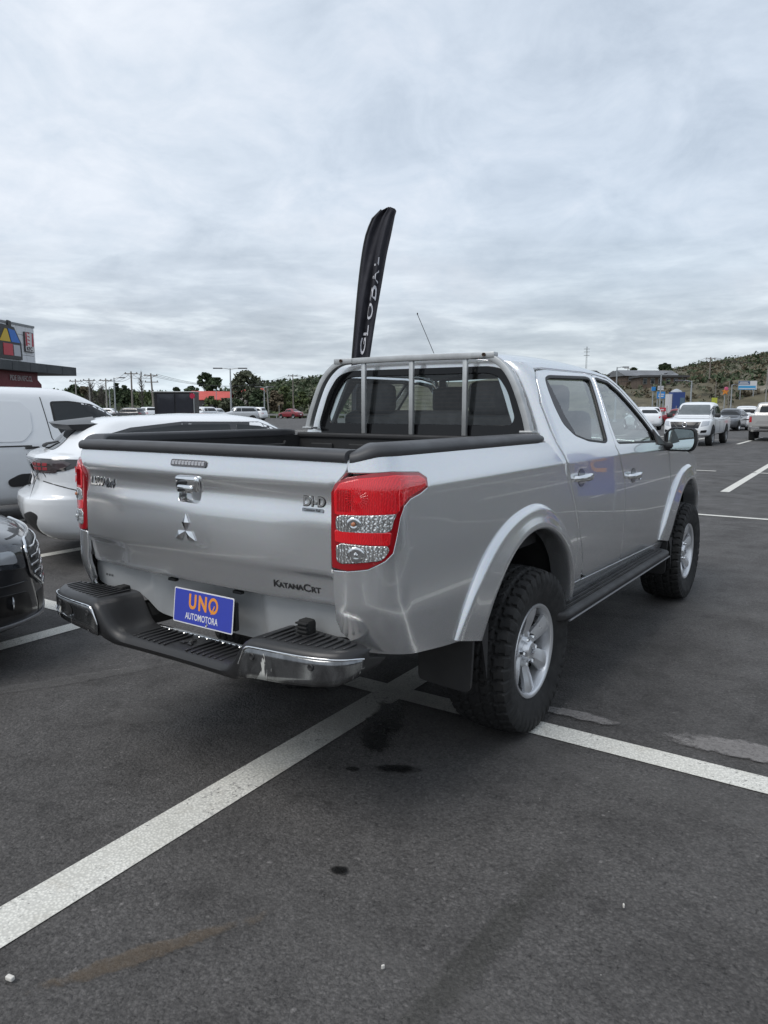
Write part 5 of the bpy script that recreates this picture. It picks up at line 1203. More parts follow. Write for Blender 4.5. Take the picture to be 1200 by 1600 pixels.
# ---------------- black SUV nose at the lower left
def black_suv():
    BP = paint('black_paint',(.012,.013,.016),0,.3)
    spec = [(2.02,-1.90,.78,.20,.24,.27,.55,.35,.16,.05),(2.16,-2.03,.87,.235,.30,.36,.60,.38,.20,.10),(2.20,-2.12,.905,.33,.46,.50,.62,.40,.22,.13),(2.19,-2.135,.912,.45,.60,.62,.60,.40,.22,.14),
      (2.18,-2.12,.91,.56,.66,.675,.58,.38,.22,.14),(2.17,-2.08,.905,.64,.72,.75,.56,.36,.22,.10),(2.13,-2.05,.90,.70,.80,.85,.54,.36,.22,.10),(2.04,-2.0,.895,.745,.87,.95,.52,.38,.24,.14),(1.90,-1.97,.885,.79,.91,1.02,.50,.40,.24,.16),(1.60,-1.93,.87,.86,.95,1.07,.45,.40,.24,.15),
      (1.15,-1.85,.85,.96,.98,1.08,.35,.38,.18,.12),(.98,-1.78,.83,1.0,1.01,1.1,.3,.36,.14,.12),(.45,-1.60,.70,1.36,1.34,1.34,.22,.30,.08,.08),(.28,-1.52,.645,1.45,1.43,1.44,.22,.26,.08,.06),(.05,-1.4,.54,1.50,1.49,1.49,.2,.2,.06,.04),(-.1,-.9,.2,1.52,1.52,1.52,.1,.1,0,0),(-.2,-.5,.002,1.52,1.52,1.52,.001,.001,0,0)]
    c = Car('black_suv', spec, BP, 'glossy black car nose with chrome barred grille at the left edge of the photo', 'car')
    c.dec('grille', 'front', [(-.42,.44),(.42,.44),(.56,.52),(.58,.66),(.50,.70),(-.50,.70),(-.58,.66),(-.56,.52)], mat('grille_black',(.008,.008,.009),.3), off=.006, r=.03)
    f = c.fn('front')
    for k in range(5):
        z = .475+.047*k; h = (.44,.54,.565,.56,.54)[k]; b = B(); b.tube([f(x, z)+Vector((0,.014,0)) for x in np.linspace(-h,h,25)], .007, 6); b.obj('grille_bar', CHROME, c.root, angle=60)
    b = B(); fr = rounded([(-.43,.43),(.43,.43),(.575,.515),(.595,.665),(.51,.71),(-.51,.71),(-.595,.665),(-.575,.515)], .03, 3); pts = [f(x, z)+Vector((0,.012,0)) for x, z in resample(fr, .04)]; pts.append(pts[0]); b.tube(pts, .010, 6, False); b.obj('grille_frame', CHROME, c.root, angle=60)
    for sg in (1,-1):
        pl = [(sg*.60,.56),(sg*.84,.60),(sg*.90,.74),(sg*.62,.70)]
        if sg < 0: pl = pl[::-1]
        o = c.dec('headlight', 'front', pl, mat('dark_headlight',(.05,.055,.065),.05,.2,1.,var=.5,vscale=9), r=.02, off=.006)
        pl = [(sg*.66,.60),(sg*.78,.62),(sg*.80,.68),(sg*.67,.67)]
        c.dec('headlight_lens', 'front', pl if sg > 0 else pl[::-1], HL, r=.02, off=.009, par=o)
        pl = [(sg*.56,.30),(sg*.82,.34),(sg*.84,.45),(sg*.60,.43)]
        o = c.dec('fog_recess', 'front', pl if sg > 0 else pl[::-1], mat('grille_black'), r=.03, off=.005)
        b = B(); b.lathe([(0,.0001),(.012,.03),(.004,.04)], tuple(f(sg*.70,.39)), 'y', 16); b.obj('fog_lamp', HL, o)
        b = B(); b.tube([f(sg*x, .475+.02*x)+Vector((0,.006,0)) for x in np.linspace(.60,.88,8)], .005, 5); b.obj('bumper_crease', BP, c.root)
        c.dec('front_side_window', 'side', [(-.02,1.03),(.88,1.02),(.48,1.27),(.22,1.36),(-.02,1.38)], CARGLASS, sg, r=.02)
        c.dec('rear_side_window', 'side', [(-1.2,1.05),(-.09,1.03),(-.09,1.38),(-1.1,1.36)], CARGLASS, sg, r=.02)
        c.dec('bonnet_seam', 'side', [(2.05,.765),(1.6,.885),(1.0,.95),(1.0,.944),(1.6,.879),(2.05,.759)], SEAL, sg, off=.002, thick=.003)
    c.dec('bonnet_seam', 'front', [(-.60,.725),(.60,.725),(.60,.731),(-.60,.731)], SEAL, off=.002, thick=.003)
    b = B(); b.tube([f(x, .262)+Vector((0,.012,0)) for x in np.linspace(-.86,.86,31)], .012, 6); b.obj('splitter_trim', mat('dull_aluminium'), c.root, angle=60)
    c.dec('lower_intake','front',[(-.48,.28),(.48,.28),(.52,.40),(-.52,.40)],mat('grille_black'),r=.02)
    c.dec('windscreen', 'front', [(-.66,1.02),(.66,1.02),(.56,1.39),(-.56,1.39)], CARGLASS, r=.05)
    c.wheels(1.28,-1.30,.345,.915,.225,n=5); c.mirror(.72,1.02,.86,BP)
    return c
bs = black_suv(); bs.root.rotation_euler = (0,0,rad(-24)); bs.root.location = (-3.30, -2.50, 0); bs.root.scale = (1,1,1.05)

# ---------------- vehicles across the car park
def place(car, px, dep, heading):
    p = CAMP + FH*dep + RH*((px-600)/1145.56*dep); car.location = (p.x, p.y, 0); car.rotation_euler = (0,0,heading)
def to_cam(px): return YAW - math.atan((px-600)/1145.56)      # heading whose +y points away from the camera
def pickup_white():
    w = .92; spec = [(2.4,-2.55,.82,.38,.42,.46,.4,.12,.14,.02),(2.52,-2.6,.90,.45,.48,.52,.42,.1,.18,.02),(2.55,-2.62,.92,.6,.6,.62,.42,.1,.18,.02),(2.52,-2.62,.925,.8,.78,.8,.42,.08,.2,.02),(2.42,-2.62,.92,.98,.95,.98,.42,.07,.22,.02),(2.30,-2.61,.90,1.04,1.03,1.10,.42,.06,.22,.02),(2.1,-2.60,.885,1.07,1.07,1.13,.4,.06,.2,.02),
      (1.25,-.95,.85,1.14,1.10,1.15,.3,.06,.16,.02),(1.05,-.92,.83,1.19,1.14,1.18,.25,.08,.14,.02),(.55,-.80,.70,1.58,1.58,1.56,.2,.1,.08,.02),(.38,-.75,.65,1.68,1.68,1.66,.2,.1,.08,.02),(.15,-.6,.5,1.735,1.735,1.73,.2,.1,.05,.0),(0,-.3,.002,1.75,1.75,1.75,.001,.001,0,0)]
    c = Car('white_pickup', spec, WHITE, 'white pickup truck facing the camera with a black grille, beyond the wing mirror', 'pickup truck')
    BG = mat('grille_black')
    c.dec('windscreen','front',[(-.68,1.22),(.68,1.22),(.56,1.63),(-.56,1.63)],mat('pale_car_glass',(.10,.115,.12),.05,0,1.,.01,var=.35,vscale=3),r=.05)
    c.dec('grille','front',[(-.52,.70),(.52,.70),(.60,.95),(-.60,.95)],BG,r=.03)
    f = c.fn('front')
    b = B(); b.tube([f(-.50,.94)+Vector((0,.02,0)),f(-.28,.74)+Vector((0,.02,0)),f(-.22,.72)+Vector((0,.02,0))], .016, 5); b.tube([f(.50,.94)+Vector((0,.02,0)),f(.28,.74)+Vector((0,.02,0)),f(.22,.72)+Vector((0,.02,0))], .016, 5); b.obj('grille_trim', mat('grille_dark_trim',(.03,.03,.03),.3), c.root)
    b = B(); n=20; p0 = f(0,.84)+Vector((0,.03,0)); b.tube([p0+Vector((.085*math.cos(2*PI*k/n),0,.085*math.sin(2*PI*k/n))) for k in range(n+1)], .014, 5, False); b.box(p0,(.22,.02,.035)); b.obj('badge_ring', CHROME, c.root)
    c.mirrored('headlight','front',[(.60,.76),(.86,.82),(.87,.99),(.64,.97)],HL,r=.02)
    c.mirrored('fog_lamp','front',[(.60,.52),(.80,.54),(.82,.64),(.62,.62)],BG,r=.02)
    c.dec('lower_grille','front',[(-.5,.46),(.5,.46),(.52,.60),(-.52,.60)],BG,r=.02)
    c.both('front_side_window',[(.12,1.18),(1.0,1.16),(.56,1.50),(.38,1.58),(.12,1.60)],CARGLASS,r=.02); c.both('rear_side_window',[(-.75,1.20),(.05,1.18),(.05,1.60),(-.68,1.58)],CARGLASS,r=.02)
    c.both('bed_opening',[(-2.5,1.11),(-1.05,1.11),(-1.05,1.125),(-2.5,1.125)],SEAL)
    for sg in (1,-1):
        for y in (.08,-.9,1.1): c.dec('door_seam','side',[(y,.55),(y+.012,.55),(y+.012,1.12),(y,1.12)],SEAL,sg)
        b = B(); b.box((sg*.94,.2,1.0),(.03,.16,.03)); b.obj('door_handle',WHITE,c.root)
    c.wheels(1.55,-1.60,.40,.93,.26,rim=mat('steel_rim',(.3,.31,.32),.4,.6)); c.mirror(.95,1.20,.86,BLACKP,1.2); return c
pw = pickup_white(); place(pw.root, 1086, 33.3, to_cam(1086)+PI-rad(11)); pw.root.scale = (1.03,1.03,1.07)
# silver pickup seen from behind, right edge
def pickup_silver():
    w = 1.0; spec = [(2.7,-2.8,.88,.40,.45,.50,.4,.12,.14,.02),(2.8,-2.85,.97,.5,.52,.56,.4,.1,.16,.02),(2.8,-2.86,1.0,.75,.75,.75,.4,.1,.16,.02),(2.75,-2.86,1.0,1.0,1.0,1.0,.4,.08,.18,.02),(2.6,-2.86,.99,1.2,1.2,1.22,.4,.07,.2,.02),(2.4,-2.85,.97,1.25,1.27,1.30,.4,.06,.2,.02),
      (1.35,-.70,.94,1.30,1.30,1.32,.3,.08,.16,.02),(1.15,-.68,.92,1.35,1.34,1.36,.25,.1,.14,.02),(.55,-.58,.78,1.75,1.74,1.72,.2,.12,.08,.02),(.38,-.5,.73,1.86,1.86,1.85,.2,.12,.08,.02),(.15,-.4,.55,1.91,1.91,1.91,.2,.1,.05,0),(0,-.1,.002,1.93,1.93,1.93,.001,.001,0,0)]
    SG = paint('champagne_paint',(.50,.49,.47),.6,.3)
    c = Car('silver_pickup', spec, SG, 'pale grey pickup truck seen from behind, cut off by the right edge of the photo', 'pickup truck')
    c.dec('rear_window','rear',[(-.66,1.40),(.66,1.40),(.58,1.78),(-.58,1.78)],CARGLASS,r=.05)
    c.mirrored('tail_light','rear',[(.86,.92),(.985,.92),(.985,1.20),(.87,1.20)],TLR,r=.02)
    c.dec('tailgate_seam','rear',[(-.84,.72),(.84,.72),(.84,.74),(-.84,.74)],SEAL); c.dec('tailgate_panel','rear',[(-.70,.85),(.70,.85),(.60,.99),(-.60,.99)],paint('champagne_shade',(.40,.39,.38),.5,.35),r=.03)
    c.dec('rear_bumper','rear',[(-.97,.50),(.97,.50),(.97,.69),(-.97,.69)],mat('dull_chrome',(.55,.55,.56),.25,.9),off=.05,thick=.06,r=.03)
    c.dec('bumper_step','rear',[(-.5,.62),(.5,.62),(.5,.70),(-.5,.70)],BLACKP,off=.06)
    plate(c,'rear',.60)
    c.both('side_window',[(-.5,1.38),(1.05,1.36),(.55,1.72),(.35,1.78),(-.45,1.78)],CARGLASS,r=.03); c.dec('windscreen','front',[(-.7,1.40),(.7,1.40),(.6,1.8),(-.6,1.8)],CARGLASS)
    c.wheels(1.75,-1.75,.42,1.0,.28); c.mirror(1.0,1.45,.95,BLACKP,1.4); return c
ps = pickup_silver(); place(ps.root, 1204, 38.5, to_cam(1204)-rad(2))
def small_car(name, m, label, cat, kind='hatch', group=None, front=True):
    if kind == 'sedan':
        spec = hatch_spec(2.2,.87,1.45,.93,1.05,.90,.42,.80,.98,.3,.68)
        spec[6] = (1.05,-1.62,.83,.93,.93,1.0,.3,.2,.14,.06); spec[7] = (.92,-1.5,.81,.97,.96,1.03,.3,.2,.14,.06)
    elif kind == 'suv': spec = hatch_spec(2.2,.91,1.62,1.08,1.05,1.05,.52,1.75,1.08,.3,.80)
    elif kind == 'wagon': spec = hatch_spec(2.3,.89,1.50,.95,1.05,.93,.42,1.78,.98,.3,.70)
    else: spec = hatch_spec()
    H = max(s[4] for s in spec); suv = kind == 'suv'
    c = Car(name, spec, m, label, cat, group, lo=True)
    bl = spec[7][4]+.03; hd = spec[7][3]; tl = spec[7][5]; yr = spec[8][1]
    std_windows(c, 0, H, .82, .30, yr+.05, spec[2][2], bl, hd, -.15 if kind != 'sedan' else -.05, tl)
    L_ = spec[2][0]; zn = spec[4][3]
    c.mirrored('headlight','front',[(.48,zn-.06),(.80,zn-.02),(.80,zn+.08),(.52,zn+.05)],HL,r=.02)
    c.dec('grille','front',[(-.38,zn-.16),(.38,zn-.16),(.42,zn+.0),(-.42,zn+.0)],mat('grille_black'),r=.02); c.dec('lower_grille','front',[(-.5,.30),(.5,.30),(.5,.42),(-.5,.42)],mat('grille_black'),r=.02)
    zt = spec[5][5]
    c.mirrored('tail_light','rear',[(.52,zt-.14),(.84,zt-.16),(.84,zt-.01),(.58,zt-.01)],TLR,r=.02)
    plate(c,'rear',.62 if kind != 'sedan' else .58,.36); plate(c,'front',.47,.36)
    c.dec('rear_bumper_trim','rear',[(-.6,.30),(.6,.30),(.6,.40),(-.6,.40)],BLACKP,r=.02)
    c.wheels(1.3,-1.32,.32 if not suv else .35,spec[2][2]+.005,.21,n=5)
    c.mirror(.70,bl+.03,spec[6][2],m,.8)
    return c
cols = {'white': WHITE, 'silver': paint('silver_car_paint',(.50,.51,.52),.6,.3), 'dark': paint('charcoal_paint',(.028,.03,.034),.2,.3), 'red': paint('red_paint',(.20,.012,.02),.1,.3), 'grey': paint('grey_paint',(.10,.105,.115),.4,.3)}
VEH = [
 ('grey_sedan','grey','dark grey sedan facing the camera beside the white pickup truck','car','sedan',1138,56,PI-rad(14)),
 ('white_suv','white','white car with a black grille facing the camera left of the pale grey pickup','car','suv',1161,58,PI+rad(3)),
 ('red_car','red','dark red car mostly hidden behind the roof of the white pickup truck','car','hatch',1057,72,rad(62)),
 ('white_hatchback','white','white car seen through the gap beside the silver truck windscreen pillar, nearest of a pair','car','hatch',1000,58,rad(18)),
 ('white_hatchback','white','white car beyond another white car beside the silver truck windscreen pillar','car','suv',1003,75,rad(25)),
 ('silver_crossover','silver','silver crossover parked side on, facing left, by the double armed lamp post','car','suv',375,86,rad(100)),
 ('white_wagon','white','white car with a red tail light half hidden behind the silver crossover','car','suv',394,104,rad(62)),
 ('red_sedan','red','dark red sedan standing alone on the open car park by the guard rail','car','sedan',455,126,rad(48)),
 ('dark_wagon','dark','dark green wagon with red tail lights left of the black trailer','car','wagon',202,100,rad(62)),
 ('white_wagon','white','white car between the dark wagon and the black trailer','car','suv',232,108,rad(20)),
 ('white_suv','white','white car just right of the black trailer with its front towards the camera','car','suv',318,98,PI-rad(40)),
 ('white_hatchback','white','small white hatchback between the black trailer and the silver crossover','car','hatch',336,105,PI-rad(25)),
 ('white_hatchback','white','far white car left of the dark wagon, just above the van bonnet','car','hatch',166,118,rad(70)),
 ('white_hatchback','white','tiny far white car at the left edge of the silver truck rear window','car','hatch',490,180,rad(80)),
]
for nm, cl_, lb, ct, kd, px, dp, hd in VEH:
    c = small_car(nm, cols[cl_], lb, ct, kd); place(c.root, px, dp, to_cam(px)+hd); c.root.scale = (1.06,1.06,1.14)
# cars that stand behind the photographer, seen only as reflections
for i, (nm, cl_, lb, ct, kd, x, y, hd) in enumerate([
 ('grey_hatchback','grey','grey hatchback parked right of the photographer, outside the frame','car','hatch',7.4,-1.2,rad(4)),
 ('dark_suv','dark','dark car parked far right outside the frame, beside a white one','car','suv',10.2,2.8,rad(2)),
 ('white_suv','white','white car parked far right outside the frame, beyond the grey hatchback','car','suv',9.0,7.0,rad(178)),
 ('dark_sedan','dark','dark sedan parked behind the photographer, outside the frame','car','sedan',1.3,-11.5,rad(1)),
 ('white_hatchback','white','white hatchback parked behind the photographer to the left, outside the frame','car','hatch',-3.8,-12.0,rad(183)),
 ('silver_suv','silver','silver car parked behind the photographer to the right, outside the frame','car','suv',6.2,-12.3,rad(-2))]):
    c = small_car(nm, cols[cl_], lb, ct, kd); c.root.location = (x, y, 0); c.root.rotation_euler = (0,0,hd)
# ================================================================ BACKGROUND
def lat(px, dep, y=640): return (px-600)/1145.56*dep/(math.cos(PITCH)-(800-y)/1145.56*math.sin(PITCH))
def at(px, dep, y=640): p = CAMP + FH*dep + RH*lat(px, dep, y); return Vector((p.x, p.y, 0))
def hz(y, dep): b = (800-y)/1145.56; return 1.5024 + dep*(math.sin(PITCH)+b*math.cos(PITCH))/(math.cos(PITCH)-b*math.sin(PITCH))          # height seen at picture row y
# ---- hills round the car park
HPX = interp([-900,-300,0,120,300,420,520,700,900,965,1060,1130,1200,1320,1700,2600],[5,5,5,6,7,11,12,12,13,14.5,17,18.5,21,24,22,12])
def hill_h(az, r):
    # az: angle right of the camera heading
    a = (az+PI) % (2*PI)-PI
    px = 600+1145.56*math.tan(max(-1.1, min(1.1, a))) if abs(a) < 1.1 else (2600 if a > 0 else -900)
    H = HPX(max(-900, min(2600, px))); 
    k = smooth(135, 310, r); n = math.sin(a*23+r*.013)*.7+math.sin(a*51+r*.04)*.45+math.sin(a*9-r*.02)*.9
    t = .35*smooth(135,165,r)+.65*k if px > 800 else k
    return -.3 + t*(H*1.05+n) - (0 if r < 330 else 0) 
azs = np.linspace(-PI, PI, 361); rs = [132,140,150,162,176,192,210,230,250,270,290,310,335,370,430,520,700,1000]
V = []; 
for az in azs[:-1]:
    d = FH*math.cos(az)+RH*math.sin(az)
    for r in rs: p = CAMP+d*r; V.append((p.x, p.y, hill_h(az, r)))
n = len(rs); F = [(i*n+j, i*n+j+1, ((i+1) % 360)*n+j+1, ((i+1) % 360)*n+j) for i in range(360) for j in range(n-1)]
hm = bpy.data.materials.new('hillside'); hm.use_nodes = True; t = hm.node_tree; b_ = t.nodes['Principled BSDF']; g = N(t, 'ShaderNodeNewGeometry'); P = g.outputs['Position']
n1 = noise(t, P, .045, 6, .62, .5); n2 = noise(t, P, .3, 6, .65)
c = ramp(t, n1, [(.30, (.045,.052,.026)), (.44, (.085,.078,.045)), (.60, (.105,.092,.062)), (.69, (.24,.22,.185))])
c = mixc(t, 1., c, ramp(t, n2, [(.3, .45), (.6, 1.15)]), 'MULTIPLY'); L(t, c, b_.inputs['Base Color']); b_.inputs['Roughness'].default_value = .95
bb = B(); bb.add(V, F); o = bb.obj('hills', hm, None, smooth=True); struct(o)
bpy.context.view_layer.update()
def gz(p):
    v = Vector((p.x, p.y, 0))-Vector((CAMP.x, CAMP.y, 0)); r = v.length; az = math.atan2(v.dot(RH), v.dot(FH)); return hill_h(az, r) if r > 135 else 0.
# ---- foliage
def leafmat(name, a, b, c=None):
    m = bpy.data.materials.new(name); m.use_nodes = True; t = m.node_tree; bs = t.nodes['Principled BSDF']
    at_ = N(t, 'ShaderNodeObjectInfo'); g = N(t, 'ShaderNodeNewGeometry')
    v = noise(t, g.outputs['Position'], 1.1, 4, .7)
    col = ramp(t, v, [(.3, a), (.55, b), (.75, c or b)]); L(t, col, bs.inputs['Base Color']); bs.inputs['Roughness'].default_value = .8; bs.inputs['Specular IOR Level'].default_value = .25
    return m
LM = {'dark': leafmat('leaves_dark',(0.030,0.046,0.026),(0.057,0.081,0.041),(0.088,0.111,0.061)), 'mid': leafmat('leaves_mid',(0.054,0.074,0.032),(0.095,0.121,0.051),(0.142,0.162,0.074)),
      'olive': leafmat('leaves_olive',(0.057,0.068,0.046),(0.105,0.116,0.076),(0.155,0.162,0.108)), 'brown': leafmat('leaves_brown',(0.081,0.070,0.049),(0.135,0.112,0.074),(0.189,0.162,0.115))}  # leaf colours lightened to stand in for distance haze
BARK = mat('bark',(.07,.058,.045),.9,var=.4,vscale=5); TWIG = mat('bare_twigs',(.11,.10,.09),.9,var=.3)
def leaves(rng, centres, radii, n, size, flat=.75):
    "n leaf clumps spread through a cloud of lobes"
    k = rng.integers(0, len(centres), n); C_ = np.array(centres)[k]; R_ = np.array(radii)[k][:,None]
    d = rng.normal(size=(n,3)); d /= np.linalg.norm(d, axis=1)[:,None]; rr = rng.random((n,1))**.42
    P = C_ + d*rr*R_*np.array([1,1,flat]); a = rng.normal(size=(n,3)); a /= np.linalg.norm(a,axis=1)[:,None]; b = np.cross(a, rng.normal(size=(n,3))); b /= np.linalg.norm(b,axis=1)[:,None]
    s = size*(.5+rng.random((n,1))); V = np.stack([P-a*s, P+b*s*.6, P+a*s, P-b*s*.6], 1).reshape(-1,3)
    return V, np.arange(4*n).reshape(-1,4)
def np_mesh(name, V, F, m, parent=None):
    me = bpy.data.meshes.new(name); me.vertices.add(len(V)); me.vertices.foreach_set('co', V.astype(np.float32).ravel())
    me.loops.add(F.size); me.loops.foreach_set('vertex_index', F.astype(np.int32).ravel()); me.polygons.add(len(F)); me.polygons.foreach_set('loop_start', np.arange(0, F.size, F.shape[1], dtype=np.int32)); me.polygons.foreach_set('loop_total', np.full(len(F), F.shape[1], dtype=np.int32))
    me.update(calc_edges=True); me.validate(); return link(name, me, m, parent)
def tree(px, dep, top_y, wpx, kind, label, shape='round', n=1600, name='tree', group='trees beyond the car park', trunk=.25, seed=None, base=None):
    p = at(px, dep); z0 = gz(p) if base is None else base; h = hz(top_y, dep)-z0; wd = wpx/1145.56*dep/2; rng = np.random.default_rng(int(px*7+dep))
    root = empty(name, (p.x, p.y, z0), label, 'tree', group)
    b = B(); b.tube([(0,0,-.2),(rng.normal()*.1,.0,h*.3),(rng.normal()*.2,rng.normal()*.2,h*.62)], [h*.028,h*.02,h*.008], 7)
    cs = []; rd = []
    for i in range(15):
        t = rng.random()
        if shape == 'round': z = h*(trunk+(1-trunk)*(.12+.76*t)); rad_ = wd*(.42+.2*rng.random()); R_ = wd*.68*math.sqrt(max(.05, 1-(2*t-.9)**2*.85))
        elif shape == 'umbrella': z = h*(.62+.30*t); rad_ = wd*(.30+.14*rng.random()); R_ = wd*.85*(1-abs(t-.4))
        else: z = h*(.15+.78*t); rad_ = wd*(.5-.28*t); R_ = wd*.45*(1-t)
        a = rng.random()*2*PI; c = (R_*math.cos(a), R_*math.sin(a), z); cs.append(c); rd.append(rad_)
        if i % 2 == 0: b.tube([(0,0,h*(.25+.3*t)), (c[0]*.5,c[1]*.5,(z+h*.4)/2), c], [h*.010,h*.006,h*.003], 5)
    cs.append((0,0,h*.92)); rd.append(wd*.3)
    b.obj('trunk', BARK, root); V, F = leaves(rng, cs, rd, n, max(.16, dep*.0021)); V[:,2] = np.minimum(V[:,2], h); np_mesh('crown', V, F, LM[kind], root); return root
def bare_tree(px, dep, top_y, wpx, label):
    p = at(px, dep); h = hz(top_y, dep); rng = np.random.default_rng(int(px)); root = empty('bare_tree', (p.x,p.y,0), label, 'tree', 'trees beyond the car park'); b = B(); w_ = wpx/1145.56*dep/2
    b.tube([(0,0,0),(.1,0,h*.5),(0,.1,h)], [h*.018,h*.01,.02], 6); b.obj('trunk', BARK, root); b = B()
    for i in range(70):
        z = h*(.2+.7*rng.random()); a = rng.random()*2*PI; l = w_*(.4+.6*rng.random())*(1.15-z/h*.7); q = Vector((l*math.cos(a), l*math.sin(a), l*1.3)); s_ = Vector((0,0,z)); b.tube([s_, s_+q*.5+Vector((0,0,.1)), s_+q], [.06,.035,.015], 4)
        for j in range(3): e = s_+q*(.4+.2*j); b.tube([e, e+Vector((rng.normal()*.5, rng.normal()*.5, .7+rng.random()*.6))*l*.5], [.03,.012], 3)
    b.obj('branches', TWIG, root); return root
TL_ = [
 (118,170,601,30,'dark','bushy dark tree left of the utility poles, over the white van roof','round'),
 (131,165,604,26,'brown','brownish tree beside the first utility pole over the van roof','round'),
 (152,185,612,34,'olive','low olive tree behind the second pair of poles','round'),
 (183,160,598,20,'dark','narrow dark conifer just left of the tallest wooden pole','cone'),
 (196,165,602,26,'dark','broad dark conifer right of the narrow one, by the tallest wooden pole','round'),
 (218,175,613,40,'mid','low green tree left of the black trailer','round'),
 (276,210,605,12,'dark','small dark tree top peeping over the middle of the black trailer','round'),
 (300,190,603,22,'dark','dark tree just left of the red roofed building','round'),
 (322,205,582,24,'dark','tall umbrella shaped tree rising behind the red roof, left one','umbrella'),
 (338,200,590,34,'dark','broad dark tree behind the right half of the red roof','round'),
 (387,150,578,48,'olive','large eucalyptus tree right of the double armed lamp post','round'),
 (331,140,619,26,'mid','rounded green bush in front of the red roofed building','round'),
 (356,138,622,26,'olive','olive bush in front of the right end of the red roofed building','round'),
 (405,142,608,30,'dark','dark tree at the right foot of the large eucalyptus','round'),
 (428,150,610,26,'brown','brownish tree between the leaning pole and the eucalyptus','round'),
 (446,152,603,26,'mid','green tree just left of the utility pole above the red sedan','round'),
 (470,158,612,26,'mid','green tree right of the utility pole above the red sedan','round'),
 (490,165,616,26,'olive','olive tree next to the left post of the truck headboard','round'),
 (370,146,624,22,'dark','dark bush at the left foot of the large eucalyptus','round'),
]
for px, dp, ty, wp, kd, lb, sh in TL_: tree(px, dp, ty, wp, kd, lb, sh, n=2600 if wp > 40 else 1300, trunk=.12)
bare_tree(143, 158, 598, 26, 'leafless tree between the first two utility poles'); bare_tree(222, 150, 578, 16, 'tall leafless poplar right of the tallest wooden pole'); bare_tree(160, 170, 603, 24, 'leafless tree behind the second pair of poles')
for px, dp, ty, wp, lb in ((987,300,573,9,'small tree on the ridge, leftmost on the right hand hill'),(1030,310,568,8,'left one of three dark round trees on the hill ridge'),(1035,310,566,8,'middle one of three dark round trees on the hill ridge'),(1041,312,568,7,'right one of three dark round trees on the hill ridge'),(1095,315,564,9,'tree on the ridge just left of the tall utility pole'),(1115,318,564,8,'tree on the ridge right of the tall utility pole'),(1149,320,561,6,'thin tree standing alone on the ridge above the billboard'),(1176,322,560,12,'tree on the ridge near the right edge of the photo'),(1190,322,556,14,'tallest tree on the ridge at the right edge of the photo')):
    tree(px, dp, ty, wp, 'dark', lb, 'round', n=420, trunk=.15, name='ridge_tree', group='trees on the ridge')
# scrub and woods that read as one mass
rng = np.random.default_rng(5)
def scrub(name, azr, rr, n, size, hgt, kind, lump=1.):
    V = []; a = rng.uniform(*azr, n); r = rng.uniform(rr[0], rr[1], n); C_ = []
    for i in range(n):
        d = FH*math.cos(a[i])+RH*math.sin(a[i]); C_.append((CAMP.x+d.x*r[i], CAMP.y+d.y*r[i], hill_h(a[i], r[i])+hgt*.35*rng.random()))
    rad_ = rng.uniform(.4,1.,n)*hgt
    if name == 'hill_scrub':
        q = [k for k in range(n) if not (955 < 600+1145.56*math.tan(a[k]) < 1068 and 150 < r[k] < 300 and rng.random() < .75)]; C_ = [C_[k] for k in q]; n = len(q)
    Vv, Ff = leaves(rng, C_, rad_, n*14, size, .8); o = np_mesh(name, Vv, Ff, LM[kind]); o['kind'] = 'stuff'; return o
R0, R1 = math.atan(320/1145.56), math.atan(680/1145.56)
scrub('hill_scrub', (R0,R1), (150,325), 1100, .34, 1.1, 'brown'); scrub('hill_scrub', (R0,R1), (140,330), 800, .34, 1.3, 'olive'); scrub('hill_scrub', (R0,R1), (150,325), 260, .42, 1.9, 'dark'); 
L0, L1 = math.atan(-640/1145.56), math.atan(-60/1145.56)
scrub('distant_wood', (L0,L1), (160,330), 1500, .6, 3.0, 'dark'); scrub('distant_wood', (L0,L1), (150,320), 1100, .6, 2.6, 'olive'); scrub('hedge', (L0,L1), (133,142), 420, .4, 1.6, 'mid')
scrub('distant_wood', (R1,2*PI+L0), (150,300), 1500, 1.5, 5.5, 'dark')
# ---- poles, lamps and wires
CONC = mat('concrete_pole',(.27,.26,.24),.85,var=.2); WOODP = mat('timber_pole',(.20,.18,.16),.9,var=.25); GALV = mat('galvanised',(.34,.36,.37),.5,.4); WIRE = mat('cable',(.02,.02,.02),.7)
def upole(px, dep, top, label, m=CONC, arms=1, lean=0, rot=None, r=.15):
    p = at(px, dep); z0 = gz(p); h = hz(top, dep)-z0; root = empty('utility_pole', (p.x,p.y,z0), label, 'utility pole', 'utility poles'); 
    b = B(); b.tube([(0,0,-.3),tuple(RH*lean*h)[:2]+(h,)], [r,r*.6], 8); b.obj('pole', m, root); dirv = RH if rot is None else (RH*math.cos(rot)+FH*math.sin(rot)); tops = []
    for k in range(arms):
        z = h-.35-.9*k; b = B(); c = RH*lean*h*(z/h); b.box((c.x,c.y,z), (2.0,.12,.12), rz=math.atan2(dirv.y, dirv.x)); b.obj('crossarm', WOODP, root)
        for q in (-.85,0,.85): b2 = B(); w_ = c+dirv*q; b2.lathe([(0,.05),(.10,.07),(.18,.04)], (w_.x,w_.y,z+.06), 'z', 8); b2.obj('insulator', mat('insulator',(.12,.10,.09),.3), root); tops.append(Vector((p.x+w_.x,p.y+w_.y,z0+z+.24)))
    return tops
def wires(A, Bt, sag, label, r=.022):
    b = B()
    for a, c in zip(A, Bt):
        b.tube([a.lerp(c, t)-Vector((0,0,sag*4*t*(1-t))) for t in np.linspace(0,1,14)], r, 4, False)
    o = b.obj('power_cable', WIRE); tag(o, label, 'power line', 'power lines')
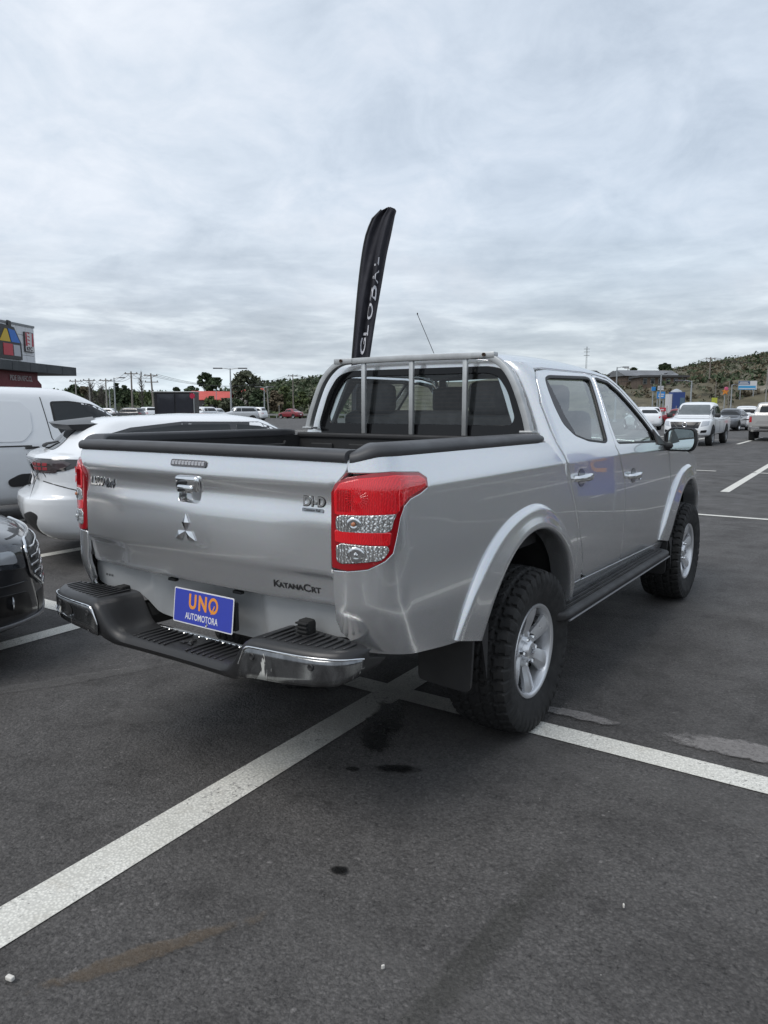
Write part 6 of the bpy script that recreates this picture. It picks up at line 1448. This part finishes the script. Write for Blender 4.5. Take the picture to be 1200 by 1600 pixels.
PL_ = [upole(120,120,593,'first utility pole from the left, over the van windscreen'), upole(141,122,592,'second utility pole from the left, over the van windscreen'), upole(167,118,592,'pale utility pole just left of the street lamp over the van'),
 upole(207,112,581,'tall dark utility pole with crossarm left of the black trailer', WOODP, 1, r=.17), upole(241,108,584,'leaning dark utility pole with two crossarms touching the black trailer', WOODP, 2, lean=-.05, r=.17)]
for i, (a, b) in enumerate(zip(PL_[:-1], PL_[1:])): wires(a[:3], b[:3], .8, ('cables from the first to the second pole over the van','cables from the second to the third pole over the van','cables from the pale pole to the tall dark pole','cables from the tall dark pole to the leaning pole')[i])
m1 = upole(458,150,585,'utility pole standing above the red sedan', WOODP, 1, r=.15)
wires(PL_[-1][:3], m1, 2.0, 'long cables from the leaning pole to the pole above the red sedan'); 
m2 = upole(700,165,590,'utility pole hidden behind the silver truck cab', WOODP, 1); wires(m1, m2, 2.0, 'long cables from the pole above the red sedan towards the truck headboard')
upole(420,140,603,'short leaning concrete post right of the large eucalyptus', CONC, 0, lean=-.05, r=.16)
r1 = upole(1105,150,557,'tallest utility pole on the right, with wires, behind the white pickup', WOODP, 1, r=.17); r2 = upole(1290,170,552,'utility pole outside the frame at right', WOODP, 1); r0 = upole(905,190,590,'utility pole hidden behind the truck roof', WOODP, 1)
wires(r0, r1, 2.5, 'cables rising to the tallest pole on the right from the truck roof'); wires(r1, r2, 1.5, 'cables from the tallest pole on the right to the right edge')
upole(1195,120,573,'pale utility pole at the right edge of the photo', CONC, 0, r=.14); upole(1137,125,594,'brown post left of the billboard', WOODP, 0, r=.12); upole(1116,130,594,'thin brown post behind the cab of the white pickup', WOODP, 0, r=.10); upole(978,200,573,'dark pole by the grey roofed building on the hill', WOODP, 1, r=.15)
mst = at(913, 260); root = empty('radio_mast', (mst.x, mst.y, gz(mst)), 'thin lattice radio mast on the skyline above the truck roof', 'mast'); h = hz(541,260)-gz(mst)
b = B()
for q in (-.25,.25): b.tube([(q*RH.x,q*RH.y,0),(q*.5*RH.x,q*.5*RH.y,h)], .07, 4)
for k in range(14): z = h*k/14; b.tube([(-.25*RH.x,-.25*RH.y,z),(.25*RH.x,.25*RH.y,z+h/14)], .03, 3)
b.obj('lattice', GALV, root); b = B()
for z in (h-.8,h-1.8,h-3): b.tube([(-1.0*RH.x,-1.0*RH.y,z),(1.0*RH.x,1.0*RH.y,z)], .09, 4)
b.obj('aerial', GALV, root)
def lamp(px, dep, top, label, arms=2, arm=1.5, rot=0.):
    p = at(px, dep); h = hz(top, dep); root = empty('street_lamp', (p.x,p.y,gz(p)), label, 'street lamp', 'street lamps'); h -= gz(p)
    b = B(); b.tube([(0,0,0),(0,0,h)], [.13,.07], 8); b.lathe([(0,.26),(.25,.22),(.3,.13)], (0,0,0), 'z', 10); b.obj('pole', GALV, root, angle=40); d = RH*math.cos(rot)+FH*math.sin(rot)
    for s_ in ((-1,1) if arms == 2 else (1,) if arms == 1 else (-1,)):
        b = B(); b.tube([(0,0,h-.1),tuple((d*s_*arm*.5))[:2]+(h+.02,),tuple(d*s_*arm*.8)[:2]+(h+.02,)], .05, 6); b.obj('arm', GALV, root)
        b = B(); c = d*s_*arm; b.box((c.x,c.y,h+.01), (arm*.75,.32,.14), rz=math.atan2(d.y,d.x), bev=.05); b.obj('lamp_head', mat('lamp_head_grey',(.10,.10,.11),.5), root)
lamp(361,90,576,'double armed street lamp right of the red roofed building'); lamp(413,130,605,'short double armed lamp just right of the large eucalyptus',2,1.2); lamp(180,100,591,'single armed street lamp over the van windscreen',1,1.1); lamp(172,125,605,'short pale street lamp just left of the taller one over the van',1,1.)
lamp(961,95,573,'street lamp rising over the truck windscreen pillar',1,1.1); lamp(1030,105,583,'street lamp in front of the blue sign',1,.6); lamp(1078,80,594,'left one of the twin lamp posts left of the tall utility pole',-1,1.3); lamp(1077,82,598,'right one of the twin lamp posts left of the tall utility pole',0) if 0 else None
lamp(1141,110,600,'thin pale lamp post right of the orange star sign',1,.5)
# ---- guard rail and wire fence on the left, low kerb wall on the right
root = empty('guard_rail', (0,0,0), 'long steel guard rail with wire fence behind the red sedan', 'guard rail'); a, c_ = at(408,128), at(700,132)
b = B(); 
for z in (.62,): d = (c_-a).normalized(); b.box(((a.x+c_.x)/2,(a.y+c_.y)/2,z), ((c_-a).length,.08,.32), rz=math.atan2(d.y,d.x))
b.obj('rail', mat('rail_grey',(.30,.30,.29),.6,.3,var=.2), root)
for k in range(26):
    p = a.lerp(c_, k/25); b = B(); b.box((p.x,p.y,.35),(.12,.12,.7)); b.obj('rail_post', GALV, root)
    if k % 2 == 0: b = B(); q = p+FH*3; b.tube([(q.x,q.y,0),(q.x,q.y,2.3)], .07, 5); b.obj('fence_post', CONC, root)
root = empty('roadside_barrier', (0,0,0), 'low pale roadside barrier and verge behind the white pickup truck', 'barrier'); a, c_ = at(985,118), at(1300,110); d = (c_-a).normalized(); b = B(); b.box(((a.x+c_.x)/2,(a.y+c_.y)/2,.35), ((c_-a).length,.25,.5), rz=math.atan2(d.y,d.x)); b.obj('barrier_wall', mat('barrier_concrete',(.22,.21,.19),.9,var=.3,vscale=.5), root)
for k in range(22): p = a.lerp(c_, k/21); b = B(); b.tube([(p.x,p.y,.5),(p.x,p.y,2.2)], .06, 5); b.obj('fence_post', CONC, root)
# ---- generic building
def bldg(name, px, dep, w_, d_, z0, h, roof, label, wm, rm, rot=0., floors=1, nw=6, wh=1.2, overhang=.5, flat=False):
    p = at(px, dep); root = empty(name, (p.x,p.y,z0), label, 'building'); root.rotation_euler = (0,0,YAW+rot)
    b = B(); b.box((0,0,h/2-1),(w_,d_,h+2)); b.obj('wall', wm, root)
    b = B()
    if flat: b.box((0,0,h+roof/2),(w_+overhang*2,d_+overhang*2,roof))
    else:
        W2, D2 = w_/2+overhang, d_/2+overhang; b.add([(-W2,-D2,h),(W2,-D2,h),(W2,D2,h),(-W2,D2,h),(-W2,0,h+roof),(W2,0,h+roof)], [(0,1,5,4),(2,3,4,5),(0,4,3),(1,2,5),(0,3,2,1)])
    b.obj('roof', rm, root)
    for f in range(floors):
        for k in range(nw):
            x = -w_/2+w_*(k+.5)/nw; z = h*(f+.55)/floors; b = B(); b.box((x,-d_/2-.02,z),(w_/nw*.55,.10,wh)); wn = b.obj('window', mat('window_frame_grey',(.20,.20,.19),.6), root); b = B(); b.box((x,-d_/2-.06,z),(w_/nw*.47,.06,wh-.22)); b.obj('pane', CARGLASS, wn)
    return root
GR = mat('grey_roof',(.17,.175,.185),.55,.2,var=.2,vscale=.4); BRW = mat('brown_wall',(.11,.080,.062),.9,var=.35,vscale=.4); DKW = mat('dark_wall',(.055,.052,.052),.8,var=.3,vscale=.5)
def on_hill(px, y):
    for dep in np.arange(150, 330, 2.):
        if gz(at(px, dep)) >= hz(y, dep): return float(dep)
    return 262.
D1, D2_ = on_hill(1003, 597), on_hill(1026, 603)
bldg('hill_building', 1003, D1, 19*D1/262, 10, hz(596,D1), hz(588,D1)-hz(596,D1), 1.7, 'long building with a grey metal roof high on the right hand hill', BRW, GR, .12, 1, 5)
bldg('hill_building', 1026, D2_, 68/1145.56*D2_, 8, hz(603,D2_), hz(590,D2_)-hz(603,D2_), .45, 'brown flat roofed building below the grey roofed one on the hill', BRW, mat('dark_roof',(.05,.05,.052),.7), -.05, 1, 6, 1.3, .4, True)
bldg('hill_building', 968, 245, 5, 8, hz(600,245), 3.2, 1.2, 'small grey house on the hill above the truck windscreen pillar', DKW, GR, .2, 1, 2)
rb = bldg('red_roof_building', 336, 150, 7.6, 9, 0, 3.3, 0.1, 'low dark building with a bright red sloping roof beyond the black trailer', DKW, mat('red_roof',(.48,.075,.06),.55,var=.12,vscale=.6), 0, 1, 4, 1.4, .1, True)
b = B(); D2 = 4.6; b.add([(-4.0,-D2,3.4),(3.9,-D2,3.4),(3.7,-1.5,5.05),(-4.3,-1.5,5.15),(3.7,4,3.4),(-4.3,4,3.4)], [(0,1,2,3),(3,2,4,5),(0,3,5),(1,4,2)]); b.obj('red_slope', mat('red_roof'), rb)
b = B(); b.box((1.35,-D2-.1,2.6),(.12,.1,5)); b.obj('downpipe', GALV, rb)
for px, dp, y0, w_, lb in ((378,175,606,2.4,'small red gable roof in front of the eucalyptus trunk'),(409,180,606,1.6,'tiny red roof between the eucalyptus and the short lamp')):
    p = at(px, dp); z = hz(y0+3, dp); root = empty('red_roof_hut', (p.x,p.y,0), lb, 'building'); root.rotation_euler = (0,0,YAW); b = B(); b.box((0,0,z/2-.3),(w_,w_,z-.4)); b.obj('wall', mat('pale_wall',(.35,.33,.30),.8), root); b = B(); b.add([(-w_*.6,-w_*.6,z-.6),(w_*.6,-w_*.6,z-.6),(w_*.6,w_*.6,z-.6),(-w_*.6,w_*.6,z-.6),(-w_*.1,0,z+.3),(w_*.4,0,z+.25)], [(0,1,5,4),(2,3,4,5),(0,4,3),(1,2,5)]); b.obj('roof', mat('red_roof'), root)
# ---- black trailer with closed doors
p = at(273, 70); root = empty('black_trailer', (p.x,p.y,0), 'tall black box trailer with a pale top edge and red round corner sign', 'trailer'); root.rotation_euler = (0,0,YAW+.05)
NV = mat('navy_panel',(.012,.013,.022),.35,0,.6,var=.15)
b = B(); b.box((0,1.0,1.85),(3.75,2.2,2.5),bev=.03); b.obj('box_body', mat('black_panel',(.010,.010,.014),.4), root)
for x in (-.80,.93): b = B(); b.box((x,-.13,1.80),(1.60,.05,2.25),bev=.01); b.obj('door_panel', NV, root)
b = B(); b.box((-.02,.95,3.14),(3.95,2.4,.09),bev=.02); b.obj('top_rail', mat('pale_edge',(.50,.51,.50),.5), root)
b = B(); b.box((1.83,-.14,1.5),(.07,.08,3.1)); b.obj('corner_post', GALV, root)
b = B(); b.lathe([(-.19,.0001),(-.19,.24),(-.16,.25),(-.16,.0001)], (1.70,0,2.75), 'y', 24); b.obj('round_sign', mat('sign_red',(.45,.02,.06),.4), root); b = B(); b.box((1.66,-.13,2.75),(.42,.04,.60)); b.obj('sign_back', mat('sign_red_dark',(.30,.015,.04),.4), root)
for x in (-1.3,1.3): b = B(); b.lathe([(-.1,.0001),(-.1,.33),(.1,.33),(.1,.0001)], (x,.4,.33), 'x', 20); b.obj('wheel', RUBBER, root)
b = B(); b.box((0,1.0,.52),(3.4,2.0,.12)); b.obj('chassis', UNDER, root)
# ---- store with sign panels
A0 = math.atan(100/1145.56); WD = (FH*math.cos(A0)+RH*math.sin(A0)); WN = Vector((WD.y,-WD.x,0))     # wall runs away from the camera; WN faces the car park
E0 = at(53.5, 60, 540); 
root = empty('store_building', (E0.x,E0.y,0), 'white panelled store with coloured house emblem, dark canopy and red fascia at the left edge', 'building')
def wp(s, z, o=0.): q = -WD*s + WN*o; return Vector((q.x, q.y, z))     # s metres towards the camera from the far corner
top = hz(513,60)+.05
WPN = mat('wall_panel_white',(.72,.73,.75),.55,.0,var=.05,vscale=.3); 
b = B(); q = [(0,4.9),(16,4.9),(16,top-.08),(0,top-.08)]; b.prism([(s,z) for s,z in q], -10, -.06, lambda s,z,o: tuple(wp(s,z,o))); b.obj('wall_core', mat('panel_joint',(.16,.165,.17),.7), root)
nzp, nsp = 4, 13; hh_ = (top-4.9)/nzp
pm_ = None
for i in range(nsp):
    for j in range(nzp):
        s0, s1 = i*1.2+.015, (i+1)*1.2-.015; z0, z1 = 4.9+j*hh_+.015, 4.9+(j+1)*hh_-.015
        b = B(); b.prism([(s0,z0),(s1,z0),(s1,z1),(s0,z1)], -.05, .0, lambda s,z,o: tuple(wp(s,z,o))); b.obj('wall_panel', WPN, root)
b = B(); b.prism([(-.05,top-.1),(16,top-.1),(16,top+.06),(-.05,top+.06)], -.3, .05, lambda s,z,o: tuple(wp(s,z,o))); b.obj('parapet_cap', mat('cap_grey',(.22,.23,.24),.5), root)
# canopy
zc0, zc1 = hz(588,63)+.1, hz(578,63)+.28; CAN = mat('canopy_charcoal',(.055,.062,.068),.5,.2,var=.25,vscale=.6)
b = B(); b.prism([(-5.6,zc0),(16,zc0),(16,zc1),(-5.6,zc1)], -.2, .45, lambda s,z,o: tuple(wp(s,z,o))); b.obj('canopy', CAN, root)
for k in range(9): 
    s0 = -5.6+2.4*k; b = B(); b.prism([(s0+.03,zc0+.03),(s0+2.37,zc0+.03),(s0+2.37,zc1-.03),(s0+.03,zc1-.03)], .45, .47, lambda s,z,o: tuple(wp(s,z,o))); b.obj('canopy_panel', CAN, root)
b = B(); b.prism([(-5.6,zc0),(16,zc0),(16,zc0+.25),(-5.6,zc0+.25)], -4, -.2, lambda s,z,o: tuple(wp(s,z,o))); b.obj('canopy_soffit', CAN, root)
RF = mat('fascia_red',(.13,.006,.014),.45,var=.1); b = B(); b.prism([(-.6,0),(16,0),(16,zc0),(-.6,zc0)], -8, -.25, lambda s,z,o: tuple(wp(s,z,o))); b.obj('lower_wall', RF, root)
b = B(); b.prism([(-1.2,0),(-.6,0),(-.6,zc0-.5),(-1.2,zc0-.9)], -6, -.3, lambda s,z,o: tuple(wp(s,z,o))); b.obj('lower_wall_end', RF, root)
def wallM(s, z, o): return frame(E0+wp(s,z,o)-Vector((0,0,0)), WD, (0,0,1))
RW = Matrix.Translation(-E0)
hzl = lambda y: hz(y, 59)
# emblem shaped like a house of coloured blocks
def blk(nm, poly, m, o0, o1, par): b = B(); b.prism(poly, o0, o1, lambda s,z,o: tuple(wp(s,z,o))); return b.obj(nm, m, par)
EM = empty('house_emblem', (0,0,0)); EM.parent = root; zt, zb = hz(510,57), hz(563,57.5); zm = (zt+zb)/2-.05; BK = mat('emblem_black',(.03,.03,.033),.4)
blk('emblem_frame', [(2.05,zb),(5.6,zb),(5.6,zt-.5),(4.5,zt),(2.95,zt-.1),(2.10,zm+.05)], BK, .02,.16, EM); blk('emblem_chimney', [(3.3,zt-.15),(3.7,zt-.1),(3.7,zt+.35),(3.3,zt+.3)], BK, .02,.16, EM)
blk('emblem_block', [(2.3,zb+.25),(3.15,zb+.25),(3.2,zm-.12),(2.38,zm-.12)], mat('emblem_grey',(.45,.46,.50),.4), .16,.19, EM); blk('emblem_block', [(3.3,zb+.25),(4.5,zb+.25),(4.5,zm-.08),(3.3,zm-.08)], mat('emblem_red',(.50,.05,.07),.4), .16,.19, EM)
blk('emblem_block', [(2.30,zm+.06),(3.42,zm+.06),(3.80,zt-.26),(2.95,zt-.34)], mat('emblem_blue',(.03,.16,.55),.4), .16,.19, EM); blk('emblem_block', [(3.55,zm+.06),(4.9,zm+.06),(4.2,zt-.30),(3.92,zt-.32)], mat('emblem_yellow',(.62,.42,.03),.4), .16,.19, EM)
zt2, zb2 = hz(520,58.9), hz(551,58.9); FS = empty('restaurant_sign', (0,0,0)); FS.parent = root; s0, s1 = .35, 1.55
blk('sign_board', [(s0,zb2),(s1,zb2),(s1,zt2),(s0,zt2)], mat('sign_edge',(.07,.06,.06),.5), .02,.14, FS); blk('sign_face', [(s0+.05,zb2+.05),(s1-.05,zb2+.05),(s1-.05,zt2-.05),(s0+.05,zt2-.05)], mat('sign_white',(.62,.60,.60),.4), .14,.16, FS)
RD_ = mat('sign_stripe_red',(.42,.02,.04),.4); zq = zb2+.45
blk('sign_stripe', [(s0+.06,zq),(s0+.30,zq),(s0+.24,zt2-.06),(s0+.06,zt2-.06)], RD_, .16,.17, FS); blk('sign_stripe', [(s1-.30,zq),(s1-.06,zq),(s1-.06,zt2-.06),(s1-.24,zt2-.06)], RD_, .16,.17, FS)
for k in range(4): blk('sign_glyph', [(.93,zq+.12+.27*k),(1.22,zq+.18+.27*k),(1.20,zq+.25+.27*k),(.93,zq+.20+.27*k)], RD_, .16,.17, FS)
fit_text('sign_lettering', 'KFC', 0, .76, 0, .30, BK, root, RW @ wallM(s1-.16, zb2+.10, .175), .005, .02)
fit_text('fascia_lettering', 'PIDE EN KFC.CL', 0, 3.0, 0, .42, mat('fascia_letters',(.42,.36,.36),.5), root, RW @ wallM(3.3, zc0-.72, -.20), .01, .015)
fit_text('fascia_lettering', 'KFC', 0, 1.3, 0, .55, mat('fascia_letters'), root, RW @ wallM(6.0, zc0-.62, -.20), .01, .015)
# ---- signs on the right
def board(px, dep, y0, y1, wpx, label, cat, faces, posts=1, ph=None):
    p = at(px, dep); z0, z1 = hz(y1, dep), hz(y0, dep); w_ = wpx/1145.56*dep; g0 = gz(p); root = empty(cat.replace(' ', '_'), (p.x,p.y,g0), label, cat); root.rotation_euler = (0,0,YAW); z0 -= g0; z1 -= g0
    b = B(); b.box((0,0,(z0+z1)/2),(w_,.12,z1-z0)); b.obj('board', mat('board_grey',(.3,.3,.3),.6), root)
    for k, (fx0,fx1,fz0,fz1,m) in enumerate(faces): b = B(); b.box((w_*(fx0+fx1)/2-w_/2,-.07-.002*k,z0+(z1-z0)*(fz0+fz1)/2),(w_*(fx1-fx0),.02,(z1-z0)*(fz1-fz0))); b.obj('board_face', m, root)
    for k in range(posts): x = 0 if posts == 1 else -w_*.35+w_*.7*k/(posts-1); b = B(); b.tube([(x,.1,-.3),(x,.1,z1)], .09, 6); b.obj('post', GALV, root)
    return root
BLU = mat('sign_blue',(.03,.22,.55),.4); BLU2 = mat('sign_cyan',(.06,.32,.60),.4); WTB = mat('board_white',(.62,.62,.64),.5); NVY = mat('board_navy',(.07,.12,.22),.5); RDB = mat('board_red',(.50,.03,.05),.5)
board(1019,110,603.5,610,6.5,'small square blue sign up left of the larger blue sign','road sign',[(0.02,.98,.02,.98,BLU)]); board(1031,108,611,622,13,'blue rectangular road sign on the lamp post above the red board','road sign',[(0.02,.98,.02,.98,BLU),(.15,.8,.25,.42,WTB),(.2,.85,.55,.68,WTB)],2)
board(1030,109,602,609,9,'grey slatted sign over the blue rectangular road sign','road sign',[(0,1,.05,.25,WTB),(0,1,.4,.6,WTB),(0,1,.75,.95,WTB)])
board(1034,90,636,642,12,'small red roadside board behind the white pickup','road sign',[(0.02,.98,.02,.98,RDB),(.3,.7,.3,.6,WTB)],2)
bd = board(1165,135,594,608,29,'wide blue and white billboard on two legs at the far right','billboard',[(.01,.99,.01,.99,WTB),(.01,.62,.55,.97,NVY),(.01,.93,.02,.45,BLU2),(.05,.9,.08,.18,WTB),(.05,.55,.62,.70,WTB),(.08,.5,.80,.88,WTB)],2)
p = at(1056, 120); root = empty('blue_kiosk', (p.x,p.y,0), 'dark blue kiosk with a pale round roof behind the white pickup', 'kiosk'); root.rotation_euler = (0,0,YAW); z = hz(612,120)
b = B(); b.box((0,0,z/2),(1.9,2,z)); b.obj('kiosk_body', mat('kiosk_blue',(.03,.06,.20),.5), root); b = B(); b.box((-1.25,.1,z/2-.1),(.5,1.6,z*.9)); b.obj('white_side', WTB, root); b = B(); b.lathe([(0,.9),(.2,.8),(.45,.35),(.55,.0001)], (-.1,0,z), 'z', 12); b.obj('kiosk_roof', mat('kiosk_roof',(.35,.38,.42),.5), root); b = B(); b.box((.5,-1.03,z*.55),(.7,.05,z*.5)); b.obj('kiosk_hatch', mat('kiosk_hatch',(.10,.16,.22),.4), root)
# star shaped sign, orange with a pink top
p = at(1131, 100); root = empty('star_sign', (p.x,p.y,0), 'orange star shaped sign with a pink top left of the billboard', 'sign'); root.rotation_euler = (0,0,YAW); zc = hz(611,100)
b = B(); pl = [((.52 if k % 2 == 0 else .24)*math.cos(rad(90+36*k)), (.48 if k % 2 == 0 else .22)*math.sin(rad(90+36*k))) for k in range(10)]; b.prism(pl, -.08, .08, lambda u,v,h: (u*1.0,h,zc+v)); b.obj('star', mat('star_orange',(.62,.22,.03),.5), root); b = B(); b.lathe([(-.12,.0001),(-.10,.24),(.10,.24),(.12,.0001)], (.12,0,zc+.40), 'y', 14); b.obj('star_top', mat('star_pink',(.55,.10,.20),.5), root); b = B(); b.tube([(0,.1,0),(0,.1,zc)], .06, 6); b.obj('post', GALV, root)
b = B(); b.box((0,0,.3),(2.2,1.,.6),bev=.1); o = b.obj('white_block', WTB, root)
p = at(1115, 95); b = B(); b.box((0,0,2.2),(.7,.08,1.0)); root = b.obj('yellow_sign', mat('sign_yellow',(.45,.48,.06),.5)); root.location = (p.x,p.y,.4); root.rotation_euler = (0,0,YAW); tag(root, 'small yellow green sign behind the cab of the white pickup', 'sign')
b = B(); b.box((0,0,0.2),(1.6,.5,.35),bev=.05); b2_ = b; root = b.obj('planter_box', mat('planter_dark',(.03,.03,.03),.7)); p = at(1030, 80); root.location = (p.x,p.y,.05); tag(root, 'low dark planter box with small plants below the red board', 'planter'); 
V, F = leaves(rng, [(-.5,0,.5),(0,0,.55),(.5,0,.5)], [.25,.25,.25], 150, .08); np_mesh('plants', V, F, LM['mid'], root)
# ---- black feather flag
p = at(577, 9.6); root = empty('feather_flag', (p.x,p.y,0), 'tall black feather flag with white vertical lettering standing behind the truck cab', 'flag'); root.rotation_euler = (0,0,YAW-.25)
FL = mat('flag_black',(.022,.022,.030),.75,var=.15,vscale=5); d_ = 9.6
cl = [(560,551,578),(500,556,587),(450,560.5,595.5),(400,566.5,604),(370,572,610.5),(350,579,614.5),(340,584,616.5),(333,590.5,618.5),(328,599,614),(326.5,604,609)]
zs_ = [hz(c[0], d_) for c in cl][::-1]; xl = interp(zs_, [((c[1]-577)/1145.56*d_)/math.cos(.25) for c in cl][::-1]) if 0 else None
cc = list(cl); zz_ = [hz(c[0], d_) for c in cc]; fl_ = interp(zz_, [lat(c[1], d_, c[0])-lat(577, d_) for c in cc]); fr_ = interp(zz_, [lat(c[2], d_, c[0])-lat(577, d_) for c in cc])
V = []; nz_, nx_ = 120, 44; zbot = 1.0
for i in range(nz_+1):
    z = zbot+(zz_[-1]-zbot)*i/nz_; l, r = (fl_(z), fr_(z)) if z > zz_[0] else (fl_(zz_[0])-(zz_[0]-z)*.055*0-.02, fr_(zz_[0])-(zz_[0]-z)*.13)
    for j in range(nx_+1):
        t = j/nx_; fold = .030*math.sin(t*9+z*1.3)*math.sin(PI*t)+.018*math.sin(t*17-z*2.6+1)*math.sin(PI*t); V.append(((l+(r-l)*t)/math.cos(.25), fold*1.4-.02*t, z))
F = [(i*(nx_+1)+j, i*(nx_+1)+j+1, (i+1)*(nx_+1)+j+1, (i+1)*(nx_+1)+j) for i in range(nz_) for j in range(nx_)]
o = mesh('flag_cloth', V, F, FL, root, True); md = o.modifiers.new('s','SOLIDIFY'); md.thickness = .004
b = B(); b.tube([((fl_(max(z, zz_[0])))/math.cos(.25)-.012, 0, z) for z in np.linspace(.1, zz_[-1]-.02, 40)], .012, 6); b.obj('flag_pole', mat('flag_pole_dark',(.02,.02,.02),.4), root)
b = B(); b.box((-.2,0,.05),(.7,.7,.1),bev=.02); b.obj('flag_base', BLACKP, root)
# letters run up the cloth, each laid on its folds
def on_cloth(x, z):
    l, r = fl_(z), fr_(z); t = min(1,max(0,(x*math.cos(.25)-l)/(r-l))); fold = .030*math.sin(t*9+z*1.3)*math.sin(PI*t)+.018*math.sin(t*17-z*2.6+1)*math.sin(PI*t); return fold*1.4-.02*t
FW = mat('flag_white',(.62,.62,.66),.7)
for ch, y0, y1, xc, wpx in (('G',554,527,566.5,8.5),('L',524,508,571.5,9),('O',500,474,578,10.5),('B',470,447,583.5,11),('A',444,423,586.5,11),('L',416,404,589,9.5)):
    za, zb_ = hz(y0, d_), hz(y1, d_); xm = (lat(xc, d_, (y0+y1)/2)-lat(577, d_))/math.cos(.25); sl = .13
    # local: text x -> up the flag, text y -> left
    Mx = frame((0,0,0), (sl,0,1), (-1,0,sl)); hw = wpx/1145.56*d_/2
    o = fit_text('flag_letter', ch, 0, zb_-za, -hw, hw, FW, root, Mx, .001, .008)
    for v in o.data.vertices:
        x, z = v.co.x+xm-(zb_-za)*.5*sl, v.co.z+za; v.co = (x, on_cloth(x, z)-.013+v.co.y*.3, z)
    o.data.update()
# ---- blue and yellow banner that stands right of the frame and shows in the truck's doors
root = empty('banner_flag', (3.35,8.1,0), 'blue feather banner with orange and white print, outside the frame on the right', 'flag'); root.rotation_euler = (0,0,.35)
BF = mat('banner_blue',(.06,.085,.32),.6,var=.1)
prof = [(.9,-.35,.35),(1.4,-.36,.42),(2.0,-.36,.42),(2.6,-.34,.42),(3.0,-.28,.40),(3.25,-.15,.36),(3.35,.05,.25)]
V = [(x,.02*math.sin(z*5+x*4),z-.5) for z, a, c in prof for x in np.linspace(a, c, 7)]; F = [(i*7+j, i*7+j+1, (i+1)*7+j+1, (i+1)*7+j) for i in range(6) for j in range(6)]
o = mesh('banner_cloth', V, F, BF, root, True)
b = B(); b.tube([(-.37,0,.0),(-.37,0,2.2),(-.28,0,2.6),(-.1,0,2.85)], .014, 6); b.obj('banner_pole', GALV, root)
for dy in (-.035,.035):
    s_ = 1 if dy < 0 else -1
    fit_text('banner_lettering', 'AUTOMOTORA', 0, 1.5, 0, .20, WT, root, frame((.32 if s_ > 0 else -.02,dy,.55), (0,0,1), (-s_,0,0)), .001, .01); fit_text('banner_lettering', 'UNO', 0, .95, 0, .30, OR, root, frame((.06 if s_ > 0 else .26-.5,dy,.75), (0,0,1), (-s_,0,0)), .001, .02)
